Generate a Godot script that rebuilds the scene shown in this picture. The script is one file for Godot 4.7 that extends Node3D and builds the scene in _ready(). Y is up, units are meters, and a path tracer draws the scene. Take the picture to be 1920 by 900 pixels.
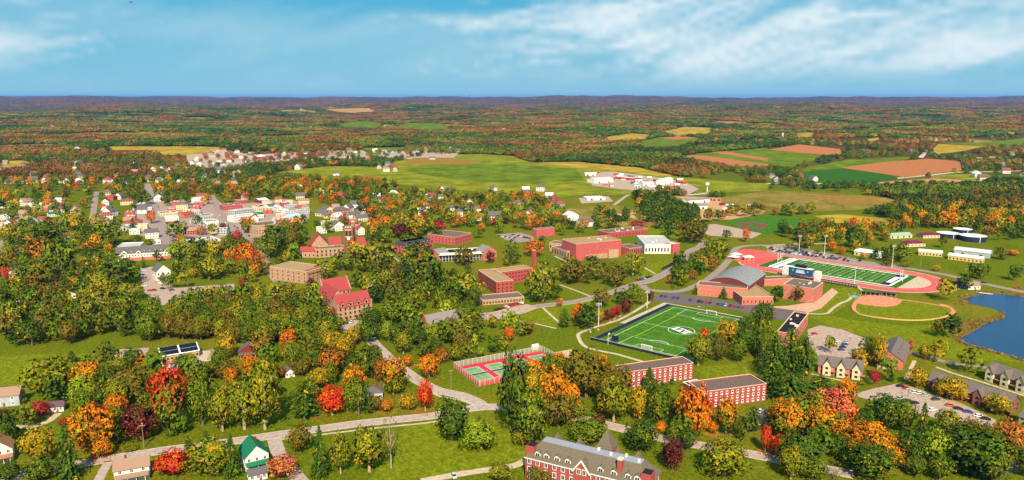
extends Node3D
# An autumn college town seen from the air. Ground coordinates are metres; the camera hovers over the origin looking along -z.

var M := {}
var names := {}
var cache := {}
var rng := RandomNumberGenerator.new()
var noise := FastNoiseLite.new()
var noise_fine := FastNoiseLite.new()
var protos := {}

var TREES := [
["a","v","R",-273,-1414,14.9,11.5,0],
["a","v","R",-295,-1408,14.9,12.3,0],
["a","o","R",-453,-1406,15.5,10.9,1],
["a","v","R",-253,-1389,14.7,10.9,0],
["a","v","R",-480,-1380,15.3,12.7,1],
["a","v","R",-270,-1357,13.7,11.3,0],
["a","v","R",-466,-1344,14.8,11.2,1],
["a","v","R",-371,-1334,12.5,11.3,1],
["a","v","R",-350,-1330,15.5,11.9,0],
["a","o","R",-390,-1326,15.5,13.8,1],
["a","v","R",-207,-1325,13.2,9.7,0],
["a","o","R",-468,-1324,15.1,11,1],
["a","v","R",-289,-1317,13.2,10.7,0],
["a","u","R",-562,-1316,12.5,11.8,2],
["a","v","R",-313,-1311,15,11,0],
["a","v","R",-283,-1309,16.5,15.5,0],
["a","v","R",-522,-1306,12.6,10.9,2],
["a","v","R",-306,-1294,14.1,10.3,0],
["a","v","R",-282,-1294,15.3,13.6,0],
["a","o","R",-450,-1269,13,11.6,1],
["a","o","R",-341,-1265,16.7,13.7,1],
["a","o","R",-381,-1263,16.3,15.4,1],
["a","o","R",-453,-1256,14.9,12.1,1],
["a","o","R",-381,-1238,14.1,12.2,1],
["a","v","R",-189,-1233,15.2,12.6,0],
["a","v","R",-534,-1232,13.2,10.7,2],
["a","v","R",-238,-1224,15,12.7,0],
["a","o","R",-360,-1220,13.1,11.1,1],
["a","v","R",-335,-1218,16.2,15.3,1],
["a","u","R",-212,-1216,13.8,11.3,3],
["a","v","R",-236,-1214,13.2,9.5,0],
["a","o","R",-443,-1206,13,10.3,1],
["a","u","R",-58,-1205,12.3,9.8,3],
["a","v","R",-297,-1197,12.5,10.5,0],
["a","u","R",-165,-1185,13.6,10.3,3],
["a","o","R",4,-1176,15.1,12.9,3],
["a","v","R",-261,-1176,12.1,11.1,0],
["a","v","R",-419,-1172,14.4,11.5,1],
["a","o","R",23,-1170,15.1,12.1,3],
["a","o","R",-6,-1168,12.4,10,3],
["a","v","R",-277,-1156,15.9,15,0],
["a","o","R",35,-1155,12.5,10.7,3],
["a","o","R",-173,-1153,14.9,13.4,3],
["a","u","R",36,-1141,13.2,9.9,3],
["a","o","R",22,-1140,14.1,10.6,3],
["a","v","R",-292,-1137,14.2,10.1,0],
["a","w","R",-571,-1134,11.8,9.9,4],
["a","u","R",-92,-1131,13.4,10.6,3],
["a","o","R",43,-1128,16.7,12.2,3],
["a","u","R",33,-1127,16.2,11.7,3],
["a","w","R",-525,-1125,12.8,10,4],
["a","v","R",-264,-1122,13.9,12.9,0],
["a","u","R",14,-1118,15,13.1,3],
["a","v","R",-268,-1111,16.3,15,0],
["a","u","R",2,-1111,10.9,7.8,3],
["a","u","R",-192,-1106,12.2,8.7,3],
["a","v","R",-216,-1092,16.6,13.5,0],
["a","o","R",-113,-1092,13.2,9.7,3],
["a","u","R",-167,-1085,12.2,11.3,3],
["a","o","R",35,-1080,11.8,9.1,3],
["a","o","R",-72,-1078,14.3,10.4,3],
["a","u","R",7,-1075,10.7,7.8,3],
["a","o","R",-162,-1070,14.7,11,3],
["a","o","R",-95,-1065,11.3,8.4,3],
["a","o","R",-128,-1064,14.7,12.1,3],
["a","u","R",-120,-1056,12.2,9.6,3],
["a","u","R",-109,-1044,15.7,14.5,3],
["a","o","R",-170,-1043,13.4,11.4,3],
["a","u","R",-188,-1040,10.5,8.9,3],
["a","u","R",-40,-1039,14.7,11.5,3],
["a","o","R",627,-1038,18.3,15.8,5],
["a","u","R",-6,-1034,11.3,7.8,3],
["a","o","R",50,-1033,13.9,10.4,3],
["a","w","R",617,-1030,18,14.3,5],
["a","u","R",-128,-1025,15.4,12.3,3],
["a","w","R",542,-1012,17.5,15.3,5],
["a","w","R",577,-1004,17.8,12.6,5],
["a","w","R",-615,-999,12.3,8.5,6],
["a","o","R",535,-999,15.8,12.9,5],
["a","v","R",-188,-998,15.4,19.2,"",11,0],
["a","u","R",-33,-992,12.3,11.3,3],
["a","w","R",634,-991,13.8,10.1,5],
["a","w","R",680,-985,19.7,15.8,5],
["a","o","R",-90,-985,11.9,10.4,3],
["a","w","R",667,-982,15.5,12.1,5],
["a","w","R",-634,-978,10.6,9.2,6],
["a","w","R",674,-973,15.5,10.8,5],
["a","o","R",60,-970,13.7,9.4,3],
["a","o","R",605,-970,15.9,12.1,5],
["a","o","R",577,-968,20.8,15.4,5],
["a","u","R",-178,-968,10.4,7.5,3],
["a","w","R",-34,-967,10.8,10.7,"small",13,0],
["a","w","R",598,-967,17.3,15.7,5],
["a","o","R",668,-962,16.8,15.8,5],
["a","o","R",-71,-961,12.9,10.8,3],
["p","d","P",179,-960,20.8,19.4,"",33,0],
["a","u","R",51,-957,14.2,9.7,3],
["a","o","R",629,-952,19.2,13.1,5],
["a","v","R",-464,-949,17.4,13.1,"small",19,0],
["a","w","R",7,-949,17,17.4,"small",126,0],
["a","o","R",16,-945,14.7,12.7,3],
["a","o","R",26,-943,16,12,3],
["a","o","R",616,-941,16.9,13.7,5],
["a","o","R",-123,-941,13.4,9.9,7],
["a","o","R",521,-940,16.9,15.6,5],
["a","k","R",-111,-938,16.7,14.3,7],
["s","u","S",-215,-937,15.3,13.8,"small",11,0],
["a","u","R",66,-934,13.1,10.4,3],
["a","k","R",-23,-932,11.1,14.1,"small",13,0],
["a","o","R",-59,-931,13.6,10.3,3],
["s","k","S",158,-928,6,23.9,"",33,0],
["a","w","R",647,-926,16.7,11.8,5],
["a","o","R",568,-925,13.6,9.6,5],
["p","d","P",212,-924,15.3,21.2,"",87,0],
["a","w","R",-574,-924,10.8,7.7,6],
["a","w","R",496,-924,14,9.9,5],
["a","v","R",36,-924,12,10.6,"small",109,0],
["a","w","R",595,-923,16.3,15.3,5],
["a","o","R",-121,-920,12.3,9.6,7],
["a","u","R",-69,-919,13.4,18.6,"",13,0],
["a","w","R",605,-917,15,11.1,5],
["s","g","S",-190,-916,9.9,10.1,"small",11,0],
["a","o","R",541,-915,22.5,26.1,"",30,0],
["a","o","R",489,-913,14.4,11.4,5],
["a","w","R",203,-912,12.4,8.5,8],
["a","o","R",617,-912,16.5,13.9,5],
["a","o","R",90,-910,12,9.8,8],
["p","d","P",182,-909,23.1,18.4,"",150,-2],
["a","w","R",546,-909,14.6,11.6,5],
["a","w","R",-134,-908,19.8,16.7,"small",25,0],
["s","d","S",121,-907,9.6,13.4,"small",33,0],
["a","u","R",-97,-906,11.8,15.9,"small",25,0],
["a","v","R",418,-902,15.9,15,"small",31,-1],
["a","u","R",30,-899,15.6,14.6,3],
["a","o","R",587,-897,21.3,18.7,5],
["c","d","C",-462,-897,16.4,15.8,"small",19,0],
["a","o","R",20,-896,14.7,10.1,3],
["a","k","R",-160,-892,17.3,13.5,7],
["a","m","R",-350,-891,10.5,9.9,"small",86,0],
["a","w","R",-504,-890,22.7,19.7,"",91,-3],
["a","w","R",622,-889,14.2,12.3,5],
["a","o","R",-36,-887,12.1,10.2,"small",13,0],
["a","w","R",-526,-887,24.8,26.1,"",51,0],
["a","o","R",-168,-886,17.5,15.8,7],
["a","w","R",585,-884,19.6,15,5],
["a","w","R",82,-879,14.3,13,"small",33,0],
["a","og","R",-317,-879,21.4,17.8,"",43,0],
["a","o","R",331,-875,9.4,7.2,9],
["a","w","R",-479,-875,11.7,9.1,6],
["a","og","R",-149,-873,22,20.9,"",25,0],
["a","o","R",-162,-873,17.2,12.8,7],
["a","o","R",416,-872,15.1,12.3,9],
["p","d","P",191,-871,25.7,14.5,"small",150,0],
["a","k","R",-85,-870,16.8,15.8,7],
["a","q","R",-366,-866,11.6,13.6,"small",132,0],
["a","w","R",-112,-863,23.7,28.5,"",25,0],
["a","o","R",414,-862,12.6,9.7,9],
["a","w","R",556,-859,13.7,10.5,5],
["a","w","R",-591,-849,12.6,10.2,10],
["a","o","R",412,-847,9.7,8.5,9],
["a","m","R",-129,-846,17,22.6,"",25,0],
["a","o","R",377,-844,15.5,13.5,9],
["p","d","P",178,-842,23,18.6,"",150,-3],
["c","d","C",-324,-841,19.1,8.6,"small",86,0],
["s","k","S",-184,-835,9,9.3,"small",11,0],
["a","w","R",-573,-833,20.5,20,"",95,0],
["a","o","R",423,-832,12.9,9.6,9],
["c","d","C",-162,-829,19.5,13.1,"small",124,0],
["b","g","R",-377,-828,23,25.9,"",132,0],
["a","k","R",-309,-824,13.4,13.7,"small",43,0],
["a","v","O",262,-822,16.4,8.4,"small",44,0],
["s","d","S",-418,-818,9,12.1,"small",19,0],
["a","o","R",-369,-818,9.4,11.4,"small",132,0],
["b","d","R",-519,-816,21.8,28.6,"",51,-2],
["a","o","R",-147,-816,12.1,8.9,7],
["b","b","R",200,-816,24.2,33.7,"",87,0],
["a","w","R",396,-813,14.4,10.8,9],
["s","g","S",-399,-807,6.3,10.5,"small",19,0],
["c","d","C",-470,-806,22,19.5,"",91,0],
["b","g","R",-442,-803,29.5,33.9,"",91,5],
["c","d","C",387,-800,17.7,11.1,"small",31,0],
["s","y","S",299,-788,7,8.8,"small",44,0],
["a","u","R",-304,-786,12.3,13.8,"small",43,0],
["a","w","R",319,-786,18.3,13.8,"small",128,0],
["a","w","R",-348,-772,15.5,14.5,11],
["a","v","R",337,-771,10.8,10.3,"small",31,1],
["a","o","R",-422,-765,10.1,9.2,"small",91,0],
["a","u","R",-440,-762,13.7,15.5,"",91,-3],
["s","g","S",317,-759,5.5,5.6,"small",104,0],
["a","k","R",-181,-758,9.1,12.7,"small",40,0],
["b","d","R",-244,-756,30.8,27.9,"",43,0],
["a","v","R",341,-756,7.8,7.7,"small",31,2],
["a","u","R",-209,-753,11.3,12.6,"small",16,0],
["b","b","R",-225,-752,30,16,"",16,0],
["s","o","S",515,-751,6.4,13.2,"small",143,0],
["a","v","R",22,-748,16.4,21.4,"",6,0],
["b","g","R",-245,-737,20,19.1,"",88,0],
["b","l","R",-336,-735,17.6,24.5,"",132,0],
["b","y","R",206,-734,19.4,19.7,"",7,0],
["a","w","R",-299,-733,21,17.7,"",149,0],
["a","o","R",353,-733,6.5,8.2,"small",31,0],
["s","g","S",491,-730,7.3,8.2,"small",151,0],
["s","d","S",79,-728,4.8,14.2,"",64,0],
["a","w","R",-154,-724,21.1,20.8,"",124,0],
["a","w","R",-505,-723,12.3,9.2,10],
["b","g","R",382,-722,18.9,23.4,"",110,0],
["b","b","R",-134,-722,21.8,19.4,"",98,0],
["a","o","R",-280,-718,12.5,10.1,11],
["a","u","R",182,-715,9.2,7.7,12],
["a","m","R",-21,-714,12.2,10.9,"small",126,0],
["b","g","R",-1,-714,23.1,13.9,"",126,0],
["a","u","R",-462,-714,25.9,26.4,"",91,-2],
["b","b","R",-46,-705,18.3,22.8,"",42,0],
["s","b","S",363,-704,7.4,11.8,"small",144,0],
["b","d","R",-92,-703,23.8,33,"",53,2],
["s","g","S",-5,-703,8.9,7.9,"small",6,0],
["a","v","R",-258,-702,23,23.4,"",88,-2],
["a","w","R",-427,-699,16.1,14.9,10],
["s","y","S",376,-697,7.4,10.4,"small",110,0],
["c","d","C",-351,-694,12.2,7.5,"small",47,0],
["a","v","R",-246,-686,15.3,13.4,"",88,-3],
["a","w","R",-390,-685,13.9,9.7,10],
["b","g","R",-158,-683,17.3,23.4,"",40,0],
["s","w","S",396,-679,6.1,7.6,"small",65,0],
["a","q","R",-263,-678,13.7,11.4,"small",149,0],
["a","u","R",186,-676,16.1,9.5,"small",7,0],
["a","w","R",-396,-675,15,10.6,10],
["a","w","R",-250,-674,11.3,15.1,"",88,0],
["b","y","R",-124,-674,31.1,43.2,"broad",53,0],
["a","v","R",-234,-673,20.7,11.3,"small",88,0],
["a","w","R",-389,-666,13.1,11.4,10],
["s","d","S",-40,-663,11.3,7.4,"small",42,0],
["b","y","R",110,-661,23.4,19,"",29,0],
["b","g","R",-301,-659,18.6,17.2,"",149,0],
["b","y","R",-167,-656,17.1,23.7,"",129,0],
["a","w","R",-287,-654,9.4,11,"small",149,0],
["a","o","R",-232,-653,13.5,9.7,11],
["a","q","R",-382,-649,14.4,14.5,"",91,0],
["a","u","R",162,-647,9,8.7,"small",80,0],
["b","b","R",76,-647,17.7,24.6,"",64,-3],
["a","k","R",-193,-646,7.4,5.8,"small",45,0],
["b","y","R",-269,-646,20.1,24,"",149,-3],
["b","b","R",-104,-645,19,14.7,13],
["a","w","R",-421,-644,16.9,14.6,10],
["b","g","R",-395,-639,37.8,27.3,"",91,3],
["s","u","S",153,-635,6.7,6.2,"small",142,0],
["b","b","R",52,-633,23.1,27.6,"",64,-2],
["a","u","R",138,-632,7.3,7.3,"small",142,0],
["s","b","S",-304,-632,10.8,4.7,"small",63,0],
["b","d","R",-339,-628,24,30.3,"",108,0],
["a","r","R",-440,-628,18,10.6,"small",91,0],
["b","g","R",-412,-624,19.2,26.7,"",91,2],
["b","b","R",89,-623,20.8,22,"",102,-3],
["a","k","R",-231,-623,6.8,8.8,"small",88,0],
["a","w","R",-360,-623,12.3,10.4,10],
["b","d","R",-71,-620,25.9,28.7,"",53,-1],
["a","m","R",-389,-620,7.9,11,"small",91,0],
["a","w","R",-376,-620,10.1,13.9,"",91,-2],
["s","g","S",137,-618,3.3,3.5,"small",142,0],
["b","y","R",-107,-614,17.5,15.2,13],
["a","m","R",-169,-610,10.3,8.6,"small",45,0],
["b","y","R",-37,-601,18.1,13.9,13],
["b","d","R",-84,-599,16.3,15.4,13],
["a","w","R",-408,-598,16.6,12.5,10],
["c","d","C",151,-597,8.9,5.1,"small",80,0],
["s","d","S",-148,-597,8.7,7.8,"small",28,0],
["s","g","S",190,-591,3.2,3.3,"small",37,0],
["b","y","R",-332,-588,15.8,21.9,"",108,-3],
["a","k","R",-159,-587,7.7,7.2,"small",101,0],
["b","g","R",-103,-587,18.6,13.3,13],
["c","d","C",171,-584,10,9.3,"small",37,0],
["a","w","R",-192,-583,13.6,9.6,14],
["b","d","R",-65,-582,17.2,12,"",21,0],
["b","b","R",-95,-582,18.6,21.2,"",141,-3],
["b","y","R",-306,-579,14.8,20.6,"",63,0],
["b","y","R",-38,-579,22,30.6,"broad",79,0],
["a","m","R",-366,-578,11.7,16.2,"",108,0],
["a","m","R",111,-578,8,6,"small",58,-1],
["b","y","R",25,-577,30.9,26.8,"",121,0],
["b","g","R",-52,-577,16.3,14,"",21,0],
["b","y","R",-113,-575,22.5,21.5,"",141,0],
["b","g","R",21,-572,18.5,18.2,"",121,-2],
["b","g","R",-69,-571,19,13,13],
["b","d","R",-44,-566,18.5,16.8,13],
["b","l","R",-156,-565,17.1,15.2,14],
["b","y","R",-232,-561,18.1,17.1,15],
["s","t","S",37,-560,7.2,6.3,"small",121,0],
["b","g","R",-208,-560,19.4,14.6,15],
["b","g","R",-381,-559,19.9,14.6,15],
["a","w","R",-178,-559,12.2,8.5,14],
["b","b","R",69,-558,14.5,15.2,"",102,-2],
["b","g","R",-220,-556,19.5,13.6,15],
["s","y","S",65,-556,5,5.2,"small",102,0],
["b","d","R",-30,-556,17.2,12.6,13],
["b","b","R",-351,-555,19.7,17.8,15],
["b","b","R",-357,-554,20.1,15,15],
["b","d","R",-365,-552,20.1,15.5,15],
["b","b","R",-158,-552,16,12.5,14],
["b","g","R",-55,-551,17.6,13.1,13],
["b","y","R",-73,-550,16.4,15.5,"",21,0],
["b","y","R",-176,-550,23,26.7,"",45,-3],
["b","d","R",-388,-549,19.9,14,15],
["b","g","R",-239,-549,17.4,15.7,15],
["b","b","R",-314,-549,19.3,16.5,15],
["b","b","R",-169,-547,19.8,14.4,15],
["b","y","R",-317,-543,18.1,16.4,15],
["b","y","R",-205,-542,17.2,11.9,15],
["b","g","R",-149,-541,18.8,17.8,"",101,-3],
["b","g","R",-241,-541,18.4,16.8,15],
["a","m","R",86,-541,12.5,9.4,"small",58,2],
["b","g","R",-169,-540,14.8,13.4,15],
["b","g","R",-220,-539,15.8,14.4,15],
["b","g","R",-163,-539,15.3,18.2,"",101,-2],
["b","g","R",-359,-538,18.6,14.9,15],
["b","b","R",-212,-538,17.2,16.1,15],
["b","b","R",-227,-536,15.3,13.8,15],
["b","g","R",-43,-536,17.4,12.4,13],
["a","k","R",79,-536,8.8,4.9,"small",58,-3],
["b","y","R",-304,-535,19.1,17.9,15],
["b","g","R",-337,-534,19.2,17.7,15],
["b","b","R",-172,-533,18.3,14.8,15],
["b","y","R",-247,-533,15.6,14.1,15],
["b","g","R",-284,-533,18.6,17.6,15],
["b","b","R",-315,-530,18,14.6,15],
["b","g","R",-181,-529,15.2,14.1,15],
["b","g","R",-230,-528,17.5,12.8,15],
["b","g","R",-32,-528,15.5,12.2,13],
["a","k","R",74,-527,9.2,5.2,"small",58,-2],
["b","b","R",-225,-525,15.9,14,15],
["b","g","R",-192,-524,18.5,15.8,15],
["a","k","R",-131,-524,8.8,7.9,"small",57,0],
["a","m","R",69,-523,8.4,6.1,"small",58,1],
["b","b","R",-202,-522,15,13.2,15],
["b","b","R",-327,-522,17.7,14,15],
["b","g","R",-260,-520,16.6,13.5,15],
["b","d","R",-240,-519,18.8,16.8,15],
["b","y","R",-305,-518,17.2,13.5,15],
["b","b","R",-214,-518,16.4,15,15],
["b","g","R",-231,-518,18.8,14.2,15],
["b","b","R",-170,-518,19.2,16.7,15],
["a","w","R",62,-518,10.7,10.7,"",58,0],
["b","d","R",-86,-517,15,14.6,"",141,-3],
["b","g","R",-180,-517,18.8,17.4,15],
["b","g","R",-78,-517,22.2,30.8,"broad",94,0],
["b","g","R",-197,-516,17.8,14.9,15],
["b","d","R",-158,-515,18.7,16.9,15],
["a","v","R",48,-515,14.9,11.2,"",102,0],
["b","y","R",-366,-514,19.9,13.7,15],
["b","g","R",-150,-514,15.7,12.8,15],
["b","d","R",-185,-513,16,14,15],
["b","g","R",-332,-513,18.9,17,15],
["b","g","R",-207,-512,16.8,12.7,15],
["b","g","R",-174,-512,12.5,17.3,"",23,0],
["b","b","R",-320,-511,18.9,14.7,15],
["b","d","R",179,-510,17.5,15.4,16],
["b","y","R",-235,-510,19,13.6,15],
["b","b","R",-283,-510,17.4,13.4,15],
["b","g","R",-353,-509,20.1,17.8,15],
["b","b","R",-274,-509,17.1,12.9,15],
["b","d","R",-199,-508,16.8,12.5,14],
["b","g","R",-218,-507,16.9,13,15],
["b","d","R",-99,-506,14,19.5,"",57,-3],
["b","g","R",-31,-506,16.4,22.7,"",135,0],
["b","y","R",-152,-506,13.7,19,"",101,0],
["b","g","R",-142,-506,16.2,13.1,15],
["p","d","P",37,-506,14.2,9.1,"small",121,0],
["b","b","R",-160,-504,16.1,12.9,15],
["a","w","R",-135,-504,15,20.8,"",57,-2],
["b","g","R",-206,-503,17.3,12.1,14],
["b","g","R",-307,-503,18.2,14.3,15],
["b","g","R",-227,-502,19.9,18.4,15],
["b","b","R",-322,-502,20.3,18,15],
["b","d","R",173,-502,16.8,12.7,16],
["b","y","R",-234,-502,19.5,16.2,15],
["b","g","R",-256,-501,17.7,12,15],
["b","g","R",-247,-500,18.8,15,15],
["b","y","R",-191,-500,20.4,18.6,15],
["b","g","R",-278,-500,17.7,13.6,15],
["b","b","R",-156,-499,18.4,17.1,15],
["b","d","R",-214,-497,19.4,15.3,15],
["b","g","R",-272,-497,15.2,14.2,15],
["b","b","R",-168,-496,15.8,12.4,15],
["b","g","R",-180,-495,17.5,13.7,14],
["b","b","R",-299,-494,15.1,13.7,15],
["b","d","R",-221,-494,17.5,15.4,15],
["b","d","R",-131,-494,17.2,15.8,15],
["a","u","R",11,-494,8.8,9.8,"",32,0],
["b","y","R",-144,-494,18.8,14.7,15],
["b","g","R",-311,-492,18.1,13.2,15],
["b","b","R",-236,-491,14.1,12.8,15],
["b","b","R",-196,-491,18.4,16.2,15],
["b","g","R",-175,-487,18,14.9,15],
["b","b","R",-218,-486,19.7,14.9,15],
["b","b","R",-150,-485,14.4,11.7,15],
["b","g","R",-121,-484,16.8,15.5,15],
["b","g","R",-206,-484,18.8,17.8,15],
["b","d","R",-247,-483,19.2,13.6,15],
["b","g","R",-70,-483,14.2,12.2,17],
["b","b","R",-231,-482,16.8,12.3,15],
["b","y","R",-157,-482,19.3,14.5,15],
["b","b","R",-40,-481,15.3,11.9,17],
["b","b","R",-314,-481,19.5,15.7,15],
["b","y","R",-196,-480,14.9,11.9,15],
["a","r","R",129,-480,7.8,6.9,"small",145,0],
["b","b","R",-221,-480,16.7,14.7,15],
["b","g","R",-179,-479,17.3,12.1,15],
["b","g","R",-166,-478,17.7,12.2,15],
["b","b","R",-208,-478,16.3,12.7,15],
["b","g","R",-242,-477,18.1,16.6,15],
["b","y","R",-150,-477,18.3,12.5,15],
["b","l","R",-82,-476,14.1,11.6,17],
["b","d","R",-95,-476,13.7,17,"",57,-2],
["a","v","R",-2,-475,10.9,7.4,"small",32,0],
["b","d","R",-158,-475,16.3,15,15],
["b","g","R",-321,-473,15,13.9,15],
["a","w","R",143,-473,15.5,16.9,"",145,0],
["a","q","R",140,-473,8.9,6.2,"small",145,0],
["b","d","R",-75,-472,15.1,14.6,"",94,2],
["b","g","R",-144,-472,19.2,14.9,15],
["b","b","R",-292,-471,15.6,13.7,15],
["b","l","R",-53,-471,14.3,11.1,17],
["b","b","R",-182,-470,17.6,12.5,15],
["b","y","R",158,-469,14.6,11.7,16],
["b","y","R",-123,-468,18.2,14.5,15],
["b","d","R",-61,-468,11.6,14.5,"",94,-1],
["a","w","R",-105,-468,11.7,12.3,"",57,-3],
["b","d","R",-314,-467,17.1,14,15],
["b","g","R",-160,-466,15.8,13.4,15],
["b","g","R",-171,-465,18.8,13.1,15],
["b","g","R",-134,-461,16.3,13,18],
["b","d","R",151,-460,18.8,9.9,"",81,0],
["s","y","S",-50,-460,9.5,8.8,"small",50,0],
["b","g","R",-123,-458,11.2,13.7,"",57,-2],
["a","w","R",-115,-457,13.5,12.7,18],
["b","y","R",-159,-457,16.6,13.7,18],
["a","t","O",255,-456,8.6,4,"small",60,0],
["b","b","R",-107,-455,11.2,13,"",57,0],
["a","v","O",-142,-454,16,11.4,"",137,0],
["b","b","R",-31,-452,14.8,13.3,17],
["b","y","R",-69,-452,14.3,12.1,17],
["b","d","R",147,-451,17.5,13.9,16],
["b","g","R",162,-451,17.3,13,16],
["b","g","R",-131,-450,11.8,16.1,"",137,3],
["b","d","R",-48,-447,12.8,9.6,17],
["b","g","R",156,-446,14.7,10.3,16],
["s","l","S",-20,-446,6.5,6.4,"small",32,0],
["a","w","R",257,-443,8.6,9,"",60,0],
["a","w","O",-177,-442,19,11.6,"",96,0],
["a","w","R",-104,-440,16.5,12.9,18],
["c","d","C",154,-439,16.5,8.5,"small",38,0],
["s","y","S",-34,-438,11.1,10,"",107,0],
["s","u","S",-43,-437,9.2,11.5,"",50,0],
["b","b","R",127,-437,17.1,11.5,"",17,0],
["b","g","R",139,-437,14.9,11.5,"",130,0],
["a","w","R",211,-437,6.7,5.7,19],
["b","y","R",-136,-436,13.8,10.2,18],
["c","d","C",-270,-436,8,9.5,"",27,0],
["a","w","R",218,-436,10.1,8.8,19],
["b","y","R",113,-431,19.6,15.5,"",59,0],
["b","y","R",-84,-431,12.6,11.7,18],
["a","w","R",210,-430,10.7,8.8,19],
["b","d","R",-106,-429,12,11.2,18],
["a","o","R",-63,-429,7,7.2,"small",50,0],
["b","g","R",-120,-427,12.7,12.3,"",137,-1],
["b","d","R",-228,-427,12.6,11.9,20],
["b","g","R",-131,-426,14.9,10.2,18],
["a","o","R",-219,-426,9.2,12.8,"",106,0],
["a","og","R",28,-425,9.7,13.2,"",148,-2],
["a","w","O",219,-425,21.5,9.7,"",125,0],
["a","w","R",-84,-423,10.2,9,18],
["b","g","R",-173,-421,14.9,12.5,21],
["b","d","R",-117,-420,12,10.4,18],
["b","g","R",39,-420,15,11.3,22],
["b","b","R",-109,-420,13.8,9.7,18],
["a","o","R",-154,-416,12.7,9.8,20],
["b","g","R",21,-415,13.5,10.3,22],
["b","d","R",-192,-414,13.4,11.8,20],
["b","b","R",-122,-413,10.5,11.4,"",137,-3],
["a","u","R",-105,-412,19.1,16.3,"",137,0],
["b","y","R",-228,-411,12,14.8,"",140,-2],
["a","o","R",-48,-410,14.5,12.8,"",107,0],
["b","g","R",-85,-410,19,15.7,"",57,-3],
["p","d","P",160,-409,30.8,14.7,"",38,-3],
["a","u","R",-134,-409,7.9,7.4,"small",52,0],
["a","m","R",-173,-408,6.9,8.4,"",147,0],
["b","b","R",-164,-408,10.6,14.7,"",52,0],
["b","d","R",-79,-407,22,8.8,"",94,1],
["a","o","R",-151,-407,7.4,8.3,"",52,0],
["p","d","P",151,-407,27.3,15.6,"",38,-2],
["p","d","P",167,-406,26.4,14.6,"",85,-3],
["b","d","R",-91,-406,14.7,10.5,18],
["s","g","S",217,-404,5.3,3.9,"small",125,-3],
["a","u","R",-75,-404,14.4,9.7,"",50,0],
["a","k","R",206,-402,7.6,6,"small",125,0],
["s","g","S",203,-402,2.9,5.8,"small",125,-2],
["b","y","R",-138,-401,14.5,12.4,18],
["c","d","C",91,-401,4.4,4.4,"small",89,0],
["s","y","S",198,-400,2.2,4.9,"small",41,0],
["a","og","R",49,-400,18.1,12.7,22],
["b","g","R",26,-399,16.4,12.2,22],
["b","g","R",-102,-399,12.7,8.9,18],
["b","d","R",-223,-399,12,10.8,21],
["b","g","R",-175,-398,14,13.1,20],
["a","o","R",-158,-397,11.2,8,20],
["a","w","R",228,-397,11.4,11.5,"",26,-2],
["b","y","R",-90,-395,10.7,9.6,18],
["a","w","R",-108,-394,11.9,11.1,18],
["a","og","R",13,-392,18.3,14.9,22],
["p","d","P",144,-391,18.4,14.1,"",85,-2],
["b","g","R",-237,-390,12.9,11.4,21],
["a","u","R",53,-390,13.8,10.4,"",89,0],
["b","g","R",35,-389,15.6,12.7,22],
["a","og","R",-64,-387,20.8,16.3,"",50,0],
["c","d","C",75,-386,15.8,14.1,"",89,0],
["a","o","R",-86,-386,16.3,12.6,"",137,0],
["b","y","R",-65,-386,10.5,11.2,"",24,0],
["a","u","R",-175,-385,10.7,10.2,"",61,0],
["b","b","R",-142,-385,13.7,10,21],
["a","w","R",10,-384,14.2,12,"",148,0],
["a","w","R",233,-383,8.4,8.8,"",26,-3],
["a","og","R",-230,-382,20.3,16.6,"",140,0],
["p","d","P",167,-382,12.6,17.5,"",41,0],
["b","y","R",-250,-381,22.8,27.3,"broad",55,0],
["b","b","R",40,-380,26.5,24.5,"broad",148,0],
["b","b","R",59,-379,18.9,12.8,"",89,0],
["a","w","R",237,-379,13,14.7,"",82,0],
["b","y","R",-130,-378,15.1,12.8,23],
["b","y","R",-109,-377,13.1,10.5,23],
["a","w","R",241,-377,8,7.3,"small",82,0],
["b","g","R",25,-376,14.7,12.7,22],
["p","d","P",149,-375,16.2,22.5,"broad",85,0],
["b","b","R",-203,-375,18.9,23.4,"broad",61,0],
["s","y","S",-261,-375,2.8,5.5,"small",134,0],
["b","b","R",51,-374,17.2,15.6,22],
["b","y","R",-221,-374,12.3,10.9,"",55,0],
["b","l","R",-227,-373,15.4,17.1,"",55,0],
["b","b","R",-172,-373,12.3,10.2,21],
["c","d","C",-215,-372,22.2,12.7,"",140,0],
["a","r","R",-184,-371,14,8.1,"",61,0],
["a","o","R",175,-369,15.8,10.7,"",41,0],
["b","y","R",-206,-368,17.3,15.1,"",140,-3],
["b","g","R",-142,-368,14.5,13.4,"",52,0],
["b","g","R",28,-367,14.7,12.4,22],
["a","w","R",-54,-366,8.5,10.7,"",24,0],
["b","b","R",52,-365,17.5,15.6,22],
["a","r","R",-45,-364,16.9,8.4,"",24,0],
["b","b","R",-71,-363,9.7,8.8,"",24,0],
["b","d","R",76,-363,16,12.3,22],
["a","o","R",-65,-363,7,7.5,"",24,0],
["a","r","R",100,-362,7.4,7.9,"",46,0],
["b","g","R",-80,-361,20.2,13.5,"",24,0],
["a","w","R",249,-360,10,12.7,"",122,0],
["a","r","R",-92,-359,15.5,14.6,"",20,0],
["a","o","R",22,-359,24.6,16,"",148,0],
["a","k","R",-241,-358,7.5,10.5,"",134,0],
["b","g","R",-218,-357,13.3,11.1,21],
["a","og","R",29,-357,18.4,11.7,"",148,-3],
["s","o","S",27,-357,8.7,7.8,"",18,0],
["a","o","R",-201,-356,12.4,11,21],
["b","y","R",33,-355,9.6,10.4,"",18,0],
["p","d","P",-105,-354,20.1,15,"",20,0],
["b","g","R",-184,-354,13.6,9.5,"",61,-2],
["b","y","R",83,-353,14,9.6,22],
["b","b","R",146,-353,13.2,11.1,24],
["a","w","R",64,-352,18.4,10.3,"",89,0],
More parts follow.
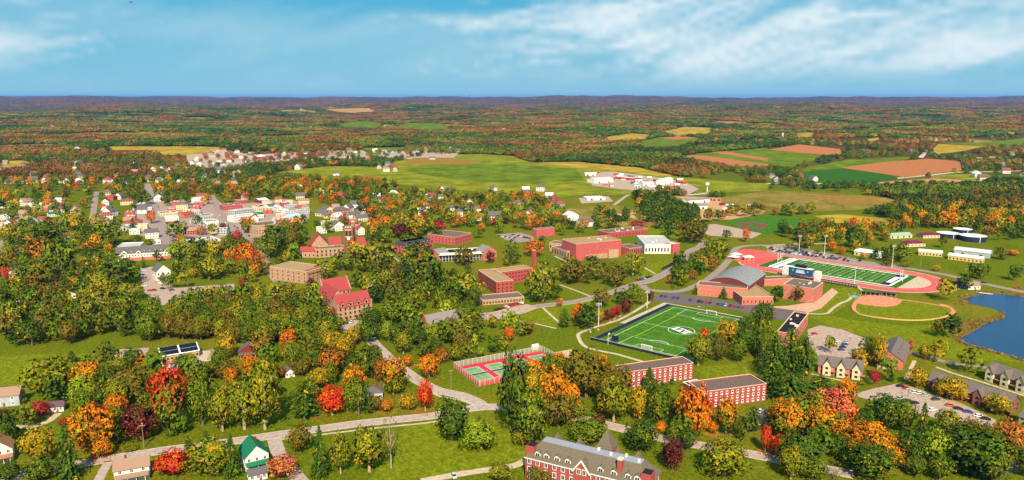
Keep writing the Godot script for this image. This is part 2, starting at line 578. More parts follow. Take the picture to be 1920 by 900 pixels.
["a","m","R",-256,-351,6.4,7.7,"",49,0],
["b","y","R",51,-351,22.8,17.8,"",89,0],
["b","y","R",135,-351,13,11.7,24],
["b","g","R",-171,-350,16.3,13.9,21],
["a","q","R",159,-349,17.5,24.4,"broad",41,0],
["s","k","S",-223,-347,3.4,5.1,"small",134,0],
["b","g","O",-153,-346,29.3,14.7,"",61,0],
["a","v","R",167,-346,12.5,8.4,"",41,0],
["c","d","C",-16,-346,5.7,4.2,"small",138,0],
["a","m","R",43,-346,6.3,6.8,"small",18,0],
["b","y","R",150,-345,16.7,14.1,24],
["b","d","R",184,-344,16.9,18.3,"broad",99,0],
["b","b","R",23,-343,18.1,15.9,22],
["b","g","R",72,-343,21.1,10.9,"",46,1],
["b","d","R",173,-343,9.5,10,"",99,0],
["b","y","R",-143,-342,15,9.2,"",20,0],
["b","y","R",-121,-342,34,19,"broad",52,0],
["b","y","R",-131,-342,26.9,19,"broad",20,0],
["b","y","O",-141,-340,22.1,13.2,"",20,0],
["b","g","R",190,-339,16.2,12.4,"",99,0],
["b","g","R",144,-339,13.3,11.5,24],
["a","rg","R",-165,-339,33.5,19.3,"broad",61,0],
["b","g","R",-193,-339,12.9,10.8,"",10,-2],
["b","g","R",85,-339,13,9.1,"",46,-1],
["p","d","P",117,-339,13,9.1,"",46,0],
["a","og","R",127,-339,13.9,9.1,"",41,1],
["b","y","R",158,-338,11.2,8.6,24],
["b","d","R",1,-338,40,16.4,"",62,0],
["s","o","S",72,-338,6.3,5.8,"small",46,0],
["a","o","R",97,-337,6.4,5,"small",46,0],
["b","y","R",210,-337,12.7,11.5,"",54,0],
["a","og","R",103,-336,18.6,11.9,"",46,0],
["s","g","S",-164,-335,3.9,6.6,"small",10,0],
["c","d","C",194,-331,9.5,4.9,"small",54,0],
["a","v","R",86,-331,27.9,16.9,"",46,0],
["a","m","R",-176,-330,18.1,16.9,"",10,0],
["a","og","R",146,-330,16.8,16.1,"",41,2],
["a","og","R",130,-330,19.6,17.6,"broad",41,0],
["b","d","R",62,-330,10.2,7.9,25],
["a","og","R",156,-329,10.5,14.4,"",41,-1],
["c","d","C",193,-328,20.4,10.1,"",54,-3],
["b","d","R",-185,-327,11,8.8,"",10,0],
["b","d","R",168,-327,11.3,8.5,24],
["b","d","O",-28,-327,22.4,15.9,"",24,0],
["b","g","R",76,-327,11.1,7.2,"",46,2],
["b","g","R",36,-327,13.1,18.2,"broad",18,-3],
["a","o","R",-199,-326,12,9.6,21],
["b","g","R",9,-325,26.8,17.8,"broad",18,-2],
["b","y","R",5,-325,8.6,10.3,"",90,-3],
["b","b","R",213,-323,13.5,15.8,"",54,-2],
["c","d","C",180,-322,9.9,7.2,"",54,-2],
["b","l","R",-15,-321,13.2,18.3,"broad",138,0],
["b","g","R",206,-321,10.6,10.2,"",54,3],
["c","d","C",-141,-321,9.8,7.9,"",92,2],
["b","g","R",56,-320,9.1,7.1,"",131,0],
["b","d","R",81,-320,11.2,8.7,25],
["s","y","S",-176,-320,2.3,7.1,"",10,0],
["b","y","R",141,-320,12,11.1,24],
["b","d","R",59,-319,14.7,16.3,"",131,0],
["b","b","R",-97,-318,13.4,12.5,"",133,0],
["a","r","R",116,-318,12.8,5.5,"small",46,0],
["a","t","R",228,-318,15.4,14.8,"",39,0],
["b","b","R",218,-317,14.3,10.1,"",54,-3],
["a","o","R",162,-317,15.2,19.3,"broad",99,0],
["a","o","R",-191,-316,24.3,20.4,"broad",10,0],
["a","o","R",182,-316,7.4,8.5,"",54,0],
["b","g","R",192,-315,14.5,13.6,24],
["a","r","R",121,-314,10.3,9.3,"",41,0],
["b","b","R",227,-314,10.6,8.5,"",39,0],
["b","d","R",147,-313,11.6,10.8,24],
["a","o","R",-185,-313,9.4,10,"",10,0],
["b","g","R",213,-311,13.7,9.2,"",54,-1],
["c","d","C",-144,-309,12.8,8.8,"",92,1],
["a","og","R",163,-308,14.9,15.8,"",99,-3],
["a","w","R",-210,-308,17.1,15.1,"",49,0],
["b","d","R",176,-307,15.3,12.4,24],
["a","og","R",155,-307,10.8,15,"",99,-2],
["b","l","R",186,-304,17.2,14.5,"",54,0],
["b","z","B",-53,-303,23.8,8.6,"",97,0],
["b","g","R",206,-303,15.1,13.4,24],
["a","m","R",70,-302,14.2,10.8,"",131,0],
["a","og","R",167,-302,9.9,9.7,"",54,0],
["b","d","R",125,-301,16.7,20.6,"broad",41,0],
["b","y","R",-62,-300,20.7,17.2,"broad",97,0],
["b","y","R",-130,-298,15.2,21.1,"broad",92,0],
["b","y","O",-74,-298,18.4,9.5,"",133,0],
["b","d","R",199,-297,20.8,28.9,"broad",54,-3],
["a","r","R",-146,-297,10.8,15,"",123,0],
["c","d","C",-120,-296,20.6,9.9,"",92,-1],
["c","d","C",-82,-296,24.2,10.6,"",133,0],
["b","y","R",91,-296,16.1,20.6,"broad",131,0],
["b","g","R",173,-295,10,8,"",54,1],
["b","d","R",153,-295,15.1,20.9,"broad",54,-2],
["b","g","R",220,-295,14.7,10.5,24],
["a","q","R",-98,-295,9.7,13.4,"",48,0],
["b","g","R",128,-294,9.7,13,"",41,-2],
["b","y","R",119,-294,14.9,11.5,24],
["b","g","R",182,-293,11,10.9,"",54,2],
["c","d","C",-188,-293,26.9,12.7,"",83,0],
["b","g","R",-200,-293,10.4,14.4,"",83,0],
["s","z","S",137,-293,8.1,8.7,"",99,0],
["b","y","R",-5,-292,7.8,10.8,"",90,-2],
["b","d","R",-213,-292,7.8,10.8,"",83,0],
["b","g","R",202,-290,14.6,12.6,24],
["b","b","R",12,-289,8.5,11.7,"",90,0],
]
var PHRASES := ["trees in the wooded streets above downtown","trees in the streets above the shop blocks","trees in the streets above downtown","trees in the wooded streets behind the library","trees among the downtown houses","trees in the wood behind the round tanks","trees in the blocks left of downtown","trees between the church and the slate-roofed hall","trees in the scrub behind the science hall","trees in the belt behind the stadium car park","trees in the gardens left of the inn","trees behind the long low white building","trees along the road beside the gym","trees on the green between the stone halls","trees on the slope left of the red-roofed stone hall","trees in the wood below the inn","trees between the soccer field and the dormitory","trees on the bank behind the tennis courts","trees in the gardens left of the winding road","trees between the townhouse blocks","trees beside the playing meadow","trees in the gardens below the playing meadow","trees in the grove around the dormitory","trees on the lawns above the main road","trees in the wood before the lower car park","trees along the main road by the dormitory"]
var REST := [
["v",-599,1300,-311,1277,-180,1089,-245,1367,-260,1332,-534,1295,-492,1311,-583,1053,-755,1287,-400,1312,-681,1127,-344,1363,-324,1379,-463,1367,-615,1203,-795,1265,-683,1340,-875,1378,-698,1305,-617,1285],
["o",-525,1252,-373,1286,-387,1391,-387,1370,-356,1304,-738,1183,-397,1401,-716,1140,-792,1159,281,981,-689,1093,-425,1264,-421,1307,-473,1404,-719,1069,-823,1204,-749,1248,-846,1359,-723,1328,-505,1324,-588,1242,-857,1436,-471,1251,-775,1297,-775,1372,-747,1319,-759,1430,-914,1372,-880,1356],
["w",313,1003,264,985,401,1030,-525,1146,165,956,382,1009,313,1029,392,1033,-569,1194,346,576],
["u",-433,1163,-527,1222,34,1188,-564,1247,-537,1383,-699,1340],
["d",-80,568,-307,524,-124,648,-208,525,-366,543,-237,896,-51,635,-256,491,158,456,-266,502,-516,830,-236,830,3,707,-99,597,-113,656,-230,542,415,654,157,481,-93,646,-183,552,-107,566,-104,623,446,644,-64,489,33,795,296,483,52,500,524,957,-324,464,-227,787,235,960,72,903,498,957,-248,822,-360,613,676,1002,192,725,225,898,-210,675,217,884,206,979,221,864,201,947,210,996,218,945,596,1015,517,1021,200,981,241,954,575,940,247,1002,223,932,622,935,215,977,-470,830,-324,761,232,971,209,959,-167,900,204,930,512,982,207,1024,586,948,316,859,-232,778,-373,683,369,723,6,1005,210,1057,236,1060,-120,901,-514,770,-88,886,196,927,217,906,212,940,230,1028,202,1099,-202,1026,195,1001,240,969,505,948,237,943,-267,944,216,1021,567,960,191,1078,246,1030,198,954,227,947,199,1064,201,1021,218,918,218,890,236,978,336,830,-77,1029,227,986,570,974,195,1104,192,958,-530,778,239,1008,234,1069,192,1051,223,939,224,1053,234,985,-481,711,181,1027,199,1089,240,1128,369,801,-148,807,186,1050,189,969,364,864,-418,656,227,870,242,826,227,961,-83,966,223,1103,-162,848,213,983,203,1008,532,919,205,905,156,661,204,970,245,1082,237,1096,233,1035,624,906,-132,878,202,987,212,1117,220,874,-18,945,206,1114,193,1028,521,925,154,668,206,1158,236,1050,215,1076,206,859,212,893,-92,941,213,1010,198,1128,-193,1071,225,1031,221,1181,625,975,-150,904,-497,814,170,661,233,947,218,1029,245,1014,226,1167,503,995,698,1006,221,980,-32,925,188,1056,-2,993,-103,881,-24,1086,195,969,233,1002,224,1131,229,935,231,1190,400,864,200,1108,242,999,-519,896,-129,1145,217,1175,223,1006,-272,1139,226,1075,234,937,241,1040,-149,1102,605,907,234,1142,237,1079,196,1009,246,1045,233,1158,224,1024,206,1195,212,1161,242,1075,240,989,248,994,-386,1185,211,1126,594,855,229,976,230,996,213,739,-12,992,219,1000,2,1057,231,1087,194,943,209,1037,238,1030,242,1064,220,1040,11,1136,-395,1188,201,1046,216,1155,251,1019,-224,1102,159,691,238,1133,227,575,198,1162,509,1007,211,1098,208,1076,188,1014,668,953,151,976,188,1092,246,984,323,876,197,995,-188,1030,214,969,209,570,188,1036,197,1141,202,1030,222,1141,209,1137,230,1064,198,1181,20,959,235,1102,620,949,204,1183,197,1113,-213,1236,224,1174,229,1137,-185,988,-226,1262,228,1145,196,1057,353,899,240,1087,215,1142,207,1106,250,1061,187,1022,654,995,219,1089,197,1074,64,945,228,1154,45,896,-99,1146,-289,1346,-88,1110,127,956,219,1112,225,922,48,1112,-456,1313,-429,1292,245,979,221,1016,-46,1120,401,888,131,917,215,1130,-96,963,191,1063,250,1008,221,1083,104,903,231,1171,350,872,307,773,-464,842,-533,1135,-70,1122,386,833,212,1066,213,1169,365,733,199,1201,-442,1380],
["d",-120,1136,148,961,-634,938,-207,1315,213,1181,-435,1321,215,1196,-438,1243,-387,1274,-167,1138,205,1146,193,1124,427,838,326,838,-516,1106,-285,1224,-430,1208,-154,1198,-559,1110,-133,1200,-440,1279,-420,1408,-365,1188,-351,1342,-457,1343,-628,959,-189,1248,204,1169,-212,1031,-462,1420,461,871,-539,1220,199,1153,-129,1188,-554,1197,-34,1200,-215,1253,139,1014,-511,1237,-542,1263,-417,1257,-285,1272,-422,1211,-548,929,-369,1260,-452,1390,-599,1167,-363,1238,-356,1371,-616,1021,-302,1285,-54,1171,-433,1413,-449,1332,-289,1188,-348,1232,-741,1162,-206,1176,-218,1276,-475,1339,-704,1412,-417,1392,-405,1266,-517,1134,-503,1222,-281,1284,-274,1316,-427,1392,-551,1118,-583,1180,-574,1364,-557,1129,-350,1297,-478,1214,-647,1171,-484,1409,-447,1344,-638,1410,-748,1421,-796,1334,-729,1057,-469,1195,-795,1235,-806,1412,-539,1338,-770,1345,-489,1338,-739,1233,-877,1323,-526,1160,-555,1220,-711,1185,-706,1372,-610,1332,-689,1265,-764,1417,-510,1269,-533,1175,-623,1372,-700,1327],
["g",-100,418,-291,509,-148,429,-247,544,-95,669,-305,477,-184,539,172,692,-60,637,-203,584,138,311,-85,555,-292,542,-146,433,-237,328,-371,633,-183,404,-326,494,-33,475,-348,620,-78,542,-159,336,-363,521,-135,482,-238,344,-342,518,35,578,-219,573,-82,634,-43,468,-242,406,-311,513,-182,572,-387,557,-204,552,-75,360,-418,694,98,580,-242,373,-297,484,-27,442,428,656,-289,480,-206,407,-189,532,-357,604,-492,712,-12,452,-277,654,-445,675,-46,608,-243,781,544,851,-57,597,-430,791,-584,880,585,851,-292,742,-139,810,-39,844,-52,919,222,443,-106,844,-373,556,-263,728,-459,806,-400,695,-285,774,100,564,-498,757,-316,519,-208,685,-262,898,583,869,-112,904,-277,853,-258,664,-378,640,-245,810,568,835,-521,763,-373,588,-424,727,270,418,-290,667,536,949,-264,832,660,1001,-420,667,-290,613,520,977,-549,817,-428,611,165,681,500,911,-495,800,552,832,530,932,593,936,-495,747,525,983,330,804,674,991,-274,788,-493,845,608,899,-411,646,579,1047,551,983,-328,750,-112,878,-516,748,59,862,-447,698,591,875,516,1003,596,893,-518,803,209,820,-275,887,-109,1024,-482,803,8,484,625,915,-134,993,-105,919,-279,729,-266,848,600,886,-130,865,-415,591,208,768,-122,888,562,1035,553,1028,17,929,-116,797,-311,708,109,917,-520,849,-10,951,558,964,605,926,394,842,386,819,-279,674,387,810,580,1024,616,992,146,652,-457,757,506,922,590,908,562,892,-90,1004,-543,881,-283,742,354,820,-226,1141,592,844,-548,797,-75,1068,605,995,611,948,-335,769,-243,1112,623,999,563,1044,17,1063,32,1062,400,849,85,564,578,1012,648,961,-560,868,-351,861,147,646,-182,1102,-267,869,384,614,-146,976,-177,1061,626,1024,4,968,615,923,376,788,623,989,530,911,-23,1129,-16,878,558,1055,565,1012,-439,686,397,857,-413,1273,31,933,-240,1189,-434,745,599,1028,-84,827,-462,770,-238,1132,-96,919,318,848,-281,1128,-477,769,-185,1127,655,977,547,966,533,1020,-226,1184,-103,928,-24,1117,-432,780,-259,1107,-185,1209,-377,1195,-17,916,118,1012,-292,1329,-442,1368,-250,1175,-169,1207,-251,1233,-350,721,-361,1327,-441,1227,103,937,171,1015,-261,1094,-322,1288,648,939,-430,1103,368,844,207,745,609,1029,-390,1174,-366,1281,214,404,-218,1115,-503,1143,-427,1124,-33,1126,378,1020,-245,1085,359,800,-395,1354,-440,1312,-223,1236,-408,1400,-469,1375,-340,1297,-252,1355,-161,1021,-240,1354,-217,1143,-27,1020,-140,1029,-288,1397,-501,862,-486,1114,-601,1179,381,853,-214,1158,-290,1383,-327,1345,-229,1118,362,833,-167,1059,173,700,-158,979,341,839,-591,1004,-445,1249,-427,1301,-102,1178,-213,1341,-30,1174,-236,1378,39,1108,372,831,276,997,-223,1224,-307,1180,271,969,-316,1385,-212,1193,-356,1176,-351,1193,-658,1302,-340,1228,-137,1080,-478,1165,131,1030,-279,1212,-388,1205,-633,1053,214,900,-520,1174,-271,1387],
["g",-429,1249,-291,1357,-311,1377,-590,1349,-322,1262,-544,1361,-477,1306,-376,1386,-237,1300,-467,1223,-435,1359,-553,1177,-604,1210,-378,1364,-688,1414,-443,1355,-532,1322,-632,1236,-451,1283,-498,1285,-366,1402,-450,1216,-360,1209,-403,1300,-513,1164,-610,1185,-655,1357,-452,1232,-526,1186,-523,1271,-655,1060,-715,1389,-783,1183,-804,1295,-389,1295,-725,1171,-493,1375,-347,1382,-577,1208,-619,1355,-462,1334,-682,1198,-509,1305,-732,1400,-686,1370,-603,1316,-585,1323,-628,1346,-681,1293,-571,1337,-822,1334,-716,1357,-856,1283,-903,1357],
["b",-157,445,-215,478,-400,606,-321,490,-307,541,-49,481,-282,489,-55,439,-26,500,-128,443,-265,532,-218,683,-80,667,-35,460,-292,521,-242,667,-290,487,-197,537,-88,685,-219,388,-360,531,-241,505,109,329,-262,484,-176,524,-244,656,288,485,-241,422,66,630,-263,740,-344,489,-94,566,-209,569,-227,551,-154,523,-353,494,-273,755,-200,530,-393,918,-291,689,-224,740,-385,542,-96,932,-70,662,-442,651,500,971,593,1003,60,635,-400,623,518,911,565,939,-252,864,-506,878,569,894,-432,674,557,880,548,1043,-227,662,-259,798,-8,941,547,1018,535,1036,-480,699,580,841,351,849,554,948,25,922,653,953,324,826,568,866,-7,1087,684,1007,574,981,56,917,575,1035,-144,946,531,1044,601,947,-112,1065,-370,600,-152,987,-302,707,-272,861,333,848,-61,1154,545,836,562,911,-147,912,606,1041,-265,906,-316,725,-108,1008,-267,748,-16,1167,-114,1079,359,853,-43,1182,-119,987,-457,654,-194,1120,628,1012,-164,942,128,991,-413,678,607,862,-172,1001,-30,1153,-541,863,-150,1025,-494,737,-429,1236,-185,1052,-106,965,513,974,-325,1309,374,858,594,1049,-35,1138,-282,1371,541,1027,-294,1240,-78,1039,349,860,-139,933,-371,1233,-424,1226,-97,1211,-344,1212,-301,1173,-457,745,-371,1393,5,915,-118,1209,-422,1339,-329,1201,-222,1085,309,1021,-464,1300,157,1016,329,1032,-437,1397,428,870,626,944,176,986,-242,1268,489,731,-400,1373,364,888,-297,1300,-362,1381,-424,1282,-45,1156,340,859,-350,1219,23,1184,-142,1001,-396,1341,-360,1392,371,868,362,1016,350,1032,199,851,-99,1052,-557,885,343,1025,-455,1380,-372,1355,-393,1226,-261,1266,-408,1194,-58,1042,-420,1246,322,1010,-96,1032,-350,1281,-328,1364,-383,1417,-338,1244,452,871,334,1019,-359,1336,-360,1313,-619,1228,-640,1357,-417,1377,-162,1225,286,997,-408,1177,-506,1376,-625,1080,-771,1140,-665,1254,-256,1210,-315,1340,-412,1290,-362,1360,255,957,14,1192,201,963,-641,1032,-361,1229,-502,1202,-598,1277,-576,1305,-210,1262,-311,1349,-259,1306,-633,1203,-552,1343,-377,1346,-536,1282,-730,1381,-707,1167,-847,1401,-455,1180,-667,1018,-546,1403,-372,1422,-814,1376,-484,1355,-631,1261,-724,1278,-628,1219,-771,1328,-680,1280,-577,1282,-824,1316,-522,1367,-772,1241,-838,1430,-899,1378,-711,1330],
["y",-101,478,-14,503,-297,504,135,336,-591,873,-161,375,-145,527,-23,475,169,479,-208,491,208,422,-134,359,202,452,-228,495,-183,502,464,789,-133,616,-201,568,-220,879,-267,667,-346,497,-194,551,-220,765,-346,559,-80,690,-237,638,-277,522,-272,678,237,323,-333,482,81,329,-83,612,-218,705,-228,635,-28,581,-488,759,-217,578,-358,516,-342,582,15,909,-117,619,-120,862,-196,557,262,437,-321,774,-342,547,-445,718,-6,456,-280,618,-164,571,633,1003,-327,533,-235,811,-97,948,-323,733,561,983,-290,700,614,983,-117,928,-140,847,-111,853,-296,767,-301,746,549,1002,-138,968,-154,962,-52,1002,432,859,-100,892,588,917,590,985,-267,889,556,932,569,991,634,1021,425,882,653,1017,-91,876,-21,1046,592,994,-285,861,-79,945,68,993,177,678,-252,793,22,1007,612,889,587,1016,27,1110,633,900,554,904,62,900,528,1032,-77,977,-139,1097,526,996,509,934,-61,1032,613,963,-149,851,359,845,-96,1018,-660,958,541,926,-143,901,691,992,-538,851,511,993,345,793,-25,1107,569,913,-474,843,582,983,-5,960,-340,597,31,999,591,958,-443,780,196,731,640,949,3,1127,-71,1175,-108,993,538,965,54,1105,357,760,579,858,-539,840,-162,1153,-3,1069,616,883,-48,954,-68,1050,196,704,367,791,670,1014,4,981,-398,1249,-163,967,-56,990,-144,1152,643,980,-1,1185,68,1028,-225,1284,-203,1105,43,914,562,949,576,953,13,1152,-117,1115,-390,695,-89,1083,-74,1096,-300,1163,-78,1166,126,932,-142,1208,-311,1207,-16,1077,-110,956,-411,1240,-190,1013,-473,1363,-86,1149,-151,1067,631,930,-563,836,-44,941,30,1051,61,1043,-179,1013,-300,1362,-428,1372,398,1020,645,1024,-141,1015,416,1030,414,880,349,887,-171,956,-445,1413,-431,1311,-260,1165,421,824,300,1009,304,1028,-32,1097,344,824,-392,1410,-527,797,384,890,183,1008,-139,1167,-102,1159,-87,1162,-381,1336,-409,1316,-54,1189,-354,1245,-333,1193,-23,989,4,1027,-222,1131,-274,1303,411,1022,145,622,-537,1049,-340,1255,-596,911,402,841,-33,1080,-313,1364,-568,878,-33,982,-165,1170,3,1047,-139,1061,378,883,-417,1329,-673,986,-438,1144,-460,1288,-100,1107,-134,1108,-191,1173,-260,1196,418,648,-461,1273,-371,1411,-208,1206,-446,1188,-496,1250,-237,1171,114,994,-647,1281,-192,1222,-414,1220,-441,1180,-312,1267,333,1007,-365,1198,-610,1375,-465,1397,-336,1307,-734,1087,-252,1289,-721,1119,-301,1268,374,1012,-450,1298,-779,1430,-668,1310,-224,1294,-393,1285,-319,1213,-810,1271,-386,1354,-697,1388,-514,1348,-657,1190,-433,1221,-346,1316,-675,1349,-592,1368,-677,1031,-663,1102,-696,1081,-463,1121,-409,1414,-652,1140,-929,1371,-941,1437,-653,1232,-284,1414,-409,1355,-650,1216,-589,1292,-305,1393,-708,1427,-855,1256,-724,1422,-486,1266,-680,1327,-541,1184,-513,1255,-567,1262,-832,1226,-918,1390,-765,1269,-640,1388,-789,1198,-698,1281,-858,1331],
["l",-360,635,-66,497,-25,458,-262,782,-1,484,-396,718,-49,521,-2,496,-369,660,-218,729,-486,729,-59,965,-270,819,-259,814,-253,761,-447,769,56,886,52,999,-469,700,-531,871,-20,1002,-164,1120,-103,1091,-34,943,-30,1034,-269,1230,-176,1071,-107,1207,34,975,-222,1194,24,1093,-57,943,-85,1186,-200,1238,-47,1130,-195,1203,-542,898,-13,1141,-280,1324,-9,977,34,1170,-542,916,-192,1154,-619,945,-313,1402,-308,1194,-288,1157,11,1035,41,1002,-262,1403,-131,1215,-31,1065,-206,1085,-557,939,-487,863,-183,1141,-671,1002,-145,1186,-364,1347,63,984,2,1196,-10,1043,55,979,-130,1121,-172,1112,-286,1168,-549,851,-739,1071,-7,1158,-343,1406,-581,953,-569,850,-217,1352,-329,1331,-205,1249,-26,1142,-254,1245,-301,1220,-339,1325,-705,1118,-707,1238,-644,1004,-684,1149,-842,1375,-631,1142,-703,1036,-753,1186,-806,1209,-949,1380,-845,1321],
]
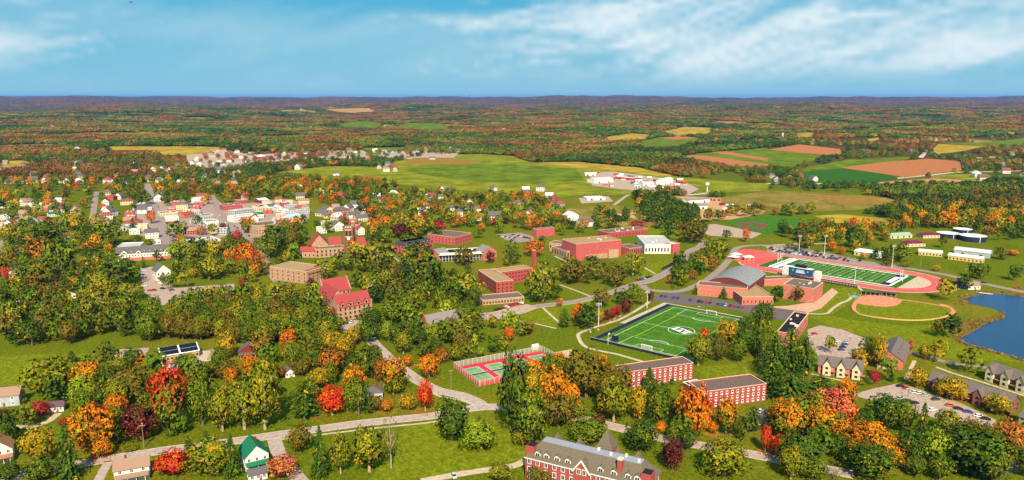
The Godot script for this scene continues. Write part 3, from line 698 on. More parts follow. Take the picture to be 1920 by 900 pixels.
var BUILDINGS := [
["brick_hall","red brick hall with tan hipped roof, white dormers and pyramid tower","college hall","",33,0,-286.2,-0.49,[[0,0,0,54,15,11,"mansard",6,"brick_red","shingle_tan",{"win":[14,3,3,1.3,2,1.4,3.5,2],"special":"front_hall"}]]],
["brick_dormitory","low brick dormitory of two flat-roofed wings with white window strips","dormitory","",115.3,0,-378.7,0.3,[[0,0,0,38.8,15.1,9.5,"flat",0,"brick_red","roof_brown",{"win":[12,3,3,1.15,1.5,0.9,3,3]}],[-23.6,-36.9,0.05,44,11.8,9.5,"flat",0,"brick_red","roof_brown",{"win":[13,3,3,1.15,1.5,0.9,3,3]}],[-14.7,-3.59,-1.41,15.8,9.37,8.2,"flat",0,"brick_dark","roof_brown",{}]]],
["gymnasium","salmon brick gymnasium with a pale barrel-vaulted roof and lower wings","gymnasium","",172.8,0,-593.8,-0.34,[[0,0,0,39.2,14,9,"flat",0,"brick_salmon","roof_grey",{"win":[0,0,0,0,0,0,0,0]}],[10.2,-29.4,-0.24,32.7,50,9.5,"barrel",4.6,"brick_dark","metal_grey",{}],[16.1,-8.02,0.4,25.2,61.2,6.5,"flat",0,"brick_salmon","roof_tan",{"win":[8,0,1,0.8,2.2,1.5,3,1]}],[40.7,-53.6,0.49,26,10,6,"flat",0,"brick_salmon","roof_grey",{}],[61.8,-14.5,-0.3,24,26,12,"flat",0,"brick_salmon","roof_grey",{"vents":4}]]],
["fitness_block","salmon brick block with a black flat roof beside tall pines","college building","",192.2,0,-490.4,-0.55,[[0,0,0,9.7,54.5,9,"flat",0,"brick_salmon","tar_dark",{"vents":5,"win":[0,3,2,1,1.6,1.5,3.4,1]}]]],
["theatre","large windowless red brick theatre with a tan flat roof","theatre","",81.3,0,-748.7,0.44,[[0,0,0,53.1,28.5,17,"flat",0,"brick_pink","roof_tan",{"vents":4,"special":"theatre"}],[-25.3,-12.7,0.05,11.4,28.6,8,"flat",0,"tan_stone","roof_grey",{"win":[3,6,1,1.6,4.5,1.5,3,1]}],[-15.8,-37.2,-0.9,19.5,14,9,"flat",0,"tan_stone","roof_grey",{"win":[6,0,1,1.2,2.5,4,3,1]}]]],
["science_hall","white-fronted science hall with tall dark windows and a brick end","college building","",152.4,0,-784.3,-0,[[0,0,0,29.3,48.5,10,"flat",0,"white_panel","roof_white",{"win":[9,0,1,1.5,4,2.2,3,1],"vents":3}],[15,19,0.6,10.2,12,10.5,"flat",0,"brick_pink","metal_pale",{}],[-21.4,-83.8,0.5,57.3,20,6.5,"flat",0,"brick_red","roof_grey",{"vents":9,"win":[12,3,1,1.2,1.6,1.5,3,1]}],[-30.3,23.8,0.52,16.7,20,8,"flat",0,"brick_pink","roof_grey",{"win":[6,0,1,1.2,5,1.5,3,1]}]]],
["brick_block","small windowless red brick block behind the orange tree","college building","",37.3,0,-862.5,0.56,[[0,0,0,25.7,8,9,"flat",0,"brick_pink","roof_grey",{}]]],
["brick_hall","L-shaped red brick hall with tan roof, square chimney and low stone front","college hall","",-14.3,0,-619,0.37,[[0,0,0,14.9,46.4,11,"flat",0,"brick_red","roof_tan",{"win":[4,12,3,1.2,1.3,1.6,3.2,1]}],[22.1,-17.5,0.17,33.9,13.7,11,"flat",0,"brick_red","roof_tan",{"win":[11,3,3,1.2,1.3,1.6,3.2,1]}],[-10.7,41.7,-0.05,34.4,16,4.2,"flat",0,"tan_stone","roof_grey",{"win":[14,3,1,1.2,1.5,1.2,3,1]}],[52.5,-39.7,0.33,3.32,2.6,21,"flat",0,"brick_red","tar",{}]]],
["library","long white library with a glass band between two brick gable ends","library","",-53,0,-735.5,0.22,[[0,0,0,45,20,8.5,"flat",0,"white_panel","tar_dark",{"special":"glass_band","vents":3}],[-20.7,2,-1.02,13.7,13,8,"gablez",4,"brick_salmon","slate_grey",{"win":[1,0,1,1.2,3.5,4,3,1]}],[26.7,4.42,0.45,16.1,13,8.5,"gablez",5,"brick_salmon","slate_grey",{"win":[1,0,1,1.2,4.5,3,3,1]}]]],
["brick_hall","long old red brick hall with dark slate roof and white dormers","college hall","",-104.4,0,-770.3,0.82,[[0,0,0,39.4,19.9,10.5,"mansard",2.6,"brick_pink","slate_dark",{"win":[11,4,3,1.1,1.8,1.4,3.1,1],"dormers":8}]]],
["brick_hall","flat-roofed pink brick hall behind the curved white library","college hall","",-70.4,0,-827.8,1,[[0,0,0,31,38.5,9,"flat",0,"brick_pink","roof_grey",{"win":[9,8,2,1.2,1.4,1.8,3.4,1]}]]],
["clock_tower_church","stone church with red roofs and a tall brick clock tower","church","",-186.8,0,-749.5,0.35,[[0,0,0,29.8,13,9,"flat",0,"tan_stone","roof_grey",{"win":[7,2,2,1.4,2.4,1.4,3.8,1]}],[-8.65,-20,-0.04,17.1,24,11,"gablez",10,"tan_stone","red_roof",{"win":[2,0,1,1.6,4,4,3,1]}],[8.26,-21.7,-0.12,12,14,9.5,"gable",6,"tan_stone","red_roof",{}],[-20.2,-4.57,-0.35,16.2,12,6.5,"gable",3.5,"tan_stone","red_roof",{"win":[4,1,1,1,2,1.5,3,1]}],[28.2,-0.5,0.2,15,17,10,"gable",7,"brick_old","red_roof",{"win":[3,2,2,1.2,2.2,1.5,4,1]}],[19.4,8.63,-0.35,9.23,9.5,30,"flat",0,"brick_old","tar",{"special":"clock_tower"}]]],
["stone_hall","flat-roofed tan stone hall with a red sloped skirt roof","college hall","",-191.4,0,-652.1,1.11,[[0,0,0,26.1,43.2,11,"flat",0,"tan_stone","roof_tan",{"win":[5,7,3,0.9,1.6,1.4,3.2,1],"special":"red_skirt"}]]],
["stone_hall","tan gothic stone hall with steep bright red roofs and stepped dormers","college hall","",-118.9,0,-533,0.64,[[0,0,0,26,12.5,10.5,"gable",8,"tan_stone","red_roof",{"win":[7,3,3,1.3,1.7,1.2,3.2,1],"special":"gothic"}],[7.15,-47.5,-0,21,15,10.5,"gable",8.5,"tan_stone","red_roof",{"win":[6,3,3,1.2,1.7,1.2,3.2,1],"parapet":1}],[-2.67,-29.6,-0.04,11.4,26,10.5,"gablez",7.5,"tan_stone","red_roof",{"win":[0,8,3,1.2,1.7,1.2,3.2,1]}]]],
["chapel","brick chapel with steep grey roof half hidden by trees","chapel","",-47.1,0,-498.9,0.65,[[0,0,0,31.3,13,6,"gable",8,"brick_red","slate_grey",{"win":[6,2,1,1.3,3,1.5,3,1],"parapet":1}],[0.78,-0.16,-0.06,8.39,20,5.5,"gablez",6,"brick_red","slate_grey",{"win":[2,0,1,1.2,2.5,1.5,3,1]}]]],
["inn","long white inn with front gables and grey roof","inn","",-367.6,0,-735.7,0.33,[[0,0,0,54.2,13,8,"gable",5.5,"white_wall","shingle_grey",{"win":[20,3,2,1.3,1.6,1.2,3.4,2],"special":"inn"}],[-18,-28.2,-0.07,20.4,22,10.5,"flat",0,"white_wall","roof_white",{"win":[9,4,3,1.2,1.5,1.5,3.1,1]}]]],
["shop","white flat-roofed annex right of the gabled white inn","shop building","",-342.3,0,-804.9,0.73,[[0,0,0,35.4,24,6,"flat",0,"white_wall","roof_white",{"vents":5,"win":[10,4,1,1.4,1.5,1.5,3,1]}]]],
["house","tall white gabled house beside the gravel car park","house","",-314.1,0,-651.3,0.71,[[0,0,0,12.1,13,8.5,"gablez",5.5,"white_wall","shingle_grey",{"win":[3,3,2,1.1,1.7,1.3,3.6,1],"porch":1}]]],
["long_shed","long low white building with grey roof below the inn","shed","",-239.5,0,-583.2,0.61,[[0,0,0,22,22,4.2,"gable",2,"white_wall","shingle_grey",{"win":[8,3,1,1.4,1.2,1.5,3,1]}]]],
["house","grey-roofed white house left of the gabled white inn","house","",-451.5,0,-660.7,0.78,[[0,0,0,11.5,12,6.5,"gablez",4,"white_wall","shingle_grey",{"porch":1,"win":[3,2,2,1,1.4,1.1,2.8,1],"chim":1,"door":1}]]],
["house","tan-roofed white house behind the playing meadow","house","",-398.3,0,-576.4,0.39,[[0,0,0,12.2,10,4.5,"gable",3,"white_wall","shingle_tan",{"win":[3,2,1,1,1.4,1.1,2.8,1],"chim":1,"door":1}]]],
["house","purple-roofed white shed behind the playing meadow","house","",-396.6,0,-589.6,0.85,[[0,0,0,8.75,8,3.5,"gable",2,"white_wall","purple_roof",{"win":[3,2,1,1,1.4,1.1,2.8,1],"chim":1,"door":1}]]],
["house","purple-roofed white house left of the tall white house","house","",-359.4,0,-585.2,0.81,[[0,0,0,8.91,9,4,"gablez",2.5,"white_wall","purple_roof",{"win":[3,2,1,1,1.4,1.1,2.8,1],"chim":1,"door":1}]]],
["house","salmon brick house left of the gabled white inn","house","",-513.4,0,-759.4,1.27,[[0,0,0,14,10,5,"gablez",4,"brick_salmon","shingle_red",{"win":[3,2,2,1,1.4,1.1,2.8,1],"chim":1,"door":1}]]],
["house","white house among dark trees left of the gabled white inn","house","",-505.7,0,-836.9,0.94,[[0,0,0,12,9,5,"gable",3.5,"white_wall","shingle_red",{"win":[3,2,2,1,1.4,1.1,2.8,1],"chim":1,"door":1}]]],
["house","low white house with brown roof right of the brown-roofed white house","house","",-163.1,0,-296.7,0.41,[[0,0,0,13.4,9.5,5.6,"gable",2.6,"white_wall","shingle_brown",{"porch":1,"win":[3,2,2,1,1.4,1.1,2.8,2],"chim":1,"door":1}]]],
["house","white gabled house with orange-brown roof in front of the grey house","house","",-230.4,0,-312.6,0.55,[[0,0,0,9.48,10,5.6,"gablez",4.2,"white_wall","shingle_orange",{"porch":1,"win":[3,2,2,1,1.4,1.1,2.8,2],"chim":1,"door":1}]]],
["house","grey clapboard house with brown roof left of the grey house","house","",-270.5,0,-373.2,0.3,[[0,0,0,18.7,10,6,"gable",3,"grey_wall","shingle_brown",{"win":[3,2,2,1,1.4,1.1,2.8,2],"chim":1,"door":1}]]],
["garage","white garage with dark roof right of the grey house","garage","",-237.2,0,-365.6,0.36,[[0,0,0,7.57,7,3,"gable",1.6,"white_wall","shingle_purple",{"chim":0,"win":[3,2,1,1,1.4,1.1,2.8,2],"door":1}]]],
["pool_house","tan pool house with black solar panels on its roof","pool house","",-207.6,0,-444.3,0.56,[[0,0,0,21.7,9,4.2,"shed",2.6,"tan_stone","white_trim",{"win":[9,2,1,1.2,1.2,1.4,3,1],"special":"solar"}]]],
["house","maroon house with grey roof right of the maroon house","house","",-165.9,0,-449.1,0.26,[[0,0,0,11.4,9,4.2,"gablez",3.6,"maroon_wall","shingle_grey",{"porch":1,"win":[3,2,1,1,1.4,1.1,2.8,2],"chim":1,"door":1}]]],
["house","white house with steep green roof in front of the green-roofed white house","house","",-114.7,0,-307.9,0.55,[[0,0,0,10,12,6.2,"gablez",4.6,"white_wall","green_roof",{"special":"green_house","win":[3,2,2,1,1.4,1.1,2.8,2],"chim":1,"door":1}]]],
["shed","white shed with grey roof in front of the green-roofed white house","shed","",-109.1,0,-295,0.5,[[0,0,0,7.43,6,3,"gable",1.4,"white_wall","shingle_grey",{"chim":0,"win":[3,2,1,1,1.4,1.1,2.8,2],"door":1}]]],
["house","tiny white cottage right of the maroon house","house","",-130.3,0,-413.9,0.51,[[0,0,0,5.19,6,3.4,"gablez",1.8,"white_wall","shingle_grey",{"win":[3,2,1,1,1.4,1.1,2.8,2],"chim":1,"door":1}]]],
["house","low house with grey hipped roof behind the mown meadow","house","",-75.6,0,-382.5,0.3,[[0,0,0,9.67,9,4,"hip",2.2,"grey_wall","shingle_grey",{"win":[3,2,1,1,1.4,1.1,2.8,2],"chim":1,"door":1}]]],
["townhouse_row","row of three cream-gabled brick townhouses by the car park","townhouse row","",193.2,0,-417.3,-0.44,[[0,0,0,23.7,10.5,5.6,"gable",4.2,"brick_salmon","shingle_warm",{"win":[6,2,2,1.1,1.3,1.1,2.7,1],"special":"town3"}]]],
["townhouse_row","long grey-roofed townhouse block with a brick gable end","townhouse row","",236.7,0,-441.3,-0.58,[[0,0,0,14,36,5.6,"gablez",4.4,"brick_salmon","shingle_warm",{"win":[2,8,2,1.1,1.3,1.1,2.7,1],"special":"town_end"}]]],
["townhouse_row","long townhouse row with dark brick gables behind yellow trees","townhouse row","",247.4,0,-378.8,-0.99,[[0,0,0,41.7,11,5.6,"gable",4.2,"brick_old","shingle_warm",{"win":[12,2,2,1.1,1.3,1.1,2.7,1],"special":"town4"}]]],
["townhouse_row","cream-gabled townhouse row on the lawn below the pond","townhouse row","",284.4,0,-394.6,-1.18,[[0,0,0,34.1,11,5.6,"gable",4.2,"brick_old","shingle_warm",{"win":[9,2,2,1.1,1.3,1.1,2.7,1],"special":"town5"}]]],
["townhouse_row","corner of a grey townhouse row at the edge of the lower car park","townhouse row","",259.1,0,-339.5,-1.09,[[0,0,0,18.4,11,5.6,"gable",4.2,"grey_wall","shingle_warm",{"win":[6,2,2,1.1,1.3,1.1,2.7,1]}]]],
["hip_house","low building with a broad maroon roof, nearer the yellow sheds","office","",439.1,0,-803.2,0.13,[[0,0,0,22.1,12,3.6,"hip",2.4,"cream_wall","purple_roof",{"win":[5,2,1,1.4,1.2,1.2,3,1]}]]],
["hip_house","low building with a maroon roof beside the round blue tanks","office","",483.5,0,-853.2,0.16,[[0,0,0,21.2,12,3.6,"hip",2.4,"cream_wall","purple_roof",{"win":[5,2,1,1.4,1.2,1.2,3,1]}]]],
["shed","shed with a pale green roof near the treeline","shed","",446.9,0,-851.5,0.22,[[0,0,0,29.9,12,3.6,"gable",2,"cream_wall","green_pale",{"win":[4,1,1,2,2,0.6,3,1]}]]],
["long_shed","yellow shed with white roof, the upper half of the long pair","shed","",431,0,-753,-0.52,[[0,0,0,21.1,10,4,"gable",1.6,"yellow_wall","metal_white",{"win":[7,1,1,1.2,1.6,0.8,3,1]}]]],
["long_shed","yellow shed with white roof, the lower half of the long pair","shed","",452.8,0,-727.6,-0.71,[[0,0,0,30,11,4.2,"gable",1.6,"yellow_wall","metal_white",{"win":[9,1,1,1.2,1.6,0.8,3,1]}]]],
["metal_shed","grey metal shed behind the long yellow sheds","shed","",474,0,-751.5,-0.7,[[0,0,0,32.1,14,5,"gable",2.4,"grey_wall","metal_pale",{"win":[2,1,1,2.4,2.6,0.4,3,1]}]]],
["shed","white-roofed shed behind the stadium car park","shed","",367.9,0,-751,-0.81,[[0,0,0,24.9,18,4.2,"gable",1.8,"cream_wall","metal_white",{"win":[5,1,1,1.6,1.6,0.8,3,1]}]]],
["boathouse","dark navy boathouse between the track and the pond","boathouse","",382,0,-618.7,-0.33,[[0,0,0,11.1,9,3.4,"gable",1.8,"navy_wall","tar_dark",{"win":[3,1,1,1.2,1.2,1,3,1]}]]],
["house","white cottage at the head of the pond","house","",391,0,-617.1,-0,[[0,0,0,10.4,9,3.4,"gable",1.8,"white_wall","shingle_brown",{"win":[3,1,1,1,1.2,1,3,1],"door":1}]]],
["kiosk","small white-roofed kiosk on the track apron, the nearer one","kiosk","",236.1,0,-729.3,-0,[[0,0,0,9.55,7,3.4,"hip",1.6,"brick_salmon","metal_white",{"win":[2,1,1,1.5,1.2,1,3,1]}]]],
["barn","white barn behind the red theatre","barn","",77.3,0,-975.6,0.49,[[0,0,0,18.3,12,7,"gablez",5,"white_wall","metal_pale",{"win":[2,2,1,1.2,1.6,2,3,1]}]]],
["house","white house nearest the red theatre, below the barn","house","",92,0,-930.4,0.44,[[0,0,0,18.6,12,6,"gable",3.5,"white_wall","shingle_grey",{"win":[4,2,2,1,1.4,1,2.8,1]}]]],
["metal_shed","white shed at the left end of the gravel works yard","shed","",162.1,0,-1549.8,-0,[[0,0,0,22,18,4,"gable",2,"white_wall","metal_white",{"win":[2,0,1,3,2.6,0.3,3,1]}]]],
["metal_shed","largest white shed of the gravel works yard","shed","",168.5,0,-1421.6,0.53,[[0,0,0,44.3,24,7,"gable",2.5,"white_wall","metal_pale",{"win":[2,0,1,3,2.6,0.3,3,1]}]]],
["metal_shed","long red shed of the gravel works yard","shed","",224.7,0,-1471.7,-0.75,[[0,0,0,42.9,16,5,"flat",0,"red_wall","metal_white",{"win":[2,0,1,3,2.6,0.3,3,1]}]]],
["metal_shed","small white shed in the middle of the works yard","shed","",241.7,0,-1423.9,-0,[[0,0,0,12.2,14,4,"gable",1.5,"white_wall","metal_white",{"win":[2,0,1,3,2.6,0.3,3,1]}]]],
["metal_shed","pale gabled shed in the middle of the works yard","shed","",247.2,0,-1372.4,0.38,[[0,0,0,22.7,18,5,"gable",2,"white_wall","metal_pale",{"win":[2,0,1,3,2.6,0.3,3,1]}]]],
["metal_shed","tall white works building","shed","",285,0,-1388.5,0.9,[[0,0,0,40.7,14,9,"gable",3,"white_wall","metal_white",{"win":[2,0,1,3,2.6,0.3,3,1]}]]],
["metal_shed","low red shed in front of the tall works building","shed","",284.7,0,-1335.9,0.4,[[0,0,0,20.5,10,3.5,"flat",0,"red_wall","red_roof",{"win":[2,0,1,3,2.6,0.3,3,1]}]]],
["metal_shed","red and white shed at the right end of the works yard","shed","",316.7,0,-1405,-0,[[0,0,0,11,10,7,"gable",2,"red_wall","metal_white",{"win":[2,0,1,3,2.6,0.3,3,1]}]]],
["metal_shed","white trailer parked before the works yard","shed","",225.7,0,-1339.3,-0,[[0,0,0,10.5,8,3,"flat",0,"white_wall","metal_white",{"win":[2,0,1,3,2.6,0.3,3,1]}]]],
["metal_shed","flat white building below the works yard","shed","",131,0,-1179.2,0.21,[[0,0,0,30,20,4,"flat",0,"white_wall","metal_white",{"win":[2,0,1,3,2.6,0.3,3,1]}]]],
["metal_shed","white shed with dark roof on the dirt lot, left one","shed","",237.6,0,-1112.7,-0.18,[[0,0,0,30.4,16,4.5,"gable",1.8,"white_wall","shingle_brown",{"win":[2,0,1,3,2.6,0.3,3,1]}]]],
["metal_shed","white shed with dark roof on the dirt lot, rear one","shed","",284.8,0,-1145.6,0.44,[[0,0,0,41.9,14,5,"gable",2,"white_wall","slate_grey",{"win":[2,0,1,3,2.6,0.3,3,1]}]]],
["metal_shed","white shed with dark roof on the dirt lot, front one","shed","",271.9,0,-1082.1,-0,[[0,0,0,24,14,5,"gable",2,"white_wall","slate_grey",{"win":[2,0,1,3,2.6,0.3,3,1]}]]],
["metal_shed","small red shed right of the dirt lot","shed","",320.4,0,-1165.2,-0,[[0,0,0,14.2,10,3.5,"flat",0,"brick_salmon","red_roof",{"win":[2,0,1,3,2.6,0.3,3,1]}]]],
["shop_block","pink brick shop building left of the downtown shop blocks","shop building","",-408.9,0,-1076.2,0.63,[[0,0,0,26.3,22,7,"flat",0,"brick_pink","roof_grey",{"win":[8,3,2,1.1,1.4,1.2,3,1],"far":1,"vents":2}]]],
["shop_block","large blank tan building in front of the downtown shop blocks","shop building","",-298.5,0,-885.4,0.74,[[0,0,0,31.4,24,11,"flat",0,"tan_plain","roof_grey",{"win":[9,3,2,1.1,1.4,1.2,3,1],"far":1,"vents":2}]]],
["shop_block","red-roofed brick building right of the downtown shop blocks","shop building","",-290.7,0,-934.9,0.54,[[0,0,0,15.3,14,8,"flat",0,"brick_red","red_roof",{"win":[4,3,2,1.1,1.4,1.2,3,1],"far":1,"vents":2}]]],
["shop_block","white flat-roofed building left of the downtown shop blocks","shop building","",-357.4,0,-975.2,0.94,[[0,0,0,32.1,16,7,"flat",0,"white_wall","roof_white",{"win":[10,3,2,1.1,1.4,1.2,3,1],"far":1,"vents":2}]]],
["shop_block","grey flat-roofed building left of the downtown shop blocks","shop building","",-378.5,0,-1031.5,0.94,[[0,0,0,29.8,14,6,"flat",0,"grey_wall","roof_white",{"win":[9,3,2,1.1,1.4,1.2,3,1],"far":1,"vents":2}]]],
["shop_block","green-roofed building left of the downtown shop blocks","shop building","",-342,0,-999.1,0.45,[[0,0,0,10.3,10,5,"shed",1.5,"white_wall","green_roof",{"win":[3,3,1,1.1,1.4,1.2,3,1],"far":1,"vents":2}]]],
["shop_block","cream dark-roofed building behind the downtown shop blocks","shop building","",-363.7,0,-1072.2,0.92,[[0,0,0,19.6,16,5.5,"flat",0,"cream_wall","tar",{"win":[6,3,1,1.1,1.4,1.2,3,1],"far":1,"vents":2}]]],
["shop_block","white-roofed maroon building behind the downtown shop blocks","shop building","",-388.8,0,-1147.1,0.91,[[0,0,0,15.1,16,4.5,"gable",2,"maroon_wall","metal_white",{"win":[4,3,1,1.1,1.4,1.2,3,1],"far":1,"vents":2}]]],
["shop_block","white gabled building behind the downtown shop blocks","shop building","",-351.7,0,-1074.9,0.9,[[0,0,0,13.3,16,6,"gable",2,"white_wall","shingle_grey",{"win":[4,3,2,1.1,1.4,1.2,3,1],"far":1,"vents":2}]]],
["house","narrow white gabled house right of the downtown shop blocks","house","",-334.8,0,-1057.3,0.69,[[0,0,0,7.88,14,6,"gablez",2.5,"white_wall","metal_pale",{"win":[2,3,2,1.1,1.4,1.2,3,1],"far":1,"vents":0}]]],
["shop_block","small brick building right of the downtown shop blocks","shop building","",-339.6,0,-1105.4,0.53,[[0,0,0,10.9,14,6,"flat",0,"brick_pink","roof_white",{"win":[3,3,2,1.1,1.4,1.2,3,1],"far":1,"vents":2}]]],
["house","hipped pale house right of the downtown shop blocks","house","",-321.2,0,-1042.3,0.5,[[0,0,0,10.3,12,4,"hip",2,"white_wall","metal_pale",{"win":[3,3,1,1.1,1.4,1.2,3,1],"far":1,"vents":0}]]],
["shop_block","blue-roofed building right of the downtown shop blocks","shop building","",-322.9,0,-1079.3,0.93,[[0,0,0,13.1,14,5,"flat",0,"grey_wall","blue_roof",{"win":[4,3,1,1.1,1.4,1.2,3,1],"far":1,"vents":2}]]],
["shop_block","pale blue gabled building right of the downtown shop blocks","shop building","",-291.8,0,-978.7,0.81,[[0,0,0,18,18,5,"gable",3,"white_wall","metal_blue",{"win":[5,3,1,1.1,1.4,1.2,3,1],"far":1,"vents":2}]]],
["house","cream gabled house behind the clock tower church","house","",-257.3,0,-1030.3,0.68,[[0,0,0,15.2,14,7,"gablez",4,"cream_wall","shingle_grey",{"win":[4,3,2,1.1,1.4,1.2,3,1],"far":1,"vents":0}]]],
["shop_block","salmon hipped building behind the clock tower church","shop building","",-240.1,0,-1033.4,0.71,[[0,0,0,22.2,16,6,"hip",4,"brick_salmon","shingle_grey",{"win":[6,3,2,1.1,1.4,1.2,3,1],"far":1,"vents":2}]]],
["house","white house behind the clock tower church","house","",-214.2,0,-992.7,0.62,[[0,0,0,15.3,12,6,"gable",3,"white_wall","shingle_grey",{"win":[4,3,2,1.1,1.4,1.2,3,1],"far":1,"vents":0}]]],
["house","pink house behind the clock tower church","house","",-234.4,0,-984.1,0.55,[[0,0,0,16.8,12,5,"gable",3,"brick_pink","shingle_red",{"win":[5,3,1,1.1,1.4,1.2,3,1],"far":1,"vents":0}]]],
["house","pale green house behind the clock tower church","house","",-198.1,0,-966.8,0.56,[[0,0,0,16.1,12,6,"gable",3,"green_wall","shingle_grey",{"win":[5,3,2,1.1,1.4,1.2,3,1],"far":1,"vents":0}]]],
["house","tall white house behind the clock tower church","house","",-213.7,0,-899.2,0.67,[[0,0,0,11.9,12,8,"gablez",4,"white_wall","shingle_grey",{"win":[3,3,2,1.1,1.4,1.2,3,1],"far":1,"vents":0}]]],
["house","red-roofed white house right of the clock tower church","house","",-180.4,0,-873,0.47,[[0,0,0,7.7,12,7,"gablez",3.5,"white_wall","red_roof",{"win":[2,3,2,1.1,1.4,1.2,3,1],"far":1,"vents":0}]]],
["house","hipped white house right of the clock tower church","house","",-169.6,0,-920.1,0.74,[[0,0,0,17.1,13,7,"hip",4,"white_wall","shingle_grey",{"win":[5,3,2,1.1,1.4,1.2,3,1],"far":1,"vents":0}]]],
["shop_block","tan red-hipped building behind the gabled white inn","shop building","",-474.6,0,-922.6,0.39,[[0,0,0,20.2,20,6.5,"hip",4,"tan_plain","shingle_red",{"win":[6,3,2,1.1,1.4,1.2,3,1],"far":1,"vents":2}]]],
["house","white two-storey house behind the gabled white inn","house","",-417.5,0,-850.9,0.5,[[0,0,0,13.9,12,7,"gable",3.5,"white_wall","shingle_grey",{"win":[4,3,2,1.1,1.4,1.2,3,1],"far":1,"vents":0}]]],
["shop_block","low white building behind the gabled white inn","shop building","",-395.6,0,-813.5,0.79,[[0,0,0,8.56,8,4,"flat",0,"white_wall","roof_white",{"win":[2,3,1,1.1,1.4,1.2,3,1],"far":1,"vents":2}]]],
["house","red-canopied house behind the gabled white inn","house","",-428.1,0,-928.9,0.67,[[0,0,0,12.7,10,3.6,"hip",2,"white_wall","shingle_red",{"win":[3,3,1,1.1,1.4,1.2,3,1],"far":1,"vents":0}]]],
["shop_block","white box building behind the gabled white inn","shop building","",-449.9,0,-975.3,0.59,[[0,0,0,15.6,12,5,"flat",0,"white_wall","roof_white",{"win":[4,3,1,1.1,1.4,1.2,3,1],"far":1,"vents":2}]]],
["house","cream two-storey house behind the gabled white inn","house","",-480.9,0,-1079.1,0.33,[[0,0,0,16.4,14,7,"hip",3,"cream_wall","shingle_tan",{"win":[5,3,2,1.1,1.4,1.2,3,1],"far":1,"vents":0}]]],
["shop_block","long grey-roofed building behind the gabled white inn","shop building","",-475.3,0,-1019.3,0.67,[[0,0,0,22.7,16,4.5,"flat",0,"cream_wall","roof_grey",{"win":[7,3,1,1.1,1.4,1.2,3,1],"far":1,"vents":2}]]],
["house","salmon gabled house behind the gabled white inn","house","",-440.8,0,-998.1,1.04,[[0,0,0,15.7,14,5,"gable",3,"brick_salmon","shingle_red",{"win":[4,3,1,1.1,1.4,1.2,3,1],"far":1,"vents":0}]]],
["shop_block","wide grey-topped building left of the downtown shop blocks","shop building","",-388.6,0,-942.3,0.62,[[0,0,0,20.7,18,5,"flat",0,"white_wall","slate_grey",{"win":[6,3,1,1.1,1.4,1.2,3,1],"far":1,"vents":2}]]],
["shop_block","plain grey building left of the downtown shop blocks","shop building","",-413.9,0,-990.8,0.74,[[0,0,0,19.8,14,5,"flat",0,"grey_wall","roof_grey",{"win":[6,3,1,1.1,1.4,1.2,3,1],"far":1,"vents":2}]]],
["house","pink hipped house in front of the long street","house","",-633.6,0,-1172.3,-0,[[0,0,0,12.6,12,6,"hip",3.5,"brick_pink","shingle_red",{"win":[3,3,2,1.1,1.4,1.2,3,1],"far":1,"vents":0}]]],
["house","broad red-hipped house in front of the long street","house","",-583.1,0,-1122.7,0.33,[[0,0,0,17.4,14,6,"hip",3.5,"cream_wall","shingle_red",{"win":[5,3,2,1.1,1.4,1.2,3,1],"far":1,"vents":0}]]],
["house","long white house right of the long street","house","",-533.8,0,-1067.1,0.78,[[0,0,0,21.9,14,5,"gable",3,"white_wall","shingle_grey",{"win":[6,3,1,1.1,1.4,1.2,3,1],"far":1,"vents":0}]]],
["house","gable-fronted white house right of the long street","house","",-554.9,0,-1162.4,0.49,[[0,0,0,12.9,12,7,"gablez",4.5,"white_wall","shingle_grey",{"win":[4,3,2,1.1,1.4,1.2,3,1],"far":1,"vents":0}]]],
["house","tan-roofed house right of the long street","house","",-534.2,0,-1153.1,-0,[[0,0,0,11.6,10,4,"gable",2,"white_wall","shingle_tan",{"win":[3,3,1,1.1,1.4,1.2,3,1],"far":1,"vents":0}]]],
["house","red-roofed house in front of the long street","house","",-542,0,-984.4,0.68,[[0,0,0,14,14,6,"gable",3,"white_wall","shingle_red",{"win":[4,3,2,1.1,1.4,1.2,3,1],"far":1,"vents":0}]]],
["shop_block","orange-topped building left of the long street","shop building","",-676.4,0,-1055.8,0.42,[[0,0,0,24.7,14,5.5,"flat",0,"brick_salmon","roof_orange",{"win":[7,3,1,1.1,1.4,1.2,3,1],"far":1,"vents":2}]]],
["house","grey-gabled white house in front of the long street","house","",-644.1,0,-1045.3,0.58,[[0,0,0,18.1,14,5,"gable",2.5,"white_wall","shingle_grey",{"win":[5,3,1,1.1,1.4,1.2,3,1],"far":1,"vents":0}]]],
["house","green-gabled house in front of the long street","house","",-627.6,0,-1009.5,0.8,[[0,0,0,12.9,10,4,"gable",2,"white_wall","green_roof",{"win":[4,3,1,1.1,1.4,1.2,3,1],"far":1,"vents":0}]]],
["shop_block","plain white building left of the long street","shop building","",-711.3,0,-1105.1,0.31,[[0,0,0,18,12,4,"flat",0,"white_wall","roof_white",{"win":[5,3,1,1.1,1.4,1.2,3,1],"far":1,"vents":2}]]],
["house","brown-roofed cream house right of the downtown shop blocks","house","",-319.1,0,-1133.1,0.38,[[0,0,0,15.8,12,5,"gable",2.5,"cream_wall","shingle_brown",{"win":[4,3,1,1.1,1.4,1.2,3,1],"far":1,"vents":0}]]],
["shop_block","tan-roofed brick building behind the downtown shop blocks","shop building","",-417.2,0,-1141.2,0.8,[[0,0,0,16.4,14,5,"flat",0,"brick_pink","roof_tan",{"win":[5,3,1,1.1,1.4,1.2,3,1],"far":1,"vents":2}]]],
]
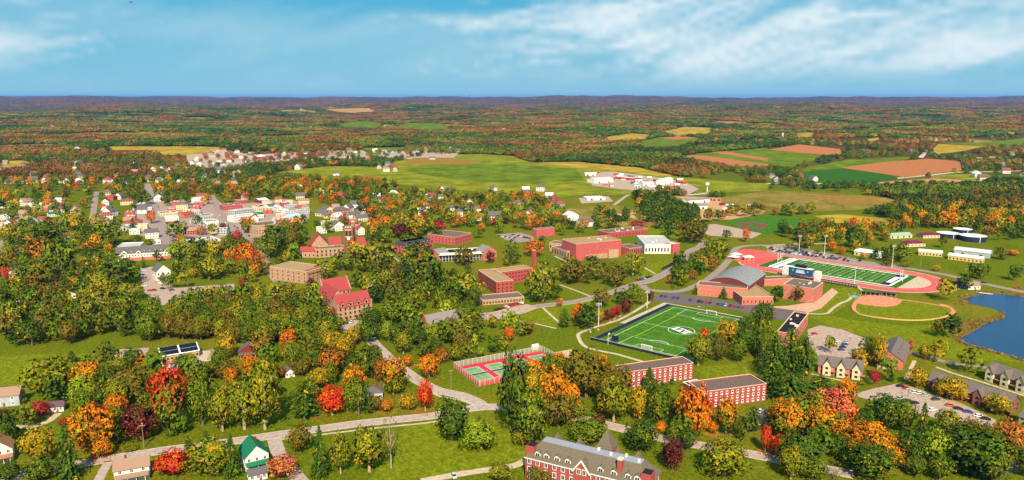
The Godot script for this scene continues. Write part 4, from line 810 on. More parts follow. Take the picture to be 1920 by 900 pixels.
var ROADS := [
["road",7.2,"asphalt_near",0.05,1,0,[-220.9,-287.5],[-208.9,-300.2],[-195.7,-305.4],[-183,-310.9],[-160,-320.1],[-140.1,-326.1],[-114.3,-335.6],[-97.6,-341.5],[-76.4,-348.8],[-59.2,-353.2],[-43,-357],[-30.3,-362.3],[-19.6,-367.7],[-8.4,-369],[11.1,-364.3],[35.1,-354.5],[71.3,-332.2],[107.3,-317],[147.3,-297.3]],
["road",7.5,"asphalt_near",0.07,1,0,[-15.4,-368.4],[-18.2,-374.6],[-27.3,-384],[-41.2,-391.6],[-54.3,-406.7],[-65.8,-424.7],[-74.5,-439.4],[-87.3,-463.4],[-97.5,-487.7],[-102.3,-509.4]],
["road",6.5,"asphalt_near",0.07,0,0,[-114.9,-335.1],[-106.8,-317],[-96.9,-302],[-85.6,-286.2]],
["path",4.5,"concrete",0.06,0,0,[-38.5,-291.9],[-23,-297.8],[0,-304.9],[7.2,-310.9]],
["road",8.5,"asphalt_light",0.05,1,0,[-23.8,-535.7],[0,-547],[21.2,-561.7],[54.6,-577.2],[86.8,-607.3],[106.7,-630.9],[120.9,-642.4],[142.7,-673],[163.4,-711.3],[180.4,-748.6],[189.5,-775.7],[204.6,-795.7],[219.8,-832.6]],
["road",7,"asphalt_light",0.07,0,0,[113.1,-627.2],[115.5,-612.6],[134.8,-605.6],[150.7,-616.2],[175.8,-650.3],[197.2,-688.3],[219.9,-735.7],[239.5,-784.1],[256.9,-801.7],[281.9,-804.7],[307.3,-795.7]],
["road",8,"asphalt_light",0.09,0,0,[274.4,-801.7],[308.7,-784.1],[330.2,-753.9],[348,-720.9],[374.7,-695],[397.2,-666.7],[412.6,-630.9],[431.5,-597]],
["road",4,"concrete",0.05,0,0,[281.9,-804.7],[319.9,-813.8],[341.8,-813.8],[368.6,-816.8]],
["path",2.6,"concrete",0.06,0,0,[109.5,-574.1],[93.2,-547],[77.6,-524.9],[59.7,-508.1],[48.9,-497.1],[45.3,-490],[45.7,-474.2],[49.2,-463.4],[58.1,-456.2],[67.5,-450.1],[80.5,-437.5]],
["path",2,"concrete",0.05,0,0,[-2,-526.2],[15.4,-517],[31.5,-504.4]],
["path",2,"concrete",0.05,0,0,[23.9,-557.2],[29.4,-535.7],[34.6,-517]],
["path",2,"concrete",0.05,0,0,[41.7,-629.1],[53.9,-609.1],[64.5,-590.2]],
["path",2,"concrete",0.05,0,0,[125.4,-701.9],[128.7,-686.1],[132,-668.8]],
["path",2.2,"concrete",0.05,0,0,[43.7,-748.6],[52.9,-723.3],[59.3,-704.2]],
["path",3.4,"concrete",0.05,0,0,[-63.4,-775.7],[-56.7,-753.9],[-48.1,-730.7]],
["path",2.2,"concrete",0.05,0,0,[-129.9,-767.3],[-123,-748.6],[-109,-716],[-99.9,-699.6]],
["path",1.6,"concrete",0.03,0,0,[-15,-366.3],[-25.7,-376.8],[-40.1,-384],[-56.5,-405],[-67.7,-424.7]],
["path",1.6,"concrete",0.03,0,0,[-112.7,-330.5],[-92.6,-336.2],[-68.2,-343.3],[-42.7,-349.4],[-22.9,-357.7]],
["road",8,"asphalt_light",0.05,0,0,[-520.2,-905.7],[-574.2,-1010.7],[-669.6,-1191.5],[-828.1,-1492.3],[-1020.6,-1858.8],[-1182.9,-2171.9]],
["road",12,"asphalt_light",0.05,0,0,[-369.4,-787],[-395.1,-835.8],[-430.9,-905.7],[-490.9,-1024.9],[-554.5,-1142.1],[-686.1,-1400]],
["road",10,"asphalt_light",0.05,0,0,[-203.6,-636.6],[-235.6,-699.6],[-278.4,-792.8],[-317,-869.4],[-352.6,-925],[-413.3,-1044.4],[-499.3,-1231.4]],
["road",7,"asphalt_light",0.05,0,0,[-527.5,-748.6],[-548.4,-787],[-578.7,-835.8]],
["road",12,"road_pale",0.05,0,0,[283.3,-1231.4],[334.9,-1259.4],[482.3,-1400],[572.3,-1400],[677.1,-1433.9],[769.3,-1492.3],[881.4,-1565.6],[978.4,-1629.3],[1056.5,-1642.4],[1156.7,-1668.8]],
["road",11,"road_pale",0.05,0,0,[1000.2,-1642.4],[1079.3,-1778.9],[1180.3,-1957.8]],
["road",12,"road_pale",0.05,0,0,[1102.8,-2021.3],[1258.1,-2269.4],[1389.3,-2477.7],[1615.7,-2849.2]],
["road",5,"asphalt_light",0.05,0,0,[252.2,-455.2],[258.6,-451.1],[267.1,-436.6],[283.3,-428.3],[301.6,-412.5]],
["path",2.2,"concrete",0.05,0,0,[255.9,-428.3],[260.5,-416.8],[268.5,-404.2],[280.7,-381.8]],
["path",2.2,"concrete",0.05,0,0,[226.8,-407.5],[236.9,-422],[249,-439.4]],
["path",2,"concrete",0.05,0,0,[175.8,-416.8],[185.1,-409.2],[197.8,-401.8],[204.4,-404.2]],
["path",2.4,"concrete",0.05,0,0,[221.9,-541.3],[232.1,-539.9],[238.1,-542.7],[247.6,-555.8],[258.9,-569.4],[269.4,-578.8],[277.5,-590.2]],
["path",2.2,"concrete",0.05,0,0,[299.6,-636.6],[295.9,-616.2],[293.1,-600.4]],
["road",6,"asphalt",0.05,0,0,[206.5,-296.4],[217.7,-303],[234.8,-310.9]],
["driveway",3.5,"concrete",0.05,0,0,[-233.5,-361],[-233.1,-351.3],[-237.2,-345.1],[-247.8,-345.1]],
["driveway",4,"asphalt_near",0.05,0,0,[-180.3,-309.9],[-178.5,-302],[-174.5,-288.3]],
["driveway",4,"gravel",0.05,0,0,[-196.1,-447.2],[-194.3,-455.2],[-192.2,-460.3]],
["road",5,"asphalt_light",0.05,0,0,[-985,-3478.7],[-866,-3396.3],[-748.9,-3302.8]],
["road",6,"gravel_light",0.05,0,0,[152.5,-1113.3],[195.8,-1238.3],[247.1,-1273.9],[298.7,-1259.4]],
]
var SHEETS := [
["field","meadow",0.25,[-523,-1572],[-481,-1682],[-427,-1758],[-311,-1744],[-294,-1874],[-258,-2013],[-241,-2120],[-93,-2172],[0,-2087],[40,-1881],[66,-1851],[160,-1866],[294,-1716],[339,-1529],[388,-1463],[447,-1417],[482,-1400],[444,-1289],[317,-1259],[268,-1335],[214,-1238],[106,-1231],[34,-1173],[-27,-1245],[-109,-1319],[-197,-1377],[-325,-1463],[-382,-1480],[-446,-1541]],
["field","field_green",0.45,[-243,-1669],[-204,-1786],[0,-1808],[144,-1676],[141,-1463],[40,-1394],[-83,-1440],[-190,-1566]],
["field","field_russet",0.45,[-293,-2013],[-186,-2013],[-74,-1896],[-128,-1793],[-252,-1815]],
["field","field_gold",0.45,[66,-1851],[160,-1866],[294,-1716],[339,-1529],[298,-1541],[233,-1629],[146,-1702]],
["field","field_gold",0.3,[-1302,-2409],[-1081,-2306],[-889,-2278],[-835,-2172],[-880,-2054],[-951,-2046],[-1028,-2172],[-1177,-2189]],
["field","field_gold",0.3,[-1272,-1859],[-1238,-1889],[-1174,-1829],[-1141,-1709],[-1172,-1709]],
["field","field_green",0.6,[-931,-4032],[-1074,-5639],[-681,-3984],[-682,-3783],[-852,-3813]],
["field","field_green",0.6,[-596,-3921],[-586,-4943],[-313,-3953],[-341,-3649],[-471,-3738]],
["field","field_tan",0.8,[-1819,-7280],[-1904,-8406],[-1318,-7398],[-1401,-7080],[-1637,-7108]],
["field","field_green",0.4,[-483,-2334],[-331,-2438],[-344,-2260],[-419,-2242]],
["field","field_green",0.4,[-1088,-3199],[-945,-3424],[-796,-3303],[-767,-2705],[-1009,-2965]],
["field","field_gold",0.6,[348,-2953],[507,-3225],[601,-3225],[523,-2953],[395,-2872]],
["field","field_gold",0.6,[695,-3521],[878,-3859],[1027,-3844],[948,-3592],[715,-3290]],
["field","field_green",0.6,[475,-2815],[601,-3074],[795,-3250],[745,-2895],[572,-2478],[464,-2324],[415,-2381]],
["field","field_plowed",0.8,[608,-3074],[745,-3316],[764,-3098],[625,-2872]],
["field","field_green",0.4,[446,-2021],[530,-2129],[783,-2297],[610,-1758],[532,-1716],[494,-1808]],
["field","field_plowed",0.6,[461,-2054],[526,-2054],[590,-1881],[617,-1800],[598,-1744],[527,-1758],[496,-1881]],
["field","field_plowed",0.6,[569,-2163],[623,-2189],[672,-1966],[646,-1889]],
["field","field_plowed",0.5,[762,-2233],[911,-2381],[980,-2242],[922,-2095],[861,-2079],[827,-2137]],
["field","field_green",0.3,[768,-2251],[827,-2137],[851,-2062],[751,-1881],[660,-1758],[602,-1758]],
["field","field_green",0.3,[629,-1629],[700,-1751],[875,-1950],[1090,-2046],[987,-1896],[757,-1709]],
["field","field_plowed",0.5,[757,-1723],[922,-1874],[1108,-1989],[1149,-1919],[1005,-1669],[796,-1510],[790,-1566]],
["field","field_deep_green",0.4,[601,-1584],[754,-1709],[790,-1566],[769,-1480],[669,-1417],[599,-1417],[578,-1440]],
["field","field_pink",0.4,[658,-1400],[841,-1492],[929,-1445],[874,-1400],[753,-1400],[701,-1400]],
["field","meadow",0.3,[863,-1547],[990,-1591],[996,-1547],[936,-1451],[844,-1498]],
["field","field_gold",0.5,[1250,-2233],[1413,-2488],[1546,-2448],[1351,-2233],[1202,-2112]],
["field","field_green",0.3,[1445,-2548],[2042,-3001],[1819,-2641],[1548,-2448]],
["field","field_gold",0.6,[1211,-2568],[1324,-2716],[1258,-2579],[1172,-2458]],
["field","field_gold",0.6,[1325,-3563],[1432,-3549],[1088,-2694],[1004,-2673]],
["field","field_scrub",0.25,[326,-1192],[444,-1289],[516,-1274],[596,-1218],[613,-1166],[561,-1097],[492,-1065],[407,-1044],[367,-1060],[323,-1065]],
["field","field_russet",0.45,[465,-1198],[540,-1231],[585,-1179],[565,-1119],[505,-1130]],
["field","meadow",0.25,[672,-1097],[752,-1075],[687,-979],[657,-1011]],
["field","field_gold",0.25,[413,-1011],[459,-1025],[510,-979],[469,-925],[414,-953]],
["dirt_lot","dirt",0.22,[204,-1179],[276,-1218],[332,-1198],[387,-1108],[350,-1030],[290,-979],[234,-979],[206,-1054]],
["field","field_scrub",0.1,[69,-1070],[153,-1119],[198,-1044],[233,-945],[188,-929],[131,-906],[87,-962]],
["field","dirt",0.14,[141,-1025],[173,-1044],[198,-997],[170,-979]],
["gravel_lot","gravel_light",0.6,[164,-1584],[221,-1629],[283,-1522],[331,-1423],[330,-1312],[292,-1231],[238,-1274],[188,-1312],[147,-1368]],
["gravel_lot","gravel_light",0.3,[107,-1192],[158,-1218],[158,-1154],[106,-1130]],
["gravel_lot","gravel_pink",0.12,[228.9,-928.9],[260.1,-945],[300.3,-880],[276.6,-845.6],[231.8,-862.5],[228.1,-898.2]],
["ball_field","turf",0.15,[276,-957],[312,-992],[365,-1011],[398,-983],[358,-913],[303,-869],[284,-898]],
["infield_dirt","maroon_dirt",0.19,[289,-949],[315,-966],[327,-937],[307,-906],[286,-906]],
["infield_grass","turf",0.22,[295,-941],[311,-953],[316,-933],[303,-917]],
["parking_lot","asphalt",0.06,[112.4,-590.2],[134.8,-605.6],[145.8,-595.3],[159.5,-583.7],[200.5,-558.7],[223.1,-545.6],[212.4,-524.9],[194.9,-524.9],[177.4,-544.1],[158.8,-560.2],[114,-575.7]],
["parking_lot","asphalt_light",0.06,[274.2,-787],[301.9,-781.3],[322.5,-761.9],[339.8,-738.3],[357.3,-718.4],[380.3,-701.9],[368.2,-688.3],[347.3,-697.3],[309.8,-730.7],[266.7,-764.6]],
["parking_lot","gravel_light",0.08,[185.1,-384.8],[202.9,-394.7],[219.9,-401.8],[222.8,-398.6],[229.8,-389.3],[238.8,-374.6],[244.1,-352.6],[235,-341.5],[221.4,-345.1],[212.5,-357.7],[202.9,-365.6],[194.3,-376.8]],
["parking_lot","gravel_pink",0.08,[207,-502],[219.6,-511.9],[231.7,-502],[240.8,-474.2],[231.8,-460.3],[211.5,-440.4],[191.8,-443.3],[196,-470.9]],
["parking_lot","gravel_pink",0.08,[-21.4,-524.9],[-18.1,-541.3],[0,-560.2],[11.8,-567.8],[20.6,-557.2],[10.1,-542.7],[-7.8,-527.6]],
["parking_lot","gravel_pink",0.08,[-354.8,-695],[-342.7,-699.6],[-317.7,-652.3],[-286.7,-618],[-242,-632.8],[-227.8,-590.2],[-269.2,-580.4],[-273.4,-561.7],[-310.6,-609.1]],
["parking_lot","asphalt_light",0.08,[-18.9,-869.4],[9.6,-883.6],[25,-859.1],[24.1,-829.4],[0,-816.8]],
["parking_lot","gravel_pink",0.08,[-125.8,-509.4],[-118.3,-522.2],[-102.3,-530.3],[-97.1,-502],[-110.3,-493.5],[-122.2,-497.1]],
["parking_lot","gravel_pink",0.08,[-251,-443.3],[-253.1,-460.3],[-235.7,-463.4],[-231.5,-451.1],[-232.1,-443.3],[-244.7,-437.5]],
["parking_lot","asphalt",0.08,[121.4,-359],[128.5,-367.7],[136.2,-365.6],[129.2,-345.1],[118.8,-341.5]],
["plaza","plaza_pink",0.05,[199,-560.2],[216.7,-563.3],[242.4,-575.7],[273,-618],[272.4,-603.8],[238.6,-555.8],[221.5,-541.3],[209.7,-544.1]],
["pool_deck","concrete",0.09,[-217.6,-439.4],[-209.7,-426.5],[-198,-428.3],[-191.8,-417.7],[-185.7,-415.1],[-191.7,-435.7],[-184.4,-440.4],[-190.3,-458.2],[-201.2,-457.2],[-197.1,-447.2]],
["volleyball_sand","sand",0.06,[26.5,-454.1],[37.9,-460.3],[44.6,-451.1],[39.9,-443.3],[29.8,-441.3]],
["playing_meadow","lawn",0.04,[-321.8,-447.2],[-294,-451.1],[-256.2,-453.1],[-242.1,-426.5],[-247.6,-405],[-271.5,-399.4],[-288.5,-397.8]],
["mown_meadow","lawn",0.02,[-60.8,-290.5],[-52.7,-345.1],[-21.9,-359],[-16.1,-351.3],[10.1,-327.7],[6,-311.9],[-23.2,-300.2],[-38.8,-295]],
["lawn","lawn",0.02,[112.7,-699.6],[161.8,-733.2],[152.7,-699.6],[129.4,-662.5],[113.1,-652.3]],
["lawn","lawn",0.02,[221,-544.1],[239.3,-567.8],[273.9,-618],[291.2,-618],[287.5,-590.2],[264.5,-567.8],[239.6,-538.5]],
["lawn","lawn",0.02,[220.5,-535.7],[238.4,-535.7],[249.4,-524.9],[280.3,-509.4],[318.9,-517],[309.4,-476.4],[317,-450.1],[314,-435.7],[267.1,-445.2],[247.9,-474.2],[227.3,-509.4]],
["lawn","lawn",0.02,[0,-530.3],[20.5,-552.8],[53,-574.1],[72.9,-580.4],[50.7,-524.9],[30.3,-509.4]],
["lawn","lawn",0.02,[131.4,-905.7],[190.1,-936.9],[214.7,-869.4],[184.4,-845.6],[137.8,-862.5]],
["lawn","lawn",0.02,[109,-426.5],[140.7,-435.7],[140.9,-417.7],[113.7,-407.5]],
["lawn","lawn",0.02,[159.5,-583.7],[148.1,-590.2],[161.6,-609.1]],
["downtown_paving","paving",0.02,[-413,-842],[-480,-906],[-576,-1142],[-543,-1179],[-480,-1192],[-425,-1113],[-360,-1192],[-305,-1113],[-274,-997],[-265,-869],[-302,-849],[-335,-869],[-338,-829],[-380,-829]],
["mobile_home_park","gravel_light",0.2,[-909,-2095],[-840,-2189],[-713,-2087],[-615,-2163],[-556,-1950],[-624,-1822],[-689,-1662],[-784,-1800]],
["gravel_lot","gravel_pink",0.3,[-554,-2225],[-452,-2269],[-388,-2095],[-423,-1981],[-512,-1997]],
["gravel_lot","gravel_pink",0.4,[-409,-2129],[-313,-2315],[-156,-2198],[-158,-2013],[-311,-1981]],
["pond_bank","scrub",0.04,[294.6,-474.2],[301.3,-490],[309.9,-509.4],[323.1,-520.9],[349.4,-528.9],[366.5,-538.5],[375.4,-558.7],[350.9,-564.8],[363.2,-588.6],[385,-603.8],[404.8,-609.1],[419.5,-602.1],[429,-590.2],[311.3,-417.7],[312.5,-443.3],[302.9,-457.2]],
["pond_water","water",0.09,[300,-480.8],[313,-491.2],[341.1,-515.7],[363.6,-530.3],[370.7,-541.3],[370.2,-555.8],[361.1,-567.8],[366.3,-583.7],[382,-595.3],[399.3,-600.4],[411.6,-593.6],[423.4,-582.1],[316.2,-424.7],[316.1,-446.2],[306.5,-460.3],[299.1,-469.8]],
]
var HOUSES := [
[3,-2137,-3507,-0.5,1.38,"white","white",22,0],
[3,-1259,-2172,0.1,1.38,"cream","white",22,0],
[2,-1167,-1904,0.4,1.21,"grey","red",95,-2],
[1,-970,-1656,0.4,1.1,"white","white",95,2],
[2,-1334,-2037,-0.3,1.25,"cream","grey",95,1],
[3,-781,-1669,0,1.1,"white","grey",136,3],
[2,-809,-1772,0.5,1.21,"brick","tan",136,0],
[0,-781,-1751,-0.2,1.1,"grey","tan",136,-3],
[0,-714,-1642,0.3,1.1,"white","brown",136,0],
[1,-807,-1919,0.1,1.1,"white","white",136,0],
[1,-831,-2029,0.5,1.25,"brick","grey",14,1],
[1,-826,-2054,0.1,1.38,"tan","tan",14,1],
[2,-847,-2146,-0.7,1.38,"cream","brown",14,0],
[2,-834,-2172,0.1,1.25,"grey","red",14,0],
[2,-778,-2062,0.6,1.56,"brick","red",14,1],
[1,-780,-2129,0.3,1.25,"white","tan",14,2],
[1,-740,-1772,-0,1.1,"white","white",14,1],
[1,-737,-1829,-0.6,1.1,"white","grey",14,2],
[2,-700,-1800,0.6,1.1,"white","tan",14,1],
[0,-714,-1889,0.2,1.21,"white","red",14,1],
[1,-713,-1981,0,1.25,"white","brown",14,1],
[2,-711,-2037,-0.2,1.25,"tan","grey",14,0],
[1,-653,-1950,-0.6,1.56,"brick","white",14,-2],
[2,-642,-1981,0.7,1.25,"brick","grey",14,2],
[3,-774,-1808,0.3,1.21,"white","grey",136,-1],
[0,-680,-1851,0.4,1.21,"grey","brown",14,-2],
[1,-656,-1859,-0.2,1.1,"white","grey",14,6],
[3,-641,-2046,-0.4,1.25,"brick","grey",14,3],
[3,-629,-2079,-0.1,1.25,"cream","grey",14,0],
[3,-822,-1591,0.6,1.1,"grey","grey",136,2],
[3,-780,-1629,0,1.38,"cream","brown",136,0],
[1,-559,-1406,-0.3,1.1,"white","grey",14,3],
[1,-763,-1406,-0.5,1.38,"white","red",136,-2],
[3,-627,-1185,0,1.1,"white","tan",51,0],
[1,-584,-1231,-0.1,1.1,"white","grey",136,2],
[3,-892,-1772,-0.1,1.21,"white","grey",136,1],
[0,-814,-1400,-0.4,1.1,"white","white",95,-1],
[0,-823,-1445,0.6,1.1,"grey","red",95,-3],
[3,-838,-1406,-0,1.21,"white","grey",95,-1],
[0,-904,-1400,-0.2,1.21,"cream","tan",95,-2],
[2,-949,-1406,-0.3,1.1,"tan","grey",95,1],
[1,-933,-1498,0.1,1.1,"cream","red",95,2],
[2,-625,-1406,-0.3,1.1,"cream","white",136,0],
[0,-605,-1406,0.1,1.1,"brick","red",86,0],
[0,-524,-1406,-0.7,1.1,"white","grey",14,5],
[1,-429,-1192,0.2,1.1,"grey","grey",14,0],
[2,-497,-1192,0.4,1.38,"white","red",86,0],
[3,-537,-2095,-0.3,1.56,"brick","grey",14,-1],
[1,-441,-1997,0.5,1.25,"white","brown",14,-1],
[2,-372,-1934,0.1,1.1,"tan","red",11,0],
[3,-461,-1859,0.5,1.1,"white","white",14,3],
[3,-481,-1682,-0.1,1.38,"white","brown",14,2],
[2,-503,-1696,-0.3,1.1,"brick","red",14,-1],
[3,-561,-1829,0.6,1.21,"tan","white",14,0],
[0,-955,-3479,0.5,1.25,"white","grey",14,8],
[0,-922,-3465,-0.3,1.25,"brick","white",14,-3],
[3,-647,-3813,0.6,1.25,"white","red",14,-1],
[0,-1423,-7487,-0.4,1.56,"white","grey",14,-1],
[2,-1365,-7457,-0.5,1.25,"white","tan",14,-1],
[0,-1992,-7165,0.7,1.25,"white","grey",14,7],
[0,-160,-2251,-0.4,1.38,"tan","grey",13,-3],
[3,-192,-2352,0,1.38,"white","tan",25,0],
[3,-260,-2288,-0.5,1.56,"tan","grey",25,0],
[0,-276,-2216,0.5,1.25,"white","grey",25,2],
[0,-372,-2181,-0.5,1.25,"white","brown",11,-2],
[0,-403,-2207,0.2,1.25,"white","white",11,-2],
[3,-337,-2104,0.4,1.56,"grey","tan",11,-3],
[3,-296,-2079,-0.4,1.56,"tan","red",25,-3],
[0,-34,-3161,-0.2,1.25,"white","brown",13,-2],
[2,-67,-3174,-0.1,1.38,"white","grey",13,5],
[2,-6,-4213,0.5,1.25,"white","grey",13,6],
[3,-299,-1689,-0.1,1.1,"cream","grey",11,-1],
[1,-275,-1629,0.3,1.38,"white","brown",11,-3],
[3,-273,-1709,0.6,1.21,"brick","grey",25,0],
[3,-255,-1636,-0,1.1,"cream","grey",25,-2],
[0,-295,-1779,-0.3,1.1,"grey","tan",11,-2],
[0,-365,-1547,0.3,1.1,"white","grey",127,0],
[0,-475,-2189,0.2,1.56,"tan","tan",14,-1],
[1,-441,-2120,-0.3,1.25,"white","white",14,-1],
[3,33,-4619,0.3,1.25,"white","brown",13,-3],
[3,125,-4438,-0.3,1.56,"white","grey",33,-2],
[1,57,-3250,-0.5,1.25,"white","grey",13,-1],
[2,679,-3768,0.6,1.56,"white","white",15,0],
[3,332,-9437,0,1.25,"white","red",33,-2],
[2,273,-3086,-0.7,1.38,"cream","brown",33,0],
[1,1308,-8853,0.6,1.56,"white","brown",33,0],
[1,1157,-2172,0.1,1.25,"white","grey",30,0],
[1,1011,-2137,0.7,1.38,"white","grey",15,-3],
[0,1202,-1927,-0,1.1,"cream","brown",30,0],
[3,1241,-1934,0.6,1.21,"white","brown",30,0],
[0,1389,-2087,-0.1,1.25,"tan","tan",30,0],
[3,948,-1522,-0.1,1.38,"white","white",30,0],
[0,924,-1463,-0.1,1.38,"cream","grey",30,-2],
[1,522,-1504,0.3,1.21,"tan","grey",15,-2],
[1,545,-1463,-0.3,1.1,"tan","brown",15,0],
[3,583,-1440,0.2,1.21,"white","grey",15,-2],
[3,511,-1440,-0.2,1.1,"grey","tan",15,0],
[0,1046,-1522,0.3,1.21,"cream","grey",30,-3],
[3,1173,-1786,-0.1,1.1,"grey","brown",30,-2],
[1,1263,-1874,0.1,1.38,"grey","brown",30,-3],
[3,976,-2448,-0,1.38,"tan","grey",15,-3],
[2,1130,-1779,-0.7,1.21,"grey","tan",30,0],
[2,1275,-1966,0.4,1.25,"grey","grey",30,0],
[0,1061,-1604,-0.2,1.38,"white","red",30,0],
[1,584,-1510,-0.3,1.1,"brick","red",15,0],
[3,-189,-1192,0.6,1.38,"white","white",25,-2],
[2,-155,-1044,-0.4,1.1,"cream","grey",25,-3],
[3,-64,-1113,0.1,1.1,"cream","brown",13,-2],
[2,-42,-1060,-0.1,1.1,"white","red",13,-2],
[1,-30,-1192,0.3,1.1,"grey","grey",13,-3],
[0,23,-1274,0.2,1.1,"brick","white",13,-3],
[0,60,-1192,-0.1,1.1,"cream","white",33,0],
[2,-117,-979,0.1,1.1,"grey","brown",25,0],
[3,-199,-1060,0.6,1.1,"white","grey",11,3],
[1,-320,-1238,0.3,1.21,"white","white",127,0],
[0,-274,-1192,-0.5,1.1,"brick","red",11,0],
[1,-377,-1312,-0.3,1.1,"white","white",14,2],
[1,-73,-1011,0,1.21,"white","grey",13,2],
[3,-7,-1025,-0.4,1.1,"white","red",13,-3],
[1,30,-1035,-0.5,1.1,"cream","grey",109,0],
[2,67,-1097,0.6,1.38,"white","red",33,-3],
[2,-148,-1142,0.7,1.1,"white","grey",25,1],
[2,-111,-1192,0.1,1.1,"white","grey",25,-1],
[2,-700,-1149,-0,1.1,"white","white",95,1],
[3,-649,-939,0.1,1.38,"tan","white",95,-3],
[2,-900,-1504,-0.1,1.1,"tan","tan",95,-1],
[2,-767,-1642,0.6,1.1,"grey","grey",136,-1],
[2,-536,-961,-0.3,1.21,"cream","grey",91,-2],
[0,-987,-1541,-0.1,1.21,"white","grey",95,2],
[0,-670,-1417,-0.5,1.21,"white","tan",136,0],
[2,-723,-1406,0,1.1,"grey","tan",136,-2],
[3,-737,-1616,-0.2,1.38,"white","red",136,-3],
[2,-681,-1541,0.2,1.21,"cream","red",136,2],
[2,-1062,-1808,0.5,1.38,"brick","tan",22,0],
[2,-639,-961,-0.4,1.38,"cream","brown",95,0],
[1,-581,-981,-0.3,1.21,"brick","brown",51,0],
[3,-1034,-1786,-0.2,1.38,"grey","grey",22,0],
[3,-874,-1406,0.7,1.21,"tan","tan",95,2],
[3,-628,-922,0.1,1.1,"white","red",95,2],
[3,-551,-1013,-0.2,1.38,"white","grey",51,0],
[1,-859,-1417,-0.6,1.1,"cream","tan",95,-3],
[3,-613,-1118,0.3,1.1,"white","red",51,0],
[2,-747,-1090,0,1.38,"white","brown",95,-2],
[0,-1219,-1800,0.1,1.1,"grey","brown",95,0],
[0,-887,-1529,-0.2,1.21,"cream","grey",95,-1],
[1,-613,-1492,-0.3,1.1,"white","grey",14,1],
[0,-632,-1610,0.1,1.38,"white","grey",14,4],
[2,-1032,-1696,0.5,1.38,"tan","red",95,0],
[0,-797,-1578,0,1.21,"grey","brown",136,0],
[1,-899,-1440,0.5,1.1,"white","red",95,3],
[0,-915,-1423,0.5,1.38,"tan","grey",95,3],
[2,-602,-1451,-0.2,1.1,"grey","grey",86,0],
[2,-601,-1623,-0.5,1.1,"white","red",14,2],
[3,-612,-881,0.1,1.21,"tan","white",95,-2],
[0,-561,-1522,0.2,1.38,"grey","brown",14,-3],
[2,-1089,-1793,-0.6,1.1,"white","red",95,-1],
[3,-696,-1434,0.2,1.1,"cream","red",136,1],
[3,-687,-997,0.5,1.1,"brick","brown",95,0],
[3,-891,-1417,0.6,1.21,"cream","grey",95,2],
[0,-562,-925,0.6,1.1,"brick","tan",51,0],
[1,-883,-1559,-0.4,1.21,"tan","grey",22,0],
[2,-614,-967,-0.2,1.1,"tan","red",51,0],
[1,-977,-1457,-0.4,1.1,"brick","tan",95,0],
[1,-661,-1214,0.1,1.38,"cream","tan",51,0],
[2,-1122,-1682,-0.3,1.38,"tan","tan",95,1],
[3,-1147,-1786,0.5,1.21,"grey","grey",95,2],
[1,-929,-1406,0.5,1.21,"grey","grey",95,1],
[3,-739,-1139,0.5,1.1,"white","tan",95,0],
[2,-1053,-1597,-0,1.38,"white","grey",95,1],
[0,-565,-1031,-0.4,1.1,"brick","white",51,0],
[1,-786,-1486,-0.3,1.38,"grey","grey",136,1],
[2,-501,-915,0.3,1.38,"cream","grey",91,-3],
[3,-730,-1112,-0.5,1.21,"white","brown",95,-3],
[1,-1138,-1662,-0.4,1.21,"white","red",95,1],
[1,-1136,-1737,0.3,1.38,"tan","grey",95,2],
[3,-611,-1591,0.1,1.1,"tan","tan",14,2],
[0,-611,-935,-0.6,1.38,"grey","brown",51,0],
[1,-960,-1591,-0.3,1.1,"grey","grey",95,-1],
[1,-660,-1089,-0.2,1.1,"brick","red",51,0],
[3,-698,-1623,0.4,1.1,"cream","red",136,-1],
[2,-619,-1636,0.5,1.1,"brick","red",14,2],
[0,-657,-995,-0.2,1.21,"tan","brown",95,0],
[1,-912,-1463,0.5,1.21,"cream","red",95,1],
[0,-694,-1114,0.1,1.1,"cream","red",95,-1],
[2,-871,-1504,0.1,1.21,"tan","grey",95,-1],
[3,-605,-1024,0.5,1.38,"tan","brown",51,0],
[2,-513,-930,-0.1,1.38,"white","red",91,0],
[1,-709,-1457,-0.3,1.38,"tan","grey",136,0],
[0,-178,-1031,-0.2,1.21,"tan","red",25,-2],
[3,-230,-968,-0.5,1.21,"cream","white",11,0],
[3,-126,-1087,0.1,1.1,"grey","grey",25,0],
[0,-121,-1013,0.1,1.38,"white","white",25,-3],
[1,9,-1102,-0.5,1.21,"white","tan",13,0],
[2,-121,-1047,-0.1,1.1,"grey","tan",25,0],
[2,24,-1159,-0.4,1.1,"grey","brown",13,0],
[0,-23,-977,-0,1.38,"white","grey",13,4],
[2,-147,-1228,0.6,1.1,"white","brown",25,-2],
[1,-214,-1048,0.2,1.21,"cream","tan",11,-3],
[2,-44,-977,0.6,1.21,"cream","brown",13,-3],
[0,24,-1223,-0.4,1.1,"brick","grey",13,0],
[2,-267,-1216,0.5,1.1,"cream","grey",11,2],
[3,-233,-1052,-0.3,1.21,"white","grey",11,1],
[3,21,-994,0,1.21,"cream","red",126,0],
[2,-198,-1004,0.1,1.1,"grey","brown",11,0],
[0,-202,-1150,-0.5,1.1,"white","grey",11,-1],
[1,-33,-1293,0.5,1.1,"white","grey",13,3],
[2,-259,-1013,-0.4,1.38,"cream","grey",11,1],
[0,-215,-1176,-0,1.21,"white","white",11,-3],
[2,-84,-1062,0.2,1.38,"white","grey",13,1],
[0,-338,-1185,0.2,1.21,"cream","grey",127,0],
[0,-232,-1092,0.2,1.21,"white","grey",11,2],
[3,65,-1162,-0.3,1.1,"brick","red",33,0],
[3,-117,-1278,-0.5,1.1,"white","brown",25,-3],
[2,-248,-997,0.5,1.1,"cream","tan",11,-2],
[1,50,-1288,-0.2,1.38,"white","grey",33,-3],
[2,-54,-1021,0.2,1.1,"brick","white",13,-2],
[0,62,-1063,-0.2,1.1,"grey","grey",33,0],
